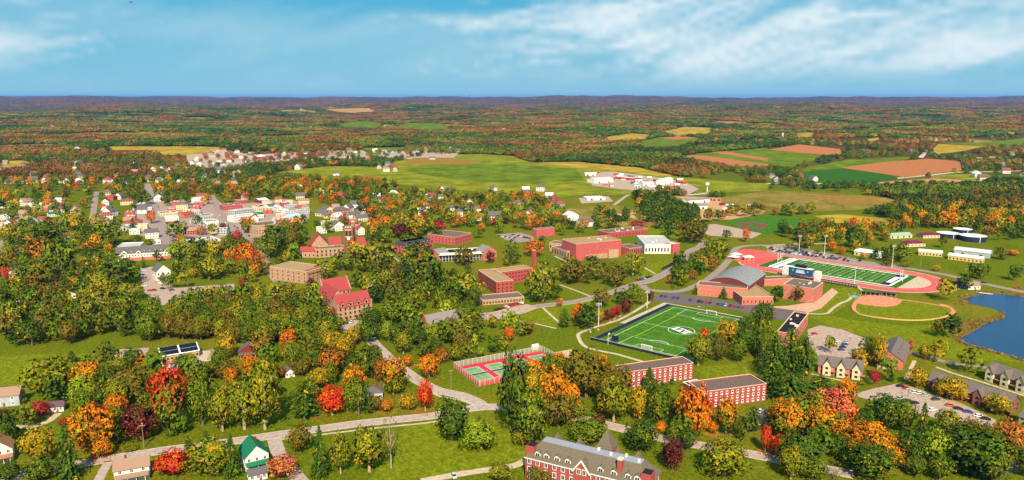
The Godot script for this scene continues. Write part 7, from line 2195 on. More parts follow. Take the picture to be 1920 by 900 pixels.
func multi(called: String, mesh: Mesh, where: Array, tints: Array, mat := "foliage") -> void:
	if where.is_empty(): return
	var mm := MultiMesh.new()
	mm.transform_format = MultiMesh.TRANSFORM_3D
	mm.use_colors = true
	mm.mesh = mesh
	mm.instance_count = where.size()
	for i in where.size():
		mm.set_instance_transform(i, where[i])
		mm.set_instance_color(i, tints[i])
	var o := MultiMeshInstance3D.new()
	o.name = numbered(called)
	o.multimesh = mm
	o.material_override = M[mat]
	tag(o, "", "", "", "stuff")
	add_child(o)

func plain_crown(variant: int) -> ArrayMesh:   # white leaves with light and dark clumps; each copy brings its own colour
	var key := "plain%d" % variant
	if cache.has(key): return cache[key]
	rng.seed = 50 + variant
	var L := Leaves.new()
	var puffs := []
	for i in 13:
		var d := dirv(.4)
		var q := rng.randf_range(.35, .75)
		puffs.append([Vector3(d.x * .5 * q, .55 + d.y * .42 * q, d.z * .5 * q), rng.randf_range(.2, .3)])
	for pf in puffs:
		var tone := rng.randf_range(.72, 1.28)
		for k in 15:
			var d := dirv(.5)
			var p: Vector3 = pf[0] + d * pf[1]
			L.leaf(p, (d + dirv() * .5).normalized(), (d + Vector3(0, .2, 0)).normalized(), .085, Color(tone, tone, tone) * rng.randf_range(.85, 1.15), rng)
	cache[key] = L.done()
	return cache[key]

func woods() -> void:
	var i := 0
	var wh := [[], [], []]; var ti := [[], [], []]
	for row in REST:
		for j in range(1, row.size(), 2):
			i += 1
			rng.seed = i * 77 + 5
			var x: float = row[j]; var z: float = -row[j + 1]
			var h := rng.randf_range(10.5, 17.5); var w := h * rng.randf_range(.7, .95)
			wh[i % 3].append(Transform3D(Basis(Vector3.UP, i * 1.7).scaled(Vector3(w, h, w)), Vector3(x, hgt(x, z), z)))
			ti[i % 3].append(leaf_colors(row[0], .6))
	var open := []
	for c in CLEARINGS: open.append(pts_of(SHEETS[c], 3))
	var bounds := []
	for p in open:
		var lo: Vector2 = p[0]; var hi: Vector2 = p[0]
		for q in p: lo = lo.min(q); hi = hi.max(q)
		bounds.append(Rect2(lo, hi - lo).grow(4))
	var town := pts_of(SPECIAL_TOWN, 0)
	var homes := pts_of(SPECIAL_HOMES, 0)
	var farms := pts_of(SPECIAL_FARMS, 0)
	var park := pts_of(SPECIAL_PARK, 0)
	var picks := [[.045, .085, .013], [.085, .115, .013], [.07, .105, .012], [.13, .125, .015], [.16, .11, .018], [.18, .09, .02], [.26, .10, .018], [.24, .18, .016], [.16, .07, .03], [.34, .09, .02]]
	rng.seed = 4711
	var lots := {}
	for h in HOUSES:
		var key := Vector2i(int(h[1] / 24), int(h[2] / 24))
		if not lots.has(key): lots[key] = []
		lots[key].append(Vector2(h[1], h[2]))
	var r := 1130.0
	while r < 9500:
		var s := maxf(9.5, r * .0056)
		var an := -.80
		while an < .80:
			var rr := r + rng.randf_range(-.5, .5) * s
			var aa := an + rng.randf_range(-.45, .45) * s / r
			an += s / r
			var x := rr * sin(aa); var z := -rr * cos(aa)
			var p := Vector2(x, z)
			if Geometry2D.is_point_in_polygon(p, town): continue
			var keep := 1.0
			if Geometry2D.is_point_in_polygon(p, park): keep = .07
			elif Geometry2D.is_point_in_polygon(p, homes): keep = .34
			elif Geometry2D.is_point_in_polygon(p, farms): keep = .36 if noise.get_noise_2d(x * .9, z * .9) > -.05 else .04
			elif rr > 2600 and noise.get_noise_2d(x * .16 + 300, z * .30) > .31: keep = .02
			if rng.randf() > keep: continue
			var hit := false
			if rr < 2600:
				for ix2 in 3:
					for iz2 in 3:
						for hp in lots.get(Vector2i(int(x / 24) + ix2 - 1, int(z / 24) + iz2 - 1), []):
							var dd: Vector2 = p - hp
							if absf(dd.x) < 10 and dd.y > -9 and dd.y < 22: hit = true
			if hit: continue
			for reach in [0.0, .35, .7]:   # the belt of open ground kept before a field
				var pp: Vector2 = p * (1.0 + reach * 11.0 / 160.0)
				for k in open.size():
					if bounds[k].has_point(pp) and Geometry2D.is_point_in_polygon(pp, open[k]):
						hit = true
						break
			if hit: continue
			var grove := clampf(noise.get_noise_2d(x * .20 + 900, z * .38) * 1.9 + .38 + .24 * sm(2600, 6500, rr), 0, 1)
			var pick: Array
			var q := rng.randf()
			if q < .80: pick = picks[int(clampf(grove * 6.0 + rng.randf_range(-.8, .8), 0, 5))]
			else: pick = picks[rng.randi() % (picks.size() if q > .90 else 6)]
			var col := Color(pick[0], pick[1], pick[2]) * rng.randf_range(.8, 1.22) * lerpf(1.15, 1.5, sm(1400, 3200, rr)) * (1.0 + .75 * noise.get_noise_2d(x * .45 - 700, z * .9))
			var w := s * rng.randf_range(1.15, 2.0)
			if keep < 1.0: w = minf(w, 13)
			var h := rng.randf_range(10, 17) + s * .05
			var k := rng.randi() % 3
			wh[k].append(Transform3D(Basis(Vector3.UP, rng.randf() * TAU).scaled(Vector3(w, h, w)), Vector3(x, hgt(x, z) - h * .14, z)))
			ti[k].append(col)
		r += s * .92
	print("woodland copies ", wh[0].size() * 3)
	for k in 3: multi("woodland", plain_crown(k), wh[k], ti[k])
	rng.seed = 99
	var v := PackedVector3Array(); var nn := PackedVector3Array(); var cc := PackedColorArray(); var ix := PackedInt32Array()
	var cols := 900; var rows := 70
	for i2 in rows + 1:
		var rr := 9300.0 * pow(32000.0 / 9300.0, float(i2) / rows)
		for j in cols + 1:
			var aa := lerpf(-.85, .85, float(j) / cols)
			var x := rr * sin(aa); var z := -rr * cos(aa)
			v.append(Vector3(x, hgt(x, z) + 6 + 9 * rng.randf() + 12 * noise.get_noise_2d(x * .05, z * .05), z))
			nn.append(Vector3(rng.randf_range(-.35, .35), 1, rng.randf_range(-.1, .5)).normalized())
			var g := noise.get_noise_2d(x * .05, z * .25)
			cc.append(Color(.125, .068, .034).lerp(Color(.05, .065, .024), clampf(.5 + g * 1.4, 0, 1)) * rng.randf_range(.75, 1.25))
	for i2 in rows:
		for j in cols:
			var p := i2 * (cols + 1) + j
			ix.append_array([p, p + cols + 1, p + 1, p + 1, p + cols + 1, p + cols + 2])
	var arr := []
	arr.resize(Mesh.ARRAY_MAX)
	arr[Mesh.ARRAY_VERTEX] = v; arr[Mesh.ARRAY_NORMAL] = nn; arr[Mesh.ARRAY_COLOR] = cc; arr[Mesh.ARRAY_INDEX] = ix
	var m := ArrayMesh.new()
	m.add_surface_from_arrays(Mesh.PRIMITIVE_TRIANGLES, arr)
	var o := struct("forest", m, "foliage")
	o.set_meta("kind", "stuff")

# ------------------------------------------------------------------ buildings
func wall_mesh(w: float, d: float, h: float, roof: String, rise: float) -> ArrayMesh:
	var b := Builder.new()
	var x := w / 2; var z := d / 2
	var top := h
	if roof == "flat": top = h + .1
	b.quad(Vector3(-x, 0, z), Vector3(x, 0, z), Vector3(x, top, z), Vector3(-x, top, z))
	b.quad(Vector3(x, 0, -z), Vector3(-x, 0, -z), Vector3(-x, top, -z), Vector3(x, top, -z))
	b.quad(Vector3(x, 0, z), Vector3(x, 0, -z), Vector3(x, top, -z), Vector3(x, top, z))
	b.quad(Vector3(-x, 0, -z), Vector3(-x, 0, z), Vector3(-x, top, z), Vector3(-x, top, -z))
	if roof == "gable":
		for s in [-1, 1]: b.tri(Vector3(s * x, h, z), Vector3(s * x, h + rise, 0), Vector3(s * x, h, -z))
	elif roof == "gablez":
		for s in [-1, 1]: b.tri(Vector3(-x, h, s * z), Vector3(0, h + rise, s * z), Vector3(x, h, s * z))
	elif roof == "shed":
		for s in [-1, 1]: b.tri(Vector3(s * x, h, z), Vector3(s * x, h + rise, -z), Vector3(s * x, h, -z))
		b.quad(Vector3(x, h, -z), Vector3(-x, h, -z), Vector3(-x, h + rise, -z), Vector3(x, h + rise, -z))
	elif roof == "barrel":
		for s in [-1, 1]:
			for i in 12:
				var a := lerpf(-x, x, i / 12.0); var c := lerpf(-x, x, (i + 1) / 12.0)
				b.quad(Vector3(a, h, s * z), Vector3(c, h, s * z), Vector3(c, h + rise * (1 - pow(c / x, 2)), s * z), Vector3(a, h + rise * (1 - pow(a / x, 2)), s * z))
	elif roof == "flat":
		var t := .35
		for f in [[-x, x, z - t, z], [-x, x, -z, -z + t], [-x, -x + t, -z + t, z - t], [x - t, x, -z + t, z - t]]:
			b.quad(Vector3(f[0], top, f[2]), Vector3(f[1], top, f[2]), Vector3(f[1], top, f[3]), Vector3(f[0], top, f[3]))
		b.quad(Vector3(-x + t, top - .8, z - t), Vector3(x - t, top - .8, z - t), Vector3(x - t, top, z - t), Vector3(-x + t, top, z - t))
		b.quad(Vector3(-x + t, top - .8, -z + t), Vector3(x - t, top - .8, -z + t), Vector3(x - t, top, -z + t), Vector3(-x + t, top, -z + t))
		for s in [-1, 1]: b.quad(Vector3(s * (x - t), top - .8, z - t), Vector3(s * (x - t), top - .8, -z + t), Vector3(s * (x - t), top, -z + t), Vector3(s * (x - t), top, z - t))
	return b.done()

func slab(b: Builder, p: Array, t: float) -> void:
	var dn := Vector3(0, -t, 0)
	var n := p.size()
	for i in range(1, n - 1):
		b.tri(p[0], p[i], p[i + 1]); b.tri(p[0] + dn, p[i + 1] + dn, p[i] + dn)
	for i in n:
		var j := (i + 1) % n
		b.quad(p[i], p[i] + dn, p[j] + dn, p[j])

func roof_mesh(w: float, d: float, h: float, roof: String, rise: float) -> ArrayMesh:
	var b := Builder.new()
	var x := w / 2; var z := d / 2
	var e := .45; var t := .22
	match roof:
		"flat":
			b.quad(Vector3(-x + .3, h - .45, z - .3), Vector3(x - .3, h - .45, z - .3), Vector3(x - .3, h - .45, -z + .3), Vector3(-x + .3, h - .45, -z + .3))
		"gable":
			var k := rise / z * e
			for s in [-1, 1]:
				slab(b, [Vector3(-x - e, h - k + t, s * (z + e)), Vector3(x + e, h - k + t, s * (z + e)), Vector3(x + e, h + rise + t, 0), Vector3(-x - e, h + rise + t, 0)], t)
		"gablez":
			var k := rise / x * e
			for s in [-1, 1]:
				slab(b, [Vector3(s * (x + e), h - k + t, -z - e), Vector3(s * (x + e), h - k + t, z + e), Vector3(0, h + rise + t, z + e), Vector3(0, h + rise + t, -z - e)], t)
		"shed":
			slab(b, [Vector3(-x - e, h + t, z + e), Vector3(x + e, h + t, z + e), Vector3(x + e, h + rise + t, -z - e), Vector3(-x - e, h + rise + t, -z - e)], t)
		"hip":
			var r := maxf(x - z, .05)
			var q := [Vector3(-x - e, h, z + e), Vector3(x + e, h, z + e), Vector3(x + e, h, -z - e), Vector3(-x - e, h, -z - e)]
			var a := Vector3(-r, h + rise, 0); var c := Vector3(r, h + rise, 0)
			b.quad(q[0], q[1], c, a); b.quad(q[2], q[3], a, c); b.tri(q[1], q[2], c); b.tri(q[3], q[0], a)
			b.quad(q[0], q[1], q[2], q[3])
		"mansard":
			var n := minf(5.2, z * .72)
			var q := [Vector3(-x - e, h, z + e), Vector3(x + e, h, z + e), Vector3(x + e, h, -z - e), Vector3(-x - e, h, -z - e)]
			var p := [Vector3(-x + n, h + rise, z - n), Vector3(x - n, h + rise, z - n), Vector3(x - n, h + rise, -z + n), Vector3(-x + n, h + rise, -z + n)]
			for i in 4: b.quad(q[i], q[(i + 1) % 4], p[(i + 1) % 4], p[i])
			b.quad(q[0], q[1], q[2], q[3])
		"barrel":
			for i in 24:
				var a := lerpf(-x - .5, x + .5, i / 24.0); var c := lerpf(-x - .5, x + .5, (i + 1) / 24.0)
				var ya := h + .25 + rise * (1 - pow(a / x, 2)); var yc := h + .25 + rise * (1 - pow(c / x, 2))
				slab(b, [Vector3(a, ya, z + .5), Vector3(c, yc, z + .5), Vector3(c, yc, -z - .5), Vector3(a, ya, -z - .5)], .3)
		"pyramid":
			var q := [Vector3(-x - e, h, z + e), Vector3(x + e, h, z + e), Vector3(x + e, h, -z - e), Vector3(-x - e, h, -z - e)]
			for i in 4: b.tri(q[i], q[(i + 1) % 4], Vector3(0, h + rise, 0))
			b.quad(q[0], q[1], q[2], q[3])
	return b.done()

func window(root: Node, T: Transform3D, at: Vector3, turn: float, ww: float, wh: float, style: int) -> void:
	var X := T * Transform3D(Basis(Vector3.UP, turn), at)
	if style == 1:
		part(root, "window", boxm(ww, wh, .16), "glass_dark", X)
	elif style == 2:
		var f := part(root, "window", boxm(ww + .45, wh + .45, .2), "white_trim", X)
		var gap := (ww - .12) / 2
		for s in [-1, 1]: part(f, "pane", boxm(gap, wh, .06), "glass_dark", at(s * (gap + .12) / 2, 0, .09))
	elif style == 3:
		var f := part(root, "window", boxm(ww + .1, wh + .45, .2), "white_trim", X)
		part(f, "pane", boxm(ww - .2, wh * .62, .06), "glass_dark", at(0, .2, .09))

func windows(root: Node, T: Transform3D, w: float, d: float, win: Array, far := false) -> void:
	var nf: int = win[0]; var ns: int = win[1]; var floors: int = win[2]
	var ww: float = win[3]; var wh: float = win[4]; var sill: float = win[5]; var storey: float = win[6]; var style: int = win[7]
	var joined: Builder = Builder.new() if far else null
	for f in floors:
		var y := sill + f * storey + wh / 2
		for i in nf:
			var x := (i + .5) / nf * w - w / 2
			if far: joined.box(Vector3(x, y, d / 2), Vector3(ww, wh, .16))
			else: window(root, T, Vector3(x, y, d / 2 + .01), 0, ww, wh, style)
		for i in ns:
			var z := (i + .5) / ns * d - d / 2
			for s in [-1, 1]:
				if far: joined.box(Vector3(s * w / 2, y, z), Vector3(.16, wh, ww))
				else: window(root, T, Vector3(s * (w / 2 + .01), y, z), s * PI / 2, ww, wh, style)
	if far and (nf + ns) > 0:
		var o := part(root, "window", joined.done(), "glass_dark", T)
		o.set_meta("kind", "stuff")

func dormer(root: Node, T: Transform3D, x: float, z: float, y: float, w: float, h: float, deep: float, wall: String, roof: String, pane := true) -> void:
	var X := T * at(x, y, z - deep / 2)
	var o := part(root, "dormer", wall_mesh(w, deep, h, "gablez", w * .45), wall, X)
	part(o, "dormer_roof", roof_mesh(w, deep, h, "gablez", w * .45), roof)
	if pane: part(o, "pane", boxm(w * .5, h * .62, .1), "glass_dark", at(0, h * .55, deep / 2 + .02))

func wing(root: Node3D, r: Array) -> void:
	var T := Transform3D(Basis(Vector3.UP, r[2]), Vector3(r[0], 0, r[1]))
	var w: float = r[3]; var d: float = r[4]; var h: float = r[5]
	var roof: String = r[6]; var rise: float = r[7]
	var o: Dictionary = r[10]
	part(root, "wall", wall_mesh(w, d, h, roof, rise), r[8], T)
	var rf := part(root, "roof", roof_mesh(w, d, h, roof, rise), r[9], T)
	if roof == "flat":
		var c := Builder.new()
		for s in [-1, 1]:
			c.box(Vector3(0, h + .16, s * (d / 2 - .15)), Vector3(w + .16, .12, .5))
			c.box(Vector3(s * (w / 2 - .15), h + .161, 0), Vector3(.5, .12, d - .81))
		part(root, "coping", c.done(), "stone_trim" if r[8] in ["tan_stone", "brick_salmon", "brick_pink", "brick_red"] else "white_trim", T)
	if o.has("win") and o.win[2] > 0: windows(root, T, w, d, o.win, o.has("far"))
	rng.seed = int(absf(w * 131 + d * 17 + h * 7))
	if o.has("vents"):
		for i in o.vents:
			var s := rng.randf_range(.9, 2.6)
			part(rf, "vent", boxm(snappedf(s, .4), snappedf(rng.randf_range(.6, 1.6), .3), snappedf(s * .8, .4)), "vent_pale", at(rng.randf_range(-.4, .4) * w, h + .1, rng.randf_range(-.38, .38) * d))
	if o.get("chim", 0):
		part(rf, "chimney", boxm(.8, 2.2, .8), "brick_dark", at(w * rng.randf_range(-.3, .3), h + rise * .75 + .6, -d * .15))
	if o.get("door", 0):
		part(root, "door", boxm(1.1, 2.1, .14), "shingle_red", T * at(w * .12, 1.06, d / 2 + .03))
	if o.get("porch", 0):
		var p := part(root, "porch", roof_mesh(w * .9, 2.6, 2.7, "shed", .7), r[9], T * at(0, 0, d / 2 + 1.35))
		for s in [-.42, -.14, .14, .42]: part(p, "post", boxm(.18, 2.7, .18), "white_trim", at(w * .9 * s, 1.35, 1.0))
	if o.has("parapet"):
		for s in [-1, 1]:
			var b := Builder.new()
			var z := d / 2 + .3
			var q := [Vector3(0, h + rise + .9, 0), Vector3(0, h + .2, z), Vector3(0, h - .9, z), Vector3(0, h - .9, -z), Vector3(0, h + .2, -z)]
			for k in [-.35, .35]:
				for i in range(1, 4): b.tri(q[0] + Vector3(k, 0, 0), q[i] + Vector3(k, 0, 0), q[i + 1] + Vector3(k, 0, 0))
			for i in 5:
				var j := (i + 1) % 5
				b.quad(q[i] + Vector3(-.35, 0, 0), q[i] + Vector3(.35, 0, 0), q[j] + Vector3(.35, 0, 0), q[j] + Vector3(-.35, 0, 0))
			part(root, "gable_parapet", b.done(), r[8], T * at(s * (w / 2 + .45), 0, 0))
	if o.has("dormers"):
		for i in o.dormers:
			dormer(root, T, ((i + .5) / o.dormers - .5) * w * .94, d / 2 - .2, h - .1, 1.7, 1.7, 3.4, "white_wall", "slate_dark")
	match o.get("special", ""):
		"front_hall": front_hall(root, T, w, d, h, rise)
		"theatre":
			part(root, "loading_dock", boxm(w * .22, 8, 3), "tan_plain", T * at(w * .3, 4, d / 2 + 1.5))
			part(root, "wall_base", boxm(w * .5, 5, .5), "tan_stone", T * at(-.05 * w, 2.5, d / 2 + .26))
		"glass_band":
			part(root, "window_band", boxm(w * .96, 3.4, .3), "glass_dark", T * at(0, 4.6, d / 2 + .1))
			part(root, "window_band", boxm(w * .9, 2.2, .3), "glass_dark", T * at(0, 1.4, d / 2 + .1))
			for i in 15: part(root, "mullion", boxm(.3, 6.4, .4), "white_trim", T * at((i / 14.0 - .5) * w * .95, 3.3, d / 2 + .15))
			part(root, "canopy", boxm(w, .5, 2.4), "white_panel", T * at(0, 6.9, d / 2 + 1.0))
		"clock_tower": clock_tower(root, T, w, d, h)
		"red_skirt":
			part(root, "skirt_roof", roof_mesh(w * .62, 4.5, h - 2.6, "shed", 2.7), "red_roof", T * at(-w * .12, 0, d / 2 - 2.2))
		"gothic":
			for i in 4: dormer(root, T, ((i + .5) / 4 - .5) * w * .96, d / 2 + .12, h - .3, 3.0, 2.6, 3.2, "tan_stone", "red_roof")
			for s in [-1, 1]: part(root, "buttress", boxm(1.1, h + 2.5, 1.1), "tan_stone", T * at(s * (w / 2 + .2), (h + 2.5) / 2, d / 2))
			for s in [-.25, .05]: part(root, "door", boxm(1.5, 2.6, .2), "dark_metal", T * at(s * w, 1.3, d / 2 + .05))
		"inn":
			for s in [-.36, -.12, .36]:
				var big := 5.2 if absf(s) > .2 else 4.2
				dormer(root, T, s * w, d / 2 + .8, h - .6, big, 1.6, 5, "white_wall", "shingle_grey")
			for s in [-.24, -.03, .06, .15, .25]: dormer(root, T, s * w, d / 2 - 1.2, h + .3, 1.8, 1.7, 3, "white_wall", "shingle_grey")
			part(root, "brick_base", boxm(w * .86, 3.4, .3), "brick_salmon", T * at(.03 * w, 1.7, d / 2 + .16))
		"solar":
			var tilt := atan2(rise, d)
			for i in 2:
				for j in 2:
					for k in 7:
						var lz := lerpf(.23, -.23, j) * (d + .9) / cos(tilt)
						var lx := ((i - .5) * .50 + (k - 3) * .0655) * (w + .6)
						part(rf, "solar_panel", boxm((w + .6) * .0645, .1, (d + .9) * .44), "solar_black", Transform3D(Basis(Vector3.RIGHT, tilt), Vector3(lx, h + rise / 2 + .38 - lz * sin(tilt) * -1 * -1 , lz * cos(tilt))))
		"green_house":
			part(root, "porch", roof_mesh(w * .92, 2.4, 2.8, "shed", .9), "green_roof", T * at(0, 0, d / 2 + 1.2))
			for s in [-.4, 0, .4]: part(root, "post", boxm(.2, 2.8, .2), "white_trim", T * at(w * s, 1.4, d / 2 + 2.1))
		"town3": town_gables(root, T, w, d, h, [-.30, .02, .36], "cream_wall")
		"town4": town_gables(root, T, w, d, h, [-.36, -.12, .14, .38], "brick_old")
		"town5": town_gables(root, T, w, d, h, [-.40, -.14, .12, .38], "cream_wall")
		"town_end":
			var X := T * at(-.12 * w, 0, d / 2 + 1.4)
			part(root, "entrance_gable", wall_mesh(w * .55, 3, 4.2, "gablez", 2.4), "cream_wall", X)
			part(root, "entrance_roof", roof_mesh(w * .55, 3, 4.2, "gablez", 2.4), "shingle_warm", X)
			for i in 4:
				for s in [-1, 1]: part(rf, "vent", boxm(1.4, .5, 1.0), "shingle_grey", at(s * w * .22, h + 2.7, (i - 1.5) * d * .2))

func town_gables(root: Node, T: Transform3D, w: float, d: float, h: float, where: Array, wall: String) -> void:
	for s in where:
		var X: Transform3D = T * at(s * w, 0, d / 2 - 1.2)
		var g := part(root, "front_gable", wall_mesh(4.4, 6.0, h + .4, "gablez", 3.6), wall, X)
		part(g, "gable_roof", roof_mesh(4.4, 6.0, h + .4, "gablez", 3.6), "shingle_warm")
		for f in 2: part(g, "pane", boxm(1.5, 1.4, .12), "glass_dark", at(0, 1.8 + 2.8 * f, 3.02))
	for i in where.size():
		part(root, "porch_roof", boxm(3.2, .2, 2.0), "shingle_brown", T * at((where[i] + .13) * w, 2.7, d / 2 + 1.0))

func clock_tower(root: Node, T: Transform3D, w: float, d: float, h: float) -> void:
	for sx in [-1, 1]:
		for sz in [-1, 1]:
			part(root, "corner_buttress", boxm(1.5, h + 2.2, 1.5), "brick_old", T * at(sx * (w / 2 - .2), (h + 2.2) / 2, sz * (d / 2 - .2)))
	for i in 3: part(root, "merlon", boxm(1.1, 1.2, .6), "stone_trim", T * at((i - 1) * w * .28, h + .8, d / 2 - .2))
	part(root, "belfry_band", boxm(w + .3, .7, d + .3), "stone_trim", T * at(0, h - 2.0, 0))
	part(root, "belfry_band", boxm(w + .3, .6, d + .3), "stone_trim", T * at(0, h - 9.0, 0))
	for s in [-1, 1]: part(root, "belfry_opening", boxm(1.5, 4.6, .2), "glass_dark", T * at(s * w * .2, h - 5.4, d / 2 + .04))
	var cyl := CylinderMesh.new()
	cyl.top_radius = 1.5; cyl.bottom_radius = 1.5; cyl.height = .3; cyl.radial_segments = 20
	var face := part(root, "clock_face", cyl, "white_trim", T * Transform3D(Basis(Vector3.RIGHT, PI / 2), Vector3(0, h - 10.8, d / 2 + .15)))
	part(face, "clock_hand", boxm(.2, .08, 1.1), "dark_metal", at(0, .17, -.4))
	part(face, "clock_hand", boxm(.8, .08, .2), "dark_metal", at(.35, .17, 0))
	for i in 2: part(root, "slit_window", boxm(.7, 2.6, .2), "glass_dark", T * at(0, h - 16 - i * 5, d / 2 + .04))

func front_dormer(root: Node, T: Transform3D, x: float, z: float, y: float) -> void:
	var w := 2.5; var h := 2.0; var deep := 3.6
	var o := part(root, "dormer", wall_mesh(w, deep, h, "gablez", .8), "white_wall", T * at(x, y, z - deep / 2))
	var b := Builder.new()
	for s in [-1, 1]:
		slab(b, [Vector3(s * (w / 2 + .2), h - .05, -deep / 2), Vector3(s * (w / 2 + .2), h - .05, deep / 2 + .2), Vector3(0, h + .95, deep / 2 + .2), Vector3(0, h + .95, -deep / 2)], .14)
	part(o, "dormer_roof", b.done(), "shingle_tan")
	for s in [-1, 1]: part(o, "pane", boxm(.72, 1.25, .1), "glass_dark", at(s * .48, 1.05, deep / 2 + .02))

func front_hall(root: Node, T: Transform3D, w: float, d: float, h: float, rise: float) -> void:
	var n := minf(5.2, d / 2 * .72)
	part(root, "roof_deck", boxm(w - 2 * n - .1, .25, d - 2 * n - .1), "deck_lead", T * at(0, h + rise + .08, 0))
	for s in [-1, 1]:   # stepped brick end blocks
		var e := part(root, "end_block", boxm(4.2, h + 4.6, 4.6), "brick_red", T * at(s * (w / 2 - 1.7), (h + 4.6) / 2, d / 2 - 3.4))
		part(e, "block_roof", boxm(3.7, .16, 4.1), "tar_dark", at(0, (h + 4.6) / 2 + .03, 0))
	for x in [-.40, -.325, -.235, -.145, .12, .225, .335, .405]:
		front_dormer(root, T, x * w, d / 2 - .75, h + .75)
	var X := T * at(-.02 * w, 0, d / 2 - 1.8)
	part(root, "centre_gable", wall_mesh(7.0, 5.4, h, "gablez", 4.8), "brick_red", X)
	part(root, "centre_gable_roof", roof_mesh(7.0, 5.4, h, "gablez", 4.8), "shingle_tan", X)
	for s in [-1, 1]:
		var b := Builder.new()
		var len := sqrt(3.5 * 3.5 + 4.8 * 4.8) + .8
		b.box(Vector3.ZERO, Vector3(len, .5, .35), Basis(Vector3.BACK, -s * atan2(4.8, 3.5)))
		part(root, "bargeboard", b.done(), "white_trim", X * at(s * 1.85, h + 2.3, 3.2))
		window(root, X, Vector3(s * 1.2, h - .2, 2.75), 0, 1.3, 2.0, 2)
	var ch := part(root, "chimney", boxm(1.9, 9, 2.2), "brick_red", T * at(.262 * w, h + 3.2, d / 2 - 2.6))
	part(ch, "chimney_cap", boxm(2.2, .4, 2.5), "stone_trim", at(0, 4.6, 0))
	var tw := T * at(.06 * w, 0, -d / 2 - 1.0)
	part(root, "tower", wall_mesh(6.6, 6.6, h + 5, "pyramid", 7.5), "brick_red", tw)
	part(root, "tower_roof", roof_mesh(6.6, 6.6, h + 5, "pyramid", 7.5), "shingle_tan", tw)
	for x in [-.34, -.15, .17, .33]:
		var G: Transform3D = T * at(x * w, 0, -d / 2 + 1.4)
		part(root, "pavilion", wall_mesh(6, 6, h, "pyramid", 7.4), "brick_red", G)
		part(root, "pavilion_roof", roof_mesh(6, 6, h, "pyramid", 7.4), "shingle_tan", G)
	for i in 4: part(root, "roof_vent", boxm(1.0, 1.2, 1.0), "vent_pale", T * at((.05 + .11 * i) * w, h + rise + .7, (i % 2 - .5) * 1.8))
	part(root, "porch_roof", roof_mesh(13, 5, 3.4, "shed", 1.2), "shingle_grey", T * at(-.10 * w, 0, d / 2 + 2.6))
	for s in [-.2, -.15, -.05, 0]: part(root, "porch_post", boxm(.3, 3.4, .3), "white_trim", T * at(s * w, 1.7, d / 2 + 4.8))
	part(root, "eaves", boxm(w + .6, .4, .4), "white_trim", T * at(0, h - .25, d / 2 + .3))
	for x in [-.30, .045, .27]: part(root, "downpipe", boxm(.25, h - .6, .25), "dark_metal", T * at(x * w, h / 2 - .3, d / 2 + .14))

func buildings() -> void:
	for b in BUILDINGS:
		var o := thing(b[0], b[1], b[2], Vector3(b[4], b[5], b[6]), b[7], b[3])
		for r in b[8]: wing(o, r)
	for h in HOUSES:
		var kind: int = h[0]
		var o := thing("house" if kind < 4 else "shop_block", sentence("%s %s with %s roof" % [h[5], "house" if kind < 4 else "shop block", h[6]], h[7], h[8]), "house" if kind < 4 else "shop building", Vector3(h[1], hgt(h[1], h[2]), h[2]), h[3])
		o.scale = Vector3.ONE * float(h[4])
		var w: float = [11.0, 10.0, 13.0, 9.0, 12.0, 17.0][kind]; var d: float = [8.5, 9.0, 9.0, 11.0, 12.0, 11.0][kind]; var hh: float = [5.0, 5.6, 3.4, 5.4, 6.5, 4.6][kind]
		var roof: String = ["gable", "hip", "gable", "gablez", "flat", "flat"][kind]; var rise: float = [3.6, 3.2, 2.6, 3.8, 0.0, 0.0][kind]
		for key in ["wall", "roof", "glass"]:
			var ck := "house_%s_%d" % [key, kind]
			if not cache.has(ck):
				if key == "wall": cache[ck] = wall_mesh(w, d, hh, roof, rise)
				elif key == "roof": cache[ck] = roof_mesh(w, d, hh, roof, rise)
				else:
					var g := Builder.new()
					for f in (2 if hh > 4 else 1):
						for i in 4: g.box(Vector3((i - 1.5) * w * .24, 1.7 + 2.6 * f, d / 2), Vector3(1.1, 1.3, .16))
						for s in [-1, 1]: g.box(Vector3(s * w / 2, 1.7 + 2.6 * f, 0), Vector3(.16, 1.3, 1.1))
					cache[ck] = g.done()
		part(o, "wall", cache["house_wall_%d" % kind], "brick_pink" if h[5] == "brick" else h[5] + "_wall")
		part(o, "roof", cache["house_roof_%d" % kind], {"white": "metal_white", "pink": "roof_brown_pink"}.get(h[6], "shingle_" + h[6]) if kind < 4 else "roof_" + h[6])
		part(o, "window", cache["house_glass_%d" % kind], "glass_dark").set_meta("kind", "stuff")
		if kind < 4: part(o, "chimney", boxm(.8, 2, .8), "brick_dark", at(w * .2, hh + rise * .8, -d * .1))
		else:
			for i in 3: part(o, "roof_unit", boxm(1.6, 1.0, 1.2), "vent_pale", at((i - 1) * w * .27, hh + .1, (i % 2 - .5) * d * .4))

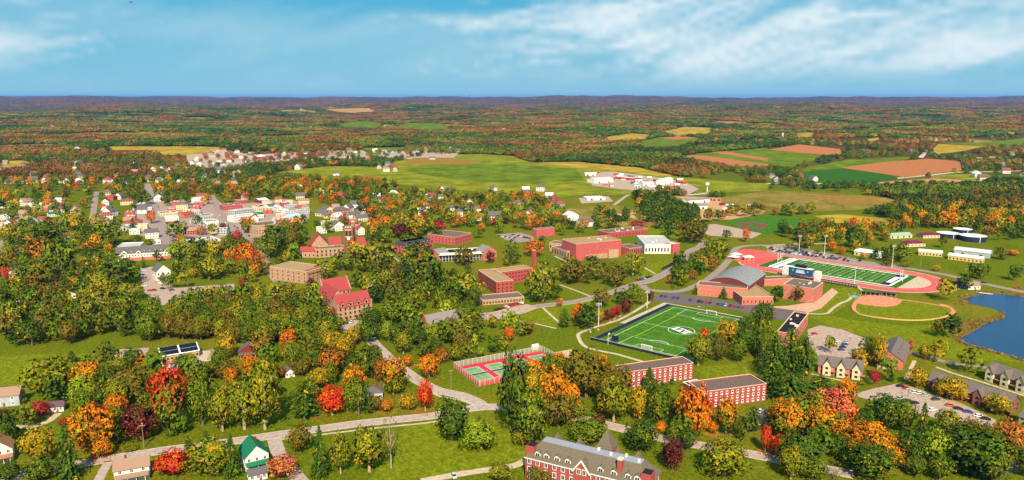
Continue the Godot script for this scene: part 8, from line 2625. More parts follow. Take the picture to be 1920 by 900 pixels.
# ------------------------------------------------------------------ cars
func make_car(kind: int) -> Dictionary:
	var body := Builder.new(); var glass := Builder.new(); var top := Builder.new()
	var L := 4.6 if kind == 0 else 5.4
	var W := 1.8
	var hx := L / 2
	var prof := [[-hx, .35], [-hx + .05, .78], [-hx + .55, .92], [hx - .75, .88], [hx - .08, .70], [hx, .35]]
	var lower := []
	for s in [-1, 1]:
		var ring := []
		for p in prof: ring.append(Vector3(p[0], p[1], s * W / 2 * (.94 if p[1] > .6 else 1.0)))
		lower.append(ring)
	for i in prof.size():
		var j := (i + 1) % prof.size()
		body.quad(lower[0][i], lower[0][j], lower[1][j], lower[1][i])
	for s in 2:
		for i in range(1, prof.size() - 1): body.tri(lower[s][0], lower[s][i], lower[s][i + 1])
	var c0 := -hx + .7 if kind == 0 else -.6
	var c1 := .95 if kind == 0 else 1.3
	var q := []
	for s in [-1, 1]:
		q.append([Vector3(c0 - (.35 if kind == 0 else .0), .88, s * .82), Vector3(c0 + .3, 1.40 if kind == 0 else 1.62, s * .66), Vector3(c1 - .35, 1.40 if kind == 0 else 1.62, s * .66), Vector3(c1 + .45, .88, s * .82)])
	for i in 3:
		if i != 1: glass.quad(q[0][i], q[0][i + 1], q[1][i + 1], q[1][i])
	for s in 2: glass.quad(q[s][0], q[s][1], q[s][2], q[s][3])
	slab(top, [q[0][1] + Vector3(0, .05, 0), q[0][2] + Vector3(0, .05, 0), q[1][2] + Vector3(0, .05, 0), q[1][1] + Vector3(0, .05, 0)], .06)
	if kind == 1:
		body.box(Vector3(-1.55, 1.02, .84), Vector3(2.0, .3, .1)); body.box(Vector3(-1.55, 1.02, -.84), Vector3(2.0, .3, .1)); body.box(Vector3(-2.6, 1.02, 0), Vector3(.1, .3, 1.6))
	var wheel := CylinderMesh.new()
	wheel.top_radius = .33; wheel.bottom_radius = .33; wheel.height = .24; wheel.radial_segments = 12
	return {"body": body.done(), "glass": glass.done(), "top": top.done(), "wheel": wheel, "L": L}

func cars() -> void:
	var made := [make_car(0), make_car(1)]
	for c in CARS:
		var k: Dictionary = made[c[4]]
		var o := thing("parked_car" if c[4] == 0 else "pickup_truck", sentence(c[5], c[6], c[7]), "car" if c[4] == 0 else "pickup truck", Vector3(c[0], .1, c[1]), c[2], "cars in the car parks and streets")
		part(o, "body", k.body, "paint_" + c[3])
		part(o, "car_roof", k.top, "paint_" + c[3])
		part(o, "car_glass", k.glass, "glass_dark")
		for sx in [-1, 1]:
			for sz in [-1, 1]:
				part(o, "wheel", k.wheel, "rubber", Transform3D(Basis(Vector3.RIGHT, PI / 2), Vector3(sx * (k.L / 2 - .85), .33, sz * .82)))

# ------------------------------------------------------------------ poles
func poles() -> void:
	for p in POLES:
		var h: float = p[4]
		var kind: String = p[0]
		var called: String = {"floodlight": "floodlight_mast", "utility": "utility_pole", "lamp": "lamp_post", "flag": "flagpole", "sphere": "water_tower", "mast": "radio_mast"}[kind]
		var o := thing(called, sentence(p[5], p[6], p[7]), called.replace("_", " "), Vector3(p[1], p[2], p[3]), .25)
		var b := Builder.new()
		match kind:
			"floodlight":
				b.tube(Vector3.ZERO, Vector3(0, h, 0), .30, .16, 8)
				part(o, "mast_shaft", b.done(), "pole_pale")
				for i in 2:
					var bar := part(o, "lamp_bar", boxm(3.9, .2, .2), "steel", at(0, h - .4 - 1.1 * i, .25))
					for k in 5: part(bar, "lamp_head", boxm(.6, .6, .4), "metal_pale", Transform3D(Basis(Vector3.RIGHT, .3), Vector3((k - 2) * .8, 0, .3)))
			"utility":
				b.tube(Vector3.ZERO, Vector3(0, h, 0), .22, .14, 7)
				part(o, "pole_shaft", b.done(), "pole_wood")
				part(o, "crossarm", boxm(2.6, .18, .18), "pole_wood", at(0, h - .8, .2))
				for s in [-1.1, -.4, .4, 1.1]: part(o, "insulator", boxm(.14, .28, .14), "pole_pale", at(s, h - .57, .2))
			"lamp":
				b.tube(Vector3.ZERO, Vector3(0, h, 0), .12, .08, 6)
				part(o, "pole_shaft", b.done(), "dark_metal")
				for s in [-1, 1]: part(o, "lamp_head", boxm(1.0, .2, .45), "steel", at(s * .6, h, 0))
			"flag":
				b.tube(Vector3.ZERO, Vector3(0, h, 0), .14, .06, 6)
				part(o, "pole_shaft", b.done(), "white_trim")
				part(o, "flag", boxm(1.6, 1.0, .05), "metal_white", Transform3D(Basis(Vector3.UP, .5), Vector3(.7, h - .7, 0)))
			"sphere":
				b.tube(Vector3.ZERO, Vector3(0, h - 3, 0), .8, .6, 8)
				part(o, "stem", b.done(), "metal_white")
				var sp := SphereMesh.new()
				sp.radius = 3.6; sp.height = 6.4; sp.radial_segments = 20; sp.rings = 10
				part(o, "tank", sp, "metal_white", at(0, h - 3.2, 0))
			"mast":
				b.tube(Vector3.ZERO, Vector3(0, h, 0), 4.0, 2.0, 4)
				part(o, "lattice_shaft", b.done(), "dark_metal")

# ------------------------------------------------------------------ sport grounds
func ring(cx: float, hl: float, r: float, n := 24) -> PackedVector2Array:   # stadium outline, straights along x
	var p := PackedVector2Array()
	for i in n + 1:
		var a := -PI / 2 + PI * i / n
		p.append(Vector2(cx + hl + r * cos(a), r * sin(a)))
	for i in n + 1:
		var a := PI / 2 + PI * i / n
		p.append(Vector2(cx - hl + r * cos(a), r * sin(a)))
	return p

func band(outer: PackedVector2Array, inner: PackedVector2Array, y: float) -> ArrayMesh:
	var b := Builder.new()
	var n := outer.size()
	for i in n:
		var j := (i + 1) % n
		b.quad(Vector3(outer[i].x, y, outer[i].y), Vector3(outer[j].x, y, outer[j].y), Vector3(inner[j].x, y, inner[j].y), Vector3(inner[i].x, y, inner[i].y))
	return b.done()

func flat(x0: float, z0: float, x1: float, z1: float, y: float) -> ArrayMesh:
	var b := Builder.new()
	b.quad(Vector3(x0, y, z0), Vector3(x1, y, z0), Vector3(x1, y, z1), Vector3(x0, y, z1))
	return b.done()

func arc_line(c: Vector2, r: float, a0: float, a1: float, w: float, y: float) -> ArrayMesh:
	var b := Builder.new()
	var n := 40
	for i in n:
		var a := lerpf(a0, a1, float(i) / n); var e := lerpf(a0, a1, float(i + 1) / n)
		var p := Vector2(cos(a), sin(a)); var q := Vector2(cos(e), sin(e))
		b.quad(Vector3(c.x + p.x * (r - w / 2), y, c.y + p.y * (r - w / 2)), Vector3(c.x + q.x * (r - w / 2), y, c.y + q.y * (r - w / 2)), Vector3(c.x + q.x * (r + w / 2), y, c.y + q.y * (r + w / 2)), Vector3(c.x + p.x * (r + w / 2), y, c.y + p.y * (r + w / 2)))
	return b.done()

func strokes(parent: Node, called: String, segs: Array, mat: String) -> void:   # [x, z, sx, sz, turn, y]
	for s in segs:
		part(parent, called, flat(-s[2] / 2, -s[3] / 2, s[2] / 2, s[3] / 2, 0), mat, Transform3D(Basis(Vector3.UP, s[4]), Vector3(s[0], s[5], s[1])))

func football(s: Array) -> void:
	var X := Transform3D(Basis(Vector3.UP, s[3]), Vector3(s[1], 0, s[2]))
	var hl: float = s[4] / 2; var hw: float = s[5] / 2
	var f := struct("football_field", flat(-hl - 6, -hw - 3, hl + 6, hw + 3, .07), "turf_dark")
	f.transform = X
	var y := .085
	for i in 20:
		var x0 := lerpf(-hl * .835, hl * .835, i / 20.0)
		part(f, "turf_stripe", flat(x0, -hw + .9, x0 + hl * 1.67 / 20, hw - .9, y), "turf_light" if i % 2 else "turf_dark")
	for i in 21:
		var x0 := lerpf(-hl * .835, hl * .835, i / 20.0)
		part(f, "yard_line", flat(x0 - .09, -hw + 1, x0 + .09, hw - 1, y + .012), "line_white")
		if i > 1 and i < 19 and i % 2 == 0:
			for q in [-1, 1]: part(f, "yard_number", flat(x0 - 1.7, q * hw * .66 - .8, x0 + 1.7, q * hw * .66 + .8, y + .008), "turf_light")
			for q in [-1, 1]:
				for k in [-1, 1]: part(f, "yard_number", flat(x0 + k * 1.0 - .55, q * hw * .66 - .75, x0 + k * 1.0 + .55, q * hw * .66 + .75, y + .016), "line_white")
	for q in [-1, 1]: part(f, "sideline", flat(-hl, q * hw - 1.1, hl, q * hw + 1.1, y + .02), "line_white")
	for q in [-1, 1]: part(f, "end_line", flat(q * hl - 1.1, -hw + 1.1, q * hl + 1.1, hw - 1.1, y + .02), "line_white")
	for q in [-1, 1]:
		var e := part(f, "end_zone", flat(q * hl * .835 if q > 0 else -hl + 1.1, -hw + 1.1, hl - 1.1 if q > 0 else -hl * .835, hw - 1.1, y + .012), "navy")
		if q > 0: part(e, "end_zone_lettering", flat(hl * .87, -hw * .52, hl * .955, hw * .52, y + .024), "line_white")
		else: part(e, "end_zone_lettering", flat(-hl * .955, -hw + 1.3, -hl * .86, hw - 1.3, y + .024), "line_white")
		for k in 7: part(e, "letter_stroke", flat((hl * .885 if q > 0 else -hl * .945), (k - 3) * hw * .145 - .25, (hl * .94 if q > 0 else -hl * .89), (k - 3) * hw * .145 + .25, y + .034), "glass_pale")
	var t := struct("running_track", band(ring(0, 46, 46.5), ring(0, 46, 33.0), .055), "track_red")
	t.transform = X
	for k in [33.2, 37.5, 42.0, 46.2]: part(t, "lane_line", band(ring(0, 46, k + .06), ring(0, 46, k - .06), .07), "line_white")
	var ap := struct("track_apron", band(ring(0, 46, 33.0), ring(0, 46, 12.0), .045), "concrete")
	ap.transform = X
	var lf := struct("track_apron", sheet_mesh(PackedVector2Array([Vector2(-62, -34), Vector2(-96, -44), Vector2(-112, -36), Vector2(-108, 8), Vector2(-92, 24), Vector2(-60, 26)]), .05), "track_red")
	lf.transform = X
	var inf := struct("lawn", flat(-hl - 9, -hw - 4, hl + 7, hw + 4, .062), "turf_dark")
	inf.transform = X
	var outl := struct("path", band(ring(0, 46, 48.0), ring(0, 46, 46.5), .045), "concrete")
	outl.transform = X
	for q in [-1, 1]:
		var g := thing("goal_post", "white football goal post at the " + ("navy end zone near the pond" if q > 0 else "white end zone by the car park"), "goal post", X * Vector3(q * (hl + 1.5), 0, 0), s[3])
		var b := Builder.new()
		b.tube(Vector3(q * 1.2, 0, 0), Vector3(q * 1.2, 3, 0), .3, .3, 6); b.tube(Vector3(q * 1.2, 3, 0), Vector3(0, 3.05, 0), .2, .2, 6)
		part(g, "stem", b.done(), "white_trim")
		part(g, "crossbar", boxm(.25, .25, 5.8), "white_trim", at(0, 3.05, 0))
		for k in [-1, 1]: part(g, "upright", boxm(.25, 7, .25), "white_trim", at(0, 6.5, k * 2.8))
	var pb := thing("press_box", "blue press box between two white stair towers beside the running track", "press box", X * Vector3(-11, 0, 53), s[3])
	part(pb, "blue_wall", boxm(20, 6.4, 3.2), "sign_blue", at(-1, 6.6, 0))
	part(pb, "box_roof", boxm(21, .4, 4.4), "white_trim", at(-1, 10.0, 0))
	part(pb, "upper_booth", boxm(10, 2.4, 3), "navy", at(-1.5, 11.4, -.4))
	for q in [-1, 1]:
		var tw := part(pb, "stair_tower", boxm(5.2, 8.6, 3.6), "white_wall", at(q * 13.6 - 1 + (1.5 if q > 0 else 0.0), 5.0 if q > 0 else 6.0, 0))
		for k in 3:
			part(tw, "stair_flight", boxm(6, .25, .3), "steel", Transform3D(Basis(Vector3.BACK, .5 * (1 if k % 2 else -1)), Vector3(0, -2.6 + k * 2.4, 1.9)))
	for k in 8: part(pb, "leg", boxm(.35, 3.6, .35), "dark_metal", at(-15 + k * 4.3, 1.8, 1.2))
	part(pb, "emblem_panel", boxm(7.0, 2.4, .1), "metal_blue", at(-1, 7.2, 1.66))
	part(pb, "emblem_panel", boxm(8.4, .9, .1), "metal_white", at(-1, 5.9, 1.67))
	for q in [-1, 1]:
		for k in 2: part(pb, "star_emblem", boxm(1.5, .55, .1), "metal_blue", Transform3D(Basis(Vector3.BACK, PI / 4 + k * PI / 2), Vector3(-1 + q * 6.6, 7.4, 1.66)))
	var st := thing("bleacher_stand", "low bleacher stand with dark legs and a pale rail beside the press box", "bleachers", X * Vector3(20, 0, 51.5), s[3])
	for k in 5: part(st, "bench_row", boxm(34, .15, .7), "steel", at(0, .6 + k * .5, -3 + k * .85))
	for k in 15: part(st, "leg", boxm(.5, 2.6, .5), "dark_metal", at(-17 + k * 2.4, 1.3, .9))
	part(st, "rail", boxm(34, .2, .12), "white_trim", at(0, 3.6, 1.1))
	part(st, "back_panel", boxm(34, .8, .1), "maroon_wall", at(0, 2.6, 1.12))
	for q in [0, 1]:
		var kk := thing("track_tent", "white-topped " + ["kiosk nearest the stadium car park", "kiosk nearest the barrel-vaulted gym"][q] + " on the red track apron", "kiosk", X * Vector3(-98 + 4 * q, 0, 6 + 13 * q), s[3])
		part(kk, "wall", wall_mesh(8, 6, 2.8, "hip", 1), "brick_salmon")
		part(kk, "roof", roof_mesh(9, 7, 2.8, "hip", 1.7), "metal_white")
		part(kk, "serving_hatch", boxm(4, 1.2, .15), "glass_dark", at(0, 1.7, 3.02))
	var sb := thing("scoreboard", "dark scoreboard on legs at the pond end of the running track", "scoreboard", X * Vector3(100, 0, -1), s[3] + PI / 2)
	part(sb, "panel", boxm(9, 5, .5), "navy", at(0, 6, 0))
	for q in [-1, 1]: part(sb, "leg", boxm(.4, 4, .4), "steel", at(q * 3, 2, 0))

func soccer(s: Array) -> void:
	var X := Transform3D(Basis(Vector3.UP, s[3]), Vector3(s[1], 0, s[2]))
	var hw: float = s[4] / 2; var hl: float = s[5] / 2      # x across, z along
	var f := struct("soccer_field", flat(-hw, -hl, hw, hl, .07), "turf")
	f.transform = X
	var y := .09
	for i in 9: part(f, "turf_stripe", flat(-hw + .1, lerpf(-hl, hl, (2 * i + .5) / 18.0), hw - .1, lerpf(-hl, hl, (2 * i + 1.5) / 18.0), .078), "turf_light")
	var q := .17
	var fw := hw - 4.5; var fl := hl - 4
	for k in [-1, 1]:
		part(f, "touch_line", flat(k * fw - q, -fl, k * fw + q, fl, y), "line_white")
		part(f, "goal_line", flat(-fw + q, k * fl - q, fw - q, k * fl + q, y), "line_white")
		for b in [[20.2, 16.5], [9.2, 5.5]]:
			for e in [-1, 1]: part(f, "penalty_line", flat(e * b[0] - q * .8, k * (fl - b[1]), e * b[0] + q * .8, k * (fl - q), y + .004), "line_white")
			part(f, "penalty_line", flat(-b[0], k * (fl - b[1]) - q * .8, b[0], k * (fl - b[1]) + q * .8, y), "line_white")
		part(f, "penalty_arc", arc_line(Vector2(0, k * (fl - 11)), 9.15, (-PI / 2 if k > 0 else PI / 2) - .92, (-PI / 2 if k > 0 else PI / 2) + .92, .5, y), "line_white")
		for z in [-.62, .62]: part(f, "hash_line", flat(-fw + 1, z * fl * k - .2, fw - 1, z * fl * k + .2, y - .004), "line_yellow")
		part(f, "lacrosse_line", flat(k * fw * .62 - .2, -fl * .62, k * fw * .62 + .2, fl * .62, y + .002), "line_yellow")
	part(f, "halfway_line", flat(-fw, -q * .8, fw, q * .8, y + .004), "line_white")
	part(f, "centre_circle", arc_line(Vector2.ZERO, 9.15, 0, TAU, .36, y + .008), "line_white")
	var E := Node3D.new()
	E.name = "emblem"
	f.add_child(E)
	E.rotation.y = -.55
	strokes(E, "emblem_block", [[0, 0, 13.5, 7.6, .16, y + .014]], "line_white")
	strokes(E, "emblem_bar", [[-3.9, 0, 1.7, 6.2, .30, y + .022], [-1.3, -.6, 1.4, 4.6, -.42, y + .024], [1.3, -.6, 1.4, 4.6, .42, y + .026], [3.9, 0, 1.7, 6.2, -.30, y + .028]], "navy")
	var bd := struct("field_border", flat(-hw - 4.2, -hl - 2, -hw, hl + 2, .058), "navy")
	bd.transform = X
	part(bd, "border_strip", flat(-hw, hl, hw + 2, hl + 2.6, .06), "navy")
	part(bd, "border_strip", flat(-hw, -hl - 2.0, hw + 2, -hl, .06), "navy")
	part(bd, "concrete_edge", flat(-hw - 8, -hl - 4.0, -hw - 4.2, hl * .2, .062), "concrete")
	part(bd, "concrete_edge", flat(-hw - 4.2, -hl - 4.0, hw + 4, -hl - 2.0, .064), "concrete")
	for k in [-1, 1]:
		var g := thing("soccer_goal", "white soccer goal with a net at the " + ("near" if k > 0 else "far") + " end of the pitch", "soccer goal", X * Vector3(0, .09, k * (fl + .3)), s[3])
		for e in [-1, 1]:
			part(g, "post", boxm(.28, 2.6, .28), "white_trim", at(e * 3.8, 1.3, 0))
			part(g, "brace", boxm(.14, .14, 2.2), "white_trim", at(e * 3.8, .1, k * 1.1))
		part(g, "crossbar", boxm(7.8, .28, .28), "white_trim", at(0, 2.6, 0))
		part(g, "net", boxm(7.6, 2.4, .04), "fence_mesh", Transform3D(Basis(Vector3.RIGHT, -k * .45), Vector3(0, 1.25, k * .9)))
	var fe := thing("field_fence", "low dark fence with pale rail along the near end of the soccer field", "fence", X * Vector3(0, 0, hl + 2.4), s[3])
	for i in 19: part(fe, "post", boxm(.16, 1.8, .16), "dark_metal", at(lerpf(-hw - 4, hw, i / 18.0), .9, 0))
	part(fe, "mesh", boxm(s[4] + 4, 1.6, .05), "navy", at(-2, .85, 0))
	part(fe, "rail", boxm(s[4] + 4, .12, .12), "pole_pale", at(-2, 1.85, 0))
	var bx := thing("scoreboard", "small dark scoreboard at the near left corner of the soccer field", "scoreboard", X * Vector3(-hw + 13, 0, hl - 1), s[3] + .2)
	part(bx, "panel", boxm(4.6, 3.2, .4), "navy", at(0, 3.6, 0))
	for k in [-1, 1]: part(bx, "leg", boxm(.25, 2.2, .25), "dark_metal", at(k * 1.6, 1.1, 0))

func tennis(s: Array) -> void:
	var X := Transform3D(Basis(Vector3.UP, s[3]), Vector3(s[1], 0, s[2]))
	var hl: float = s[4] / 2; var hw: float = s[5] / 2
	var f := struct("tennis_court_surface", flat(-hl, -hw, hl, hw, .07), "court_red")
	f.transform = X
	for i in 4:
		var cx := lerpf(-hl, hl, (i + .5) / 4.0)
		var c := part(f, "tennis_court", flat(-5.5, -11.9, 5.5, 11.9, .09), "court_green", at(cx, 0, 0))
		for k in [-1, 1]:
			part(c, "court_line", flat(k * 5.5 - .12, -11.9, k * 5.5 + .12, 11.9, .104), "line_white")
			part(c, "court_line", flat(k * 4.1 - .08, -11.9, k * 4.1 + .08, 11.9, .104), "line_white")
			part(c, "court_line", flat(-5.38, k * 11.8 - .12, 5.38, k * 11.8 + .12, .108), "line_white")
			part(c, "court_line", flat(-4, k * 6.4 - .08, 4, k * 6.4 + .08, .108), "line_white")
		part(c, "court_line", flat(-.08, -6.3, .08, 6.3, .112), "line_white")
		var net := thing("tennis_net", "dark tennis net across the %s tennis court from the road" % ["first", "second", "third", "fourth"][i], "tennis net", X * Vector3(cx, 0, 0), s[3])
		part(net, "net_mesh", boxm(12.4, .95, .06), "dark_metal", at(0, .6, 0))
		part(net, "tape", boxm(12.4, .1, .1), "white_trim", at(0, 1.12, 0))
		for k in [-1, 1]: part(net, "post", boxm(.14, 1.2, .14), "dark_metal", at(k * 6.3, .6, 0))
	for side in 4:
		var along := side < 2
		var half := hl if along else hw
		var nm: String = ["the bank side", "the main road side", "the winding road end", "the sand court end"][side]
		var at := Vector3(0, 0, -hw - .4) if side == 0 else (Vector3(0, 0, hw + .4) if side == 1 else (Vector3(-hl - .4, 0, 0) if side == 2 else Vector3(hl + .4, 0, 0)))
		var fe := thing("tennis_fence", "tall chain link fence of the tennis courts along " + nm, "fence", X * at, s[3] + (0.0 if along else PI / 2))
		var n := int(half * 2 / 3.0)
		for i in n + 1: part(fe, "post", boxm(.16, 3.6, .16), "pole_pale", at(lerpf(-half, half, float(i) / n), 1.8, 0))
		part(fe, "mesh", boxm(half * 2, 3.4, .04), "fence_mesh_red" if side in [1, 2] else "fence_mesh", at(0, 1.8, 0))
		part(fe, "top_rail", boxm(half * 2, .1, .1), "pole_pale", at(0, 3.62, 0))
	var hut := thing("equipment_hut", "small white hut at the far corner of the tennis courts", "hut", X * Vector3(hl - 2, 0, -hw - 5), s[3])
	part(hut, "wall", wall_mesh(4, 3, 2.6, "gable", .9), "white_wall")
	part(hut, "roof", roof_mesh(4, 3, 2.6, "gable", .9), "metal_white")

func ball_field(rows: Array) -> void:
	for r in rows:
		var p := pts_of(r, 1)
		if r[0] == "softball":
			var c := Vector2.ZERO
			for q in p: c += q / p.size()
			var big := smooth_closed(p)
			struct("warning_track", sheet_mesh(big, .06), "clay")
			var inner := PackedVector2Array()
			for q in big: inner.append(c + (q - c) * .915)
			struct("softball_outfield", sheet_mesh(inner, .08), "lawn")
			var fe := thing("outfield_fence", "low pale outfield fence curving round the softball field", "fence", Vector3(c.x, 0, c.y))
			var top := Builder.new()
			for i in big.size():
				var a := big[i] - c; var b := big[(i + 1) % big.size()] - c
				if a.y < -8: continue
				top.box(Vector3((a.x + b.x) / 2, .6, (a.y + b.y) / 2), Vector3(a.distance_to(b) + .1, .9, .1), Basis(Vector3.UP, -(b - a).angle()))
				part(fe, "post", boxm(.14, 1.3, .14), "fence_tan", at(a.x, .65, a.y))
			part(fe, "rail", top.done(), "fence_tan")
		elif r[0] == "infield":
			struct("infield_dirt", sheet_mesh(smooth_closed(p), .10), "clay")

func smooth_closed(p: PackedVector2Array) -> PackedVector2Array:
	var q := p
	for k in 3:
		var n := PackedVector2Array()
		for i in q.size():
			var a := q[i]; var b := q[(i + 1) % q.size()]
			n.append(a.lerp(b, .25)); n.append(a.lerp(b, .75))
		q = n
	return q

func extras() -> void:
	for t in TANKS:
		var o := thing("water_tank", t[4], "tank", Vector3(t[0], 0, t[1]))
		var c := CylinderMesh.new()
		c.top_radius = t[2]; c.bottom_radius = t[2]; c.height = t[3]; c.radial_segments = 40
		part(o, "tank_wall", c, "navy_wall", at(0, t[3] / 2, 0))
		var d := CylinderMesh.new()
		d.top_radius = .4; d.bottom_radius = t[2] + .25; d.height = 1.4; d.radial_segments = 40
		part(o, "tank_roof", d, "white_panel", at(0, t[3] + .7, 0))
		part(o, "ladder", boxm(.7, t[3] + .6, .25), "steel", at(0, t[3] / 2, t[2] + .15))
	var box := Builder.new()
	box.box(Vector3(0, 2.2, 0), Vector3(8.5, 2.7, 2.5))
	for i in 9: box.box(Vector3(-4 + i, 2.2, 0), Vector3(.18, 2.5, 2.62))
	var body := box.done()
	for c in CONTAINERS:
		var o := thing("trailer_box", sentence(c[4], c[5], c[6]), "trailer", Vector3(c[0], hgt(c[0], c[1]) + .3, c[1]), c[2], "trailers in the works yard")
		part(o, "body", body, "paint_" + c[3])
		part(o, "chassis", boxm(8.2, .3, 2.0), "dark_metal", at(0, .72, 0))
		for s in [-3.2, -2.2, 3.2]: part(o, "wheel_axle", boxm(.9, .9, 2.4), "rubber", at(s, .35, 0))
	for d in THINGS:
		var o := thing(d[0], d[1], d[2], Vector3(d[3], .05, d[4]), d[5])
		match d[0]:
			"dock":
				for i in 9: part(o, "plank", boxm(1.2, .14, 2.4), "pole_pale", at(-5.2 + i * 1.3, .55, 0))
				for i in 4:
					for s in [-1, 1]: part(o, "pile", boxm(.25, 1.4, .25), "pole_wood", at(-4.5 + i * 3, .1, s * 1.0))
			"dugout":
				part(o, "wall", boxm(14, 2.3, .25), "brick_dark", at(0, 1.15, -1.4))
				part(o, "roof", boxm(14.6, .25, 3.4), "dark_metal", at(0, 2.45, 0))
				for i in 5: part(o, "post", boxm(.18, 2.3, .18), "pole_pale", at(-6.8 + i * 3.4, 1.15, 1.4))
				part(o, "bench", boxm(12, .45, .5), "pole_wood", at(0, .22, -.8))
			"swimming_pool":
				part(o, "coping", boxm(15.5, .25, 9), "white_trim", at(0, .13, 0))
				part(o, "pool_cover", boxm(7.4, .1, 7.6), "turf_light", at(3.4, .3, 0))
				part(o, "pool_cover", boxm(6.6, .1, 7.6), "metal_white", at(-3.7, .3, 0))
			"batting_cage":
				part(o, "pad", boxm(6, .15, 6), "blue_roof", at(0, .08, 0))
				for sx in [-1, 1]:
					for sz in [-1, 1]: part(o, "post", boxm(.15, 2.4, .15), "pole_pale", at(sx * 3, 1.2, sz * 3))
			"storage_silo":
				var c := CylinderMesh.new()
				c.top_radius = 3.2; c.bottom_radius = 3.2; c.height = 20; c.radial_segments = 16
				part(o, "silo_wall", c, "metal_pale", at(0, 10 + d[6], 0))
				var sp := SphereMesh.new()
				sp.radius = 3.2; sp.height = 4.4
				part(o, "silo_dome", sp, "metal_white", at(0, 20 + d[6], 0))
			"sandstone_block":
				part(o, "block", boxm(1.8, .9, 1.2), "tan_plain", at(0, .4, 0))
	rng.seed = 61
	var lq := Builder.new()
	lq.quad(Vector3(-.5, 0, -.3), Vector3(.3, .05, -.5), Vector3(.5, .02, .4), Vector3(-.3, .06, .5))
	var lw := []; var lt := []
	for t in TREES:
		if t[0] != "a" or t[4] < -620: continue
		for k in 120:
			var a := rng.randf() * TAU
			var r: float = float(t[6]) * .5 * (sqrt(rng.randf()) * 1.25 + .12)
			var c := leaf_colors(t[1], .8).lerp(Color(.30, .15, .04), .55)
			lw.append(Transform3D(Basis(Vector3.UP, rng.randf() * TAU).scaled(Vector3.ONE * rng.randf_range(.25, .8)), Vector3(t[3] + cos(a) * r, .10, t[4] + sin(a) * r)))
			lt.append(c)
	multi("fallen_leaves", lq.done(), lw, lt)
	var bank := PackedVector2Array()
	for s in SHEETS:
		if s[0] == "pond_bank": bank = pts_of(s, 3)
		if s[0] == "pond_water":
			var water := pts_of(s, 3)
			var lo := bank[0]; var hi := bank[0]
			for p in bank: lo = lo.min(p); hi = hi.max(p)
			rng.seed = 31
			var wh := []; var ti := []
			for i in 5200:
				var p := Vector2(rng.randf_range(lo.x, hi.x), rng.randf_range(lo.y, hi.y))
				if p.y < -560 and rng.randf() < .6: continue
				if not Geometry2D.is_point_in_polygon(p, bank) or Geometry2D.is_point_in_polygon(p, water): continue
				var c: Array = [[.40, .24, .05], [.30, .20, .04], [.46, .30, .08], [.20, .17, .03], [.34, .14, .04]][rng.randi() % 5]
				wh.append(Transform3D(Basis(Vector3.UP, rng.randf() * TAU).scaled(Vector3(1.4, 1.2, 1.4) * rng.randf_range(.7, 1.5)), Vector3(p.x, -.1, p.y)))
				ti.append(Color(c[0], c[1], c[2]))
			multi("reeds", plain_crown(0), wh, ti)
	for b in BIRDS:
		var o := thing("bird", b[4], "bird", Vector3(b[0], b[1], b[2]), b[3], "birds high in the sky")
		var w := Builder.new()
		for s in [-1, 1]:
			w.quad(Vector3(-.10, .02, 0), Vector3(.16, .02, 0), Vector3(.06, .16, s * .42), Vector3(-.14, .16, s * .42))
			w.tri(Vector3(.06, .16, s * .42), Vector3(-.14, .16, s * .42), Vector3(-.2, .07, s * .85))
		part(o, "wings", w.done(), "dark_metal")
		var bd := Builder.new()
		bd.tube(Vector3(-.35, 0, 0), Vector3(.05, .01, 0), .03, .09, 8); bd.tube(Vector3(.05, .01, 0), Vector3(.26, .03, 0), .09, .05, 8); bd.tube(Vector3(.26, .03, 0), Vector3(.40, .02, 0), .05, .01, 6)
		bd.tri(Vector3(-.3, 0, 0), Vector3(-.58, 0, .12), Vector3(-.58, 0, -.12))
		part(o, "bird_body", bd.done(), "dark_metal")

# ------------------------------------------------------------------ sky
var sky_a := FastNoiseLite.new()
var sky_b := FastNoiseLite.new()
func sky_color(az: float, el: float) -> Color:
	var e := maxf(el, 0)
	var low := Color(.25, .49, .62); var mid := Color(.095, .41, .58); var high := Color(.012, .29, .55)
	var t := 1.0 - exp(-e / .065)
	var c := low.lerp(mid, t).lerp(high, 1.0 - exp(-maxf(e - .05, 0) / .16))
	var s := sin(az); var k := -cos(az)
	var lean := sky_a.get_noise_3dv(Vector3(s * 1.1 + 2, e, k * 1.1))      # how the wind bends the bands
	var y := e * 15.0 - s * (2.2 + 3.0 * lean)
	var warp := sky_b.get_noise_3dv(Vector3(s * 3.0, y * .8, k * 3.0))
	var big := sky_a.get_noise_3dv(Vector3(s * 2.3 + 5.3, e * 7.0 - s * .8, k * 2.3)) * .5 + .5
	var fib := sky_b.get_noise_3dv(Vector3(s * 3.4 + warp * .5, y * 1.9 + warp * .7, k * 3.4)) * .5 + .5
	var fine := sky_b.get_noise_3dv(Vector3(s * 7.0 + 9, y * 7.0 + warp * 2.2, k * 7.0)) * .5 + .5
	var d := clampf((big * 1.05 + fib * .85 + fine * .50 - 1.15) * 2.4, 0, 1)
	d *= smoothstep(.0, .05, e)
	var veil := clampf((sky_a.get_noise_3dv(Vector3(s * 1.5 + 4, e * 8, k * 1.5)) + .34) * .8 + (fib - .5) * .7, 0, .65) * smoothstep(0, .035, e)
	c = c.lerp(Color(.33, .54, .64), veil)
	return c.lerp(Color(.62, .72, .765), pow(d, 1.2) * .95)

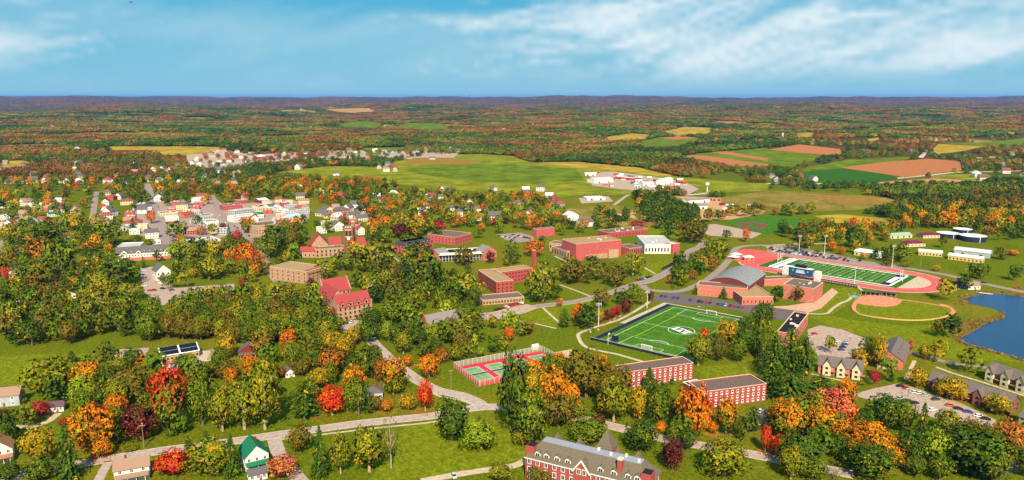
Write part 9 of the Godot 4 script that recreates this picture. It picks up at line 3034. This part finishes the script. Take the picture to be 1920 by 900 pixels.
func make_sky() -> ImageTexture:
	sky_a.seed = 90; sky_a.frequency = .9; sky_a.fractal_octaves = 3
	sky_b.seed = 8; sky_b.frequency = 1.1; sky_b.fractal_octaves = 5; sky_b.fractal_gain = .55
	var W := 1024
	var img := Image.create(W, W / 2, false, Image.FORMAT_RGB8)
	for y in W / 2:
		var el := PI / 2 - (y + .5) / (W / 2) * PI
		for x in W:
			img.set_pixel(x, y, sky_color((x + .5) / W * TAU, maxf(el, 0)).linear_to_srgb())
	img.resize(4096, 2048, Image.INTERPOLATE_BILINEAR)
	for y in range(1024 - 230, 1024):
		var el := PI / 2 - (y + .5) / 2048 * PI
		for x in range(1200, 2900):
			img.set_pixel(x, y, sky_color((x + .5) / 4096 * TAU, el).linear_to_srgb())
	return ImageTexture.create_from_image(img)

func _ready() -> void:
	var cam := Camera3D.new()
	cam.name = "camera"
	cam.position = Vector3(0, 160, 0)
	cam.rotation = Vector3(-atan2(268.0, 1400.0), 0, 0)
	cam.fov = rad_to_deg(2 * atan2(450.0, 1400.0))
	cam.near = 1.0
	cam.far = 60000
	add_child(cam)
	var we := WorldEnvironment.new()
	var env := Environment.new()
	env.background_mode = Environment.BG_SKY
	var sky := Sky.new()
	var pan := PanoramaSkyMaterial.new()
	pan.panorama = make_sky()
	sky.sky_material = pan
	env.sky = sky
	env.tonemap_mode = Environment.TONE_MAPPER_LINEAR
	env.tonemap_exposure = 1.70
	env.background_energy_multiplier = 0.73
	env.sdfgi_enabled = true
	env.ssao_enabled = true
	env.ssil_enabled = true
	env.fog_enabled = true
	env.fog_density = 0.00002
	env.fog_light_color = Color(.25, .42, .72)
	env.fog_sky_affect = 0.0
	we.environment = env
	add_child(we)
	var sun := DirectionalLight3D.new()
	sun.name = "sun"
	sun.rotation_degrees = Vector3(-41, 4, 0)
	sun.light_energy = 1.6
	sun.light_color = Color(1.0, .93, .80)
	sun.light_angular_distance = .5
	sun.shadow_enabled = true
	add_child(sun)
	noise.seed = 5; noise.frequency = .006; noise.fractal_octaves = 4
	noise_fine.seed = 12; noise_fine.frequency = .02; noise_fine.fractal_octaves = 3
	materials()
	terrain()
	for s in SHEETS:
		struct(s[0], sheet_mesh(pts_of(s, 3), s[2]), s[1])
	roads()
	for s in SPECIAL:
		match s[0]:
			"football": football(s)
			"soccer": soccer(s)
			"tennis": tennis(s)
			"softball", "infield": ball_field([s])
	buildings()
	trees()
	woods()
	cars()
	poles()
	extras()
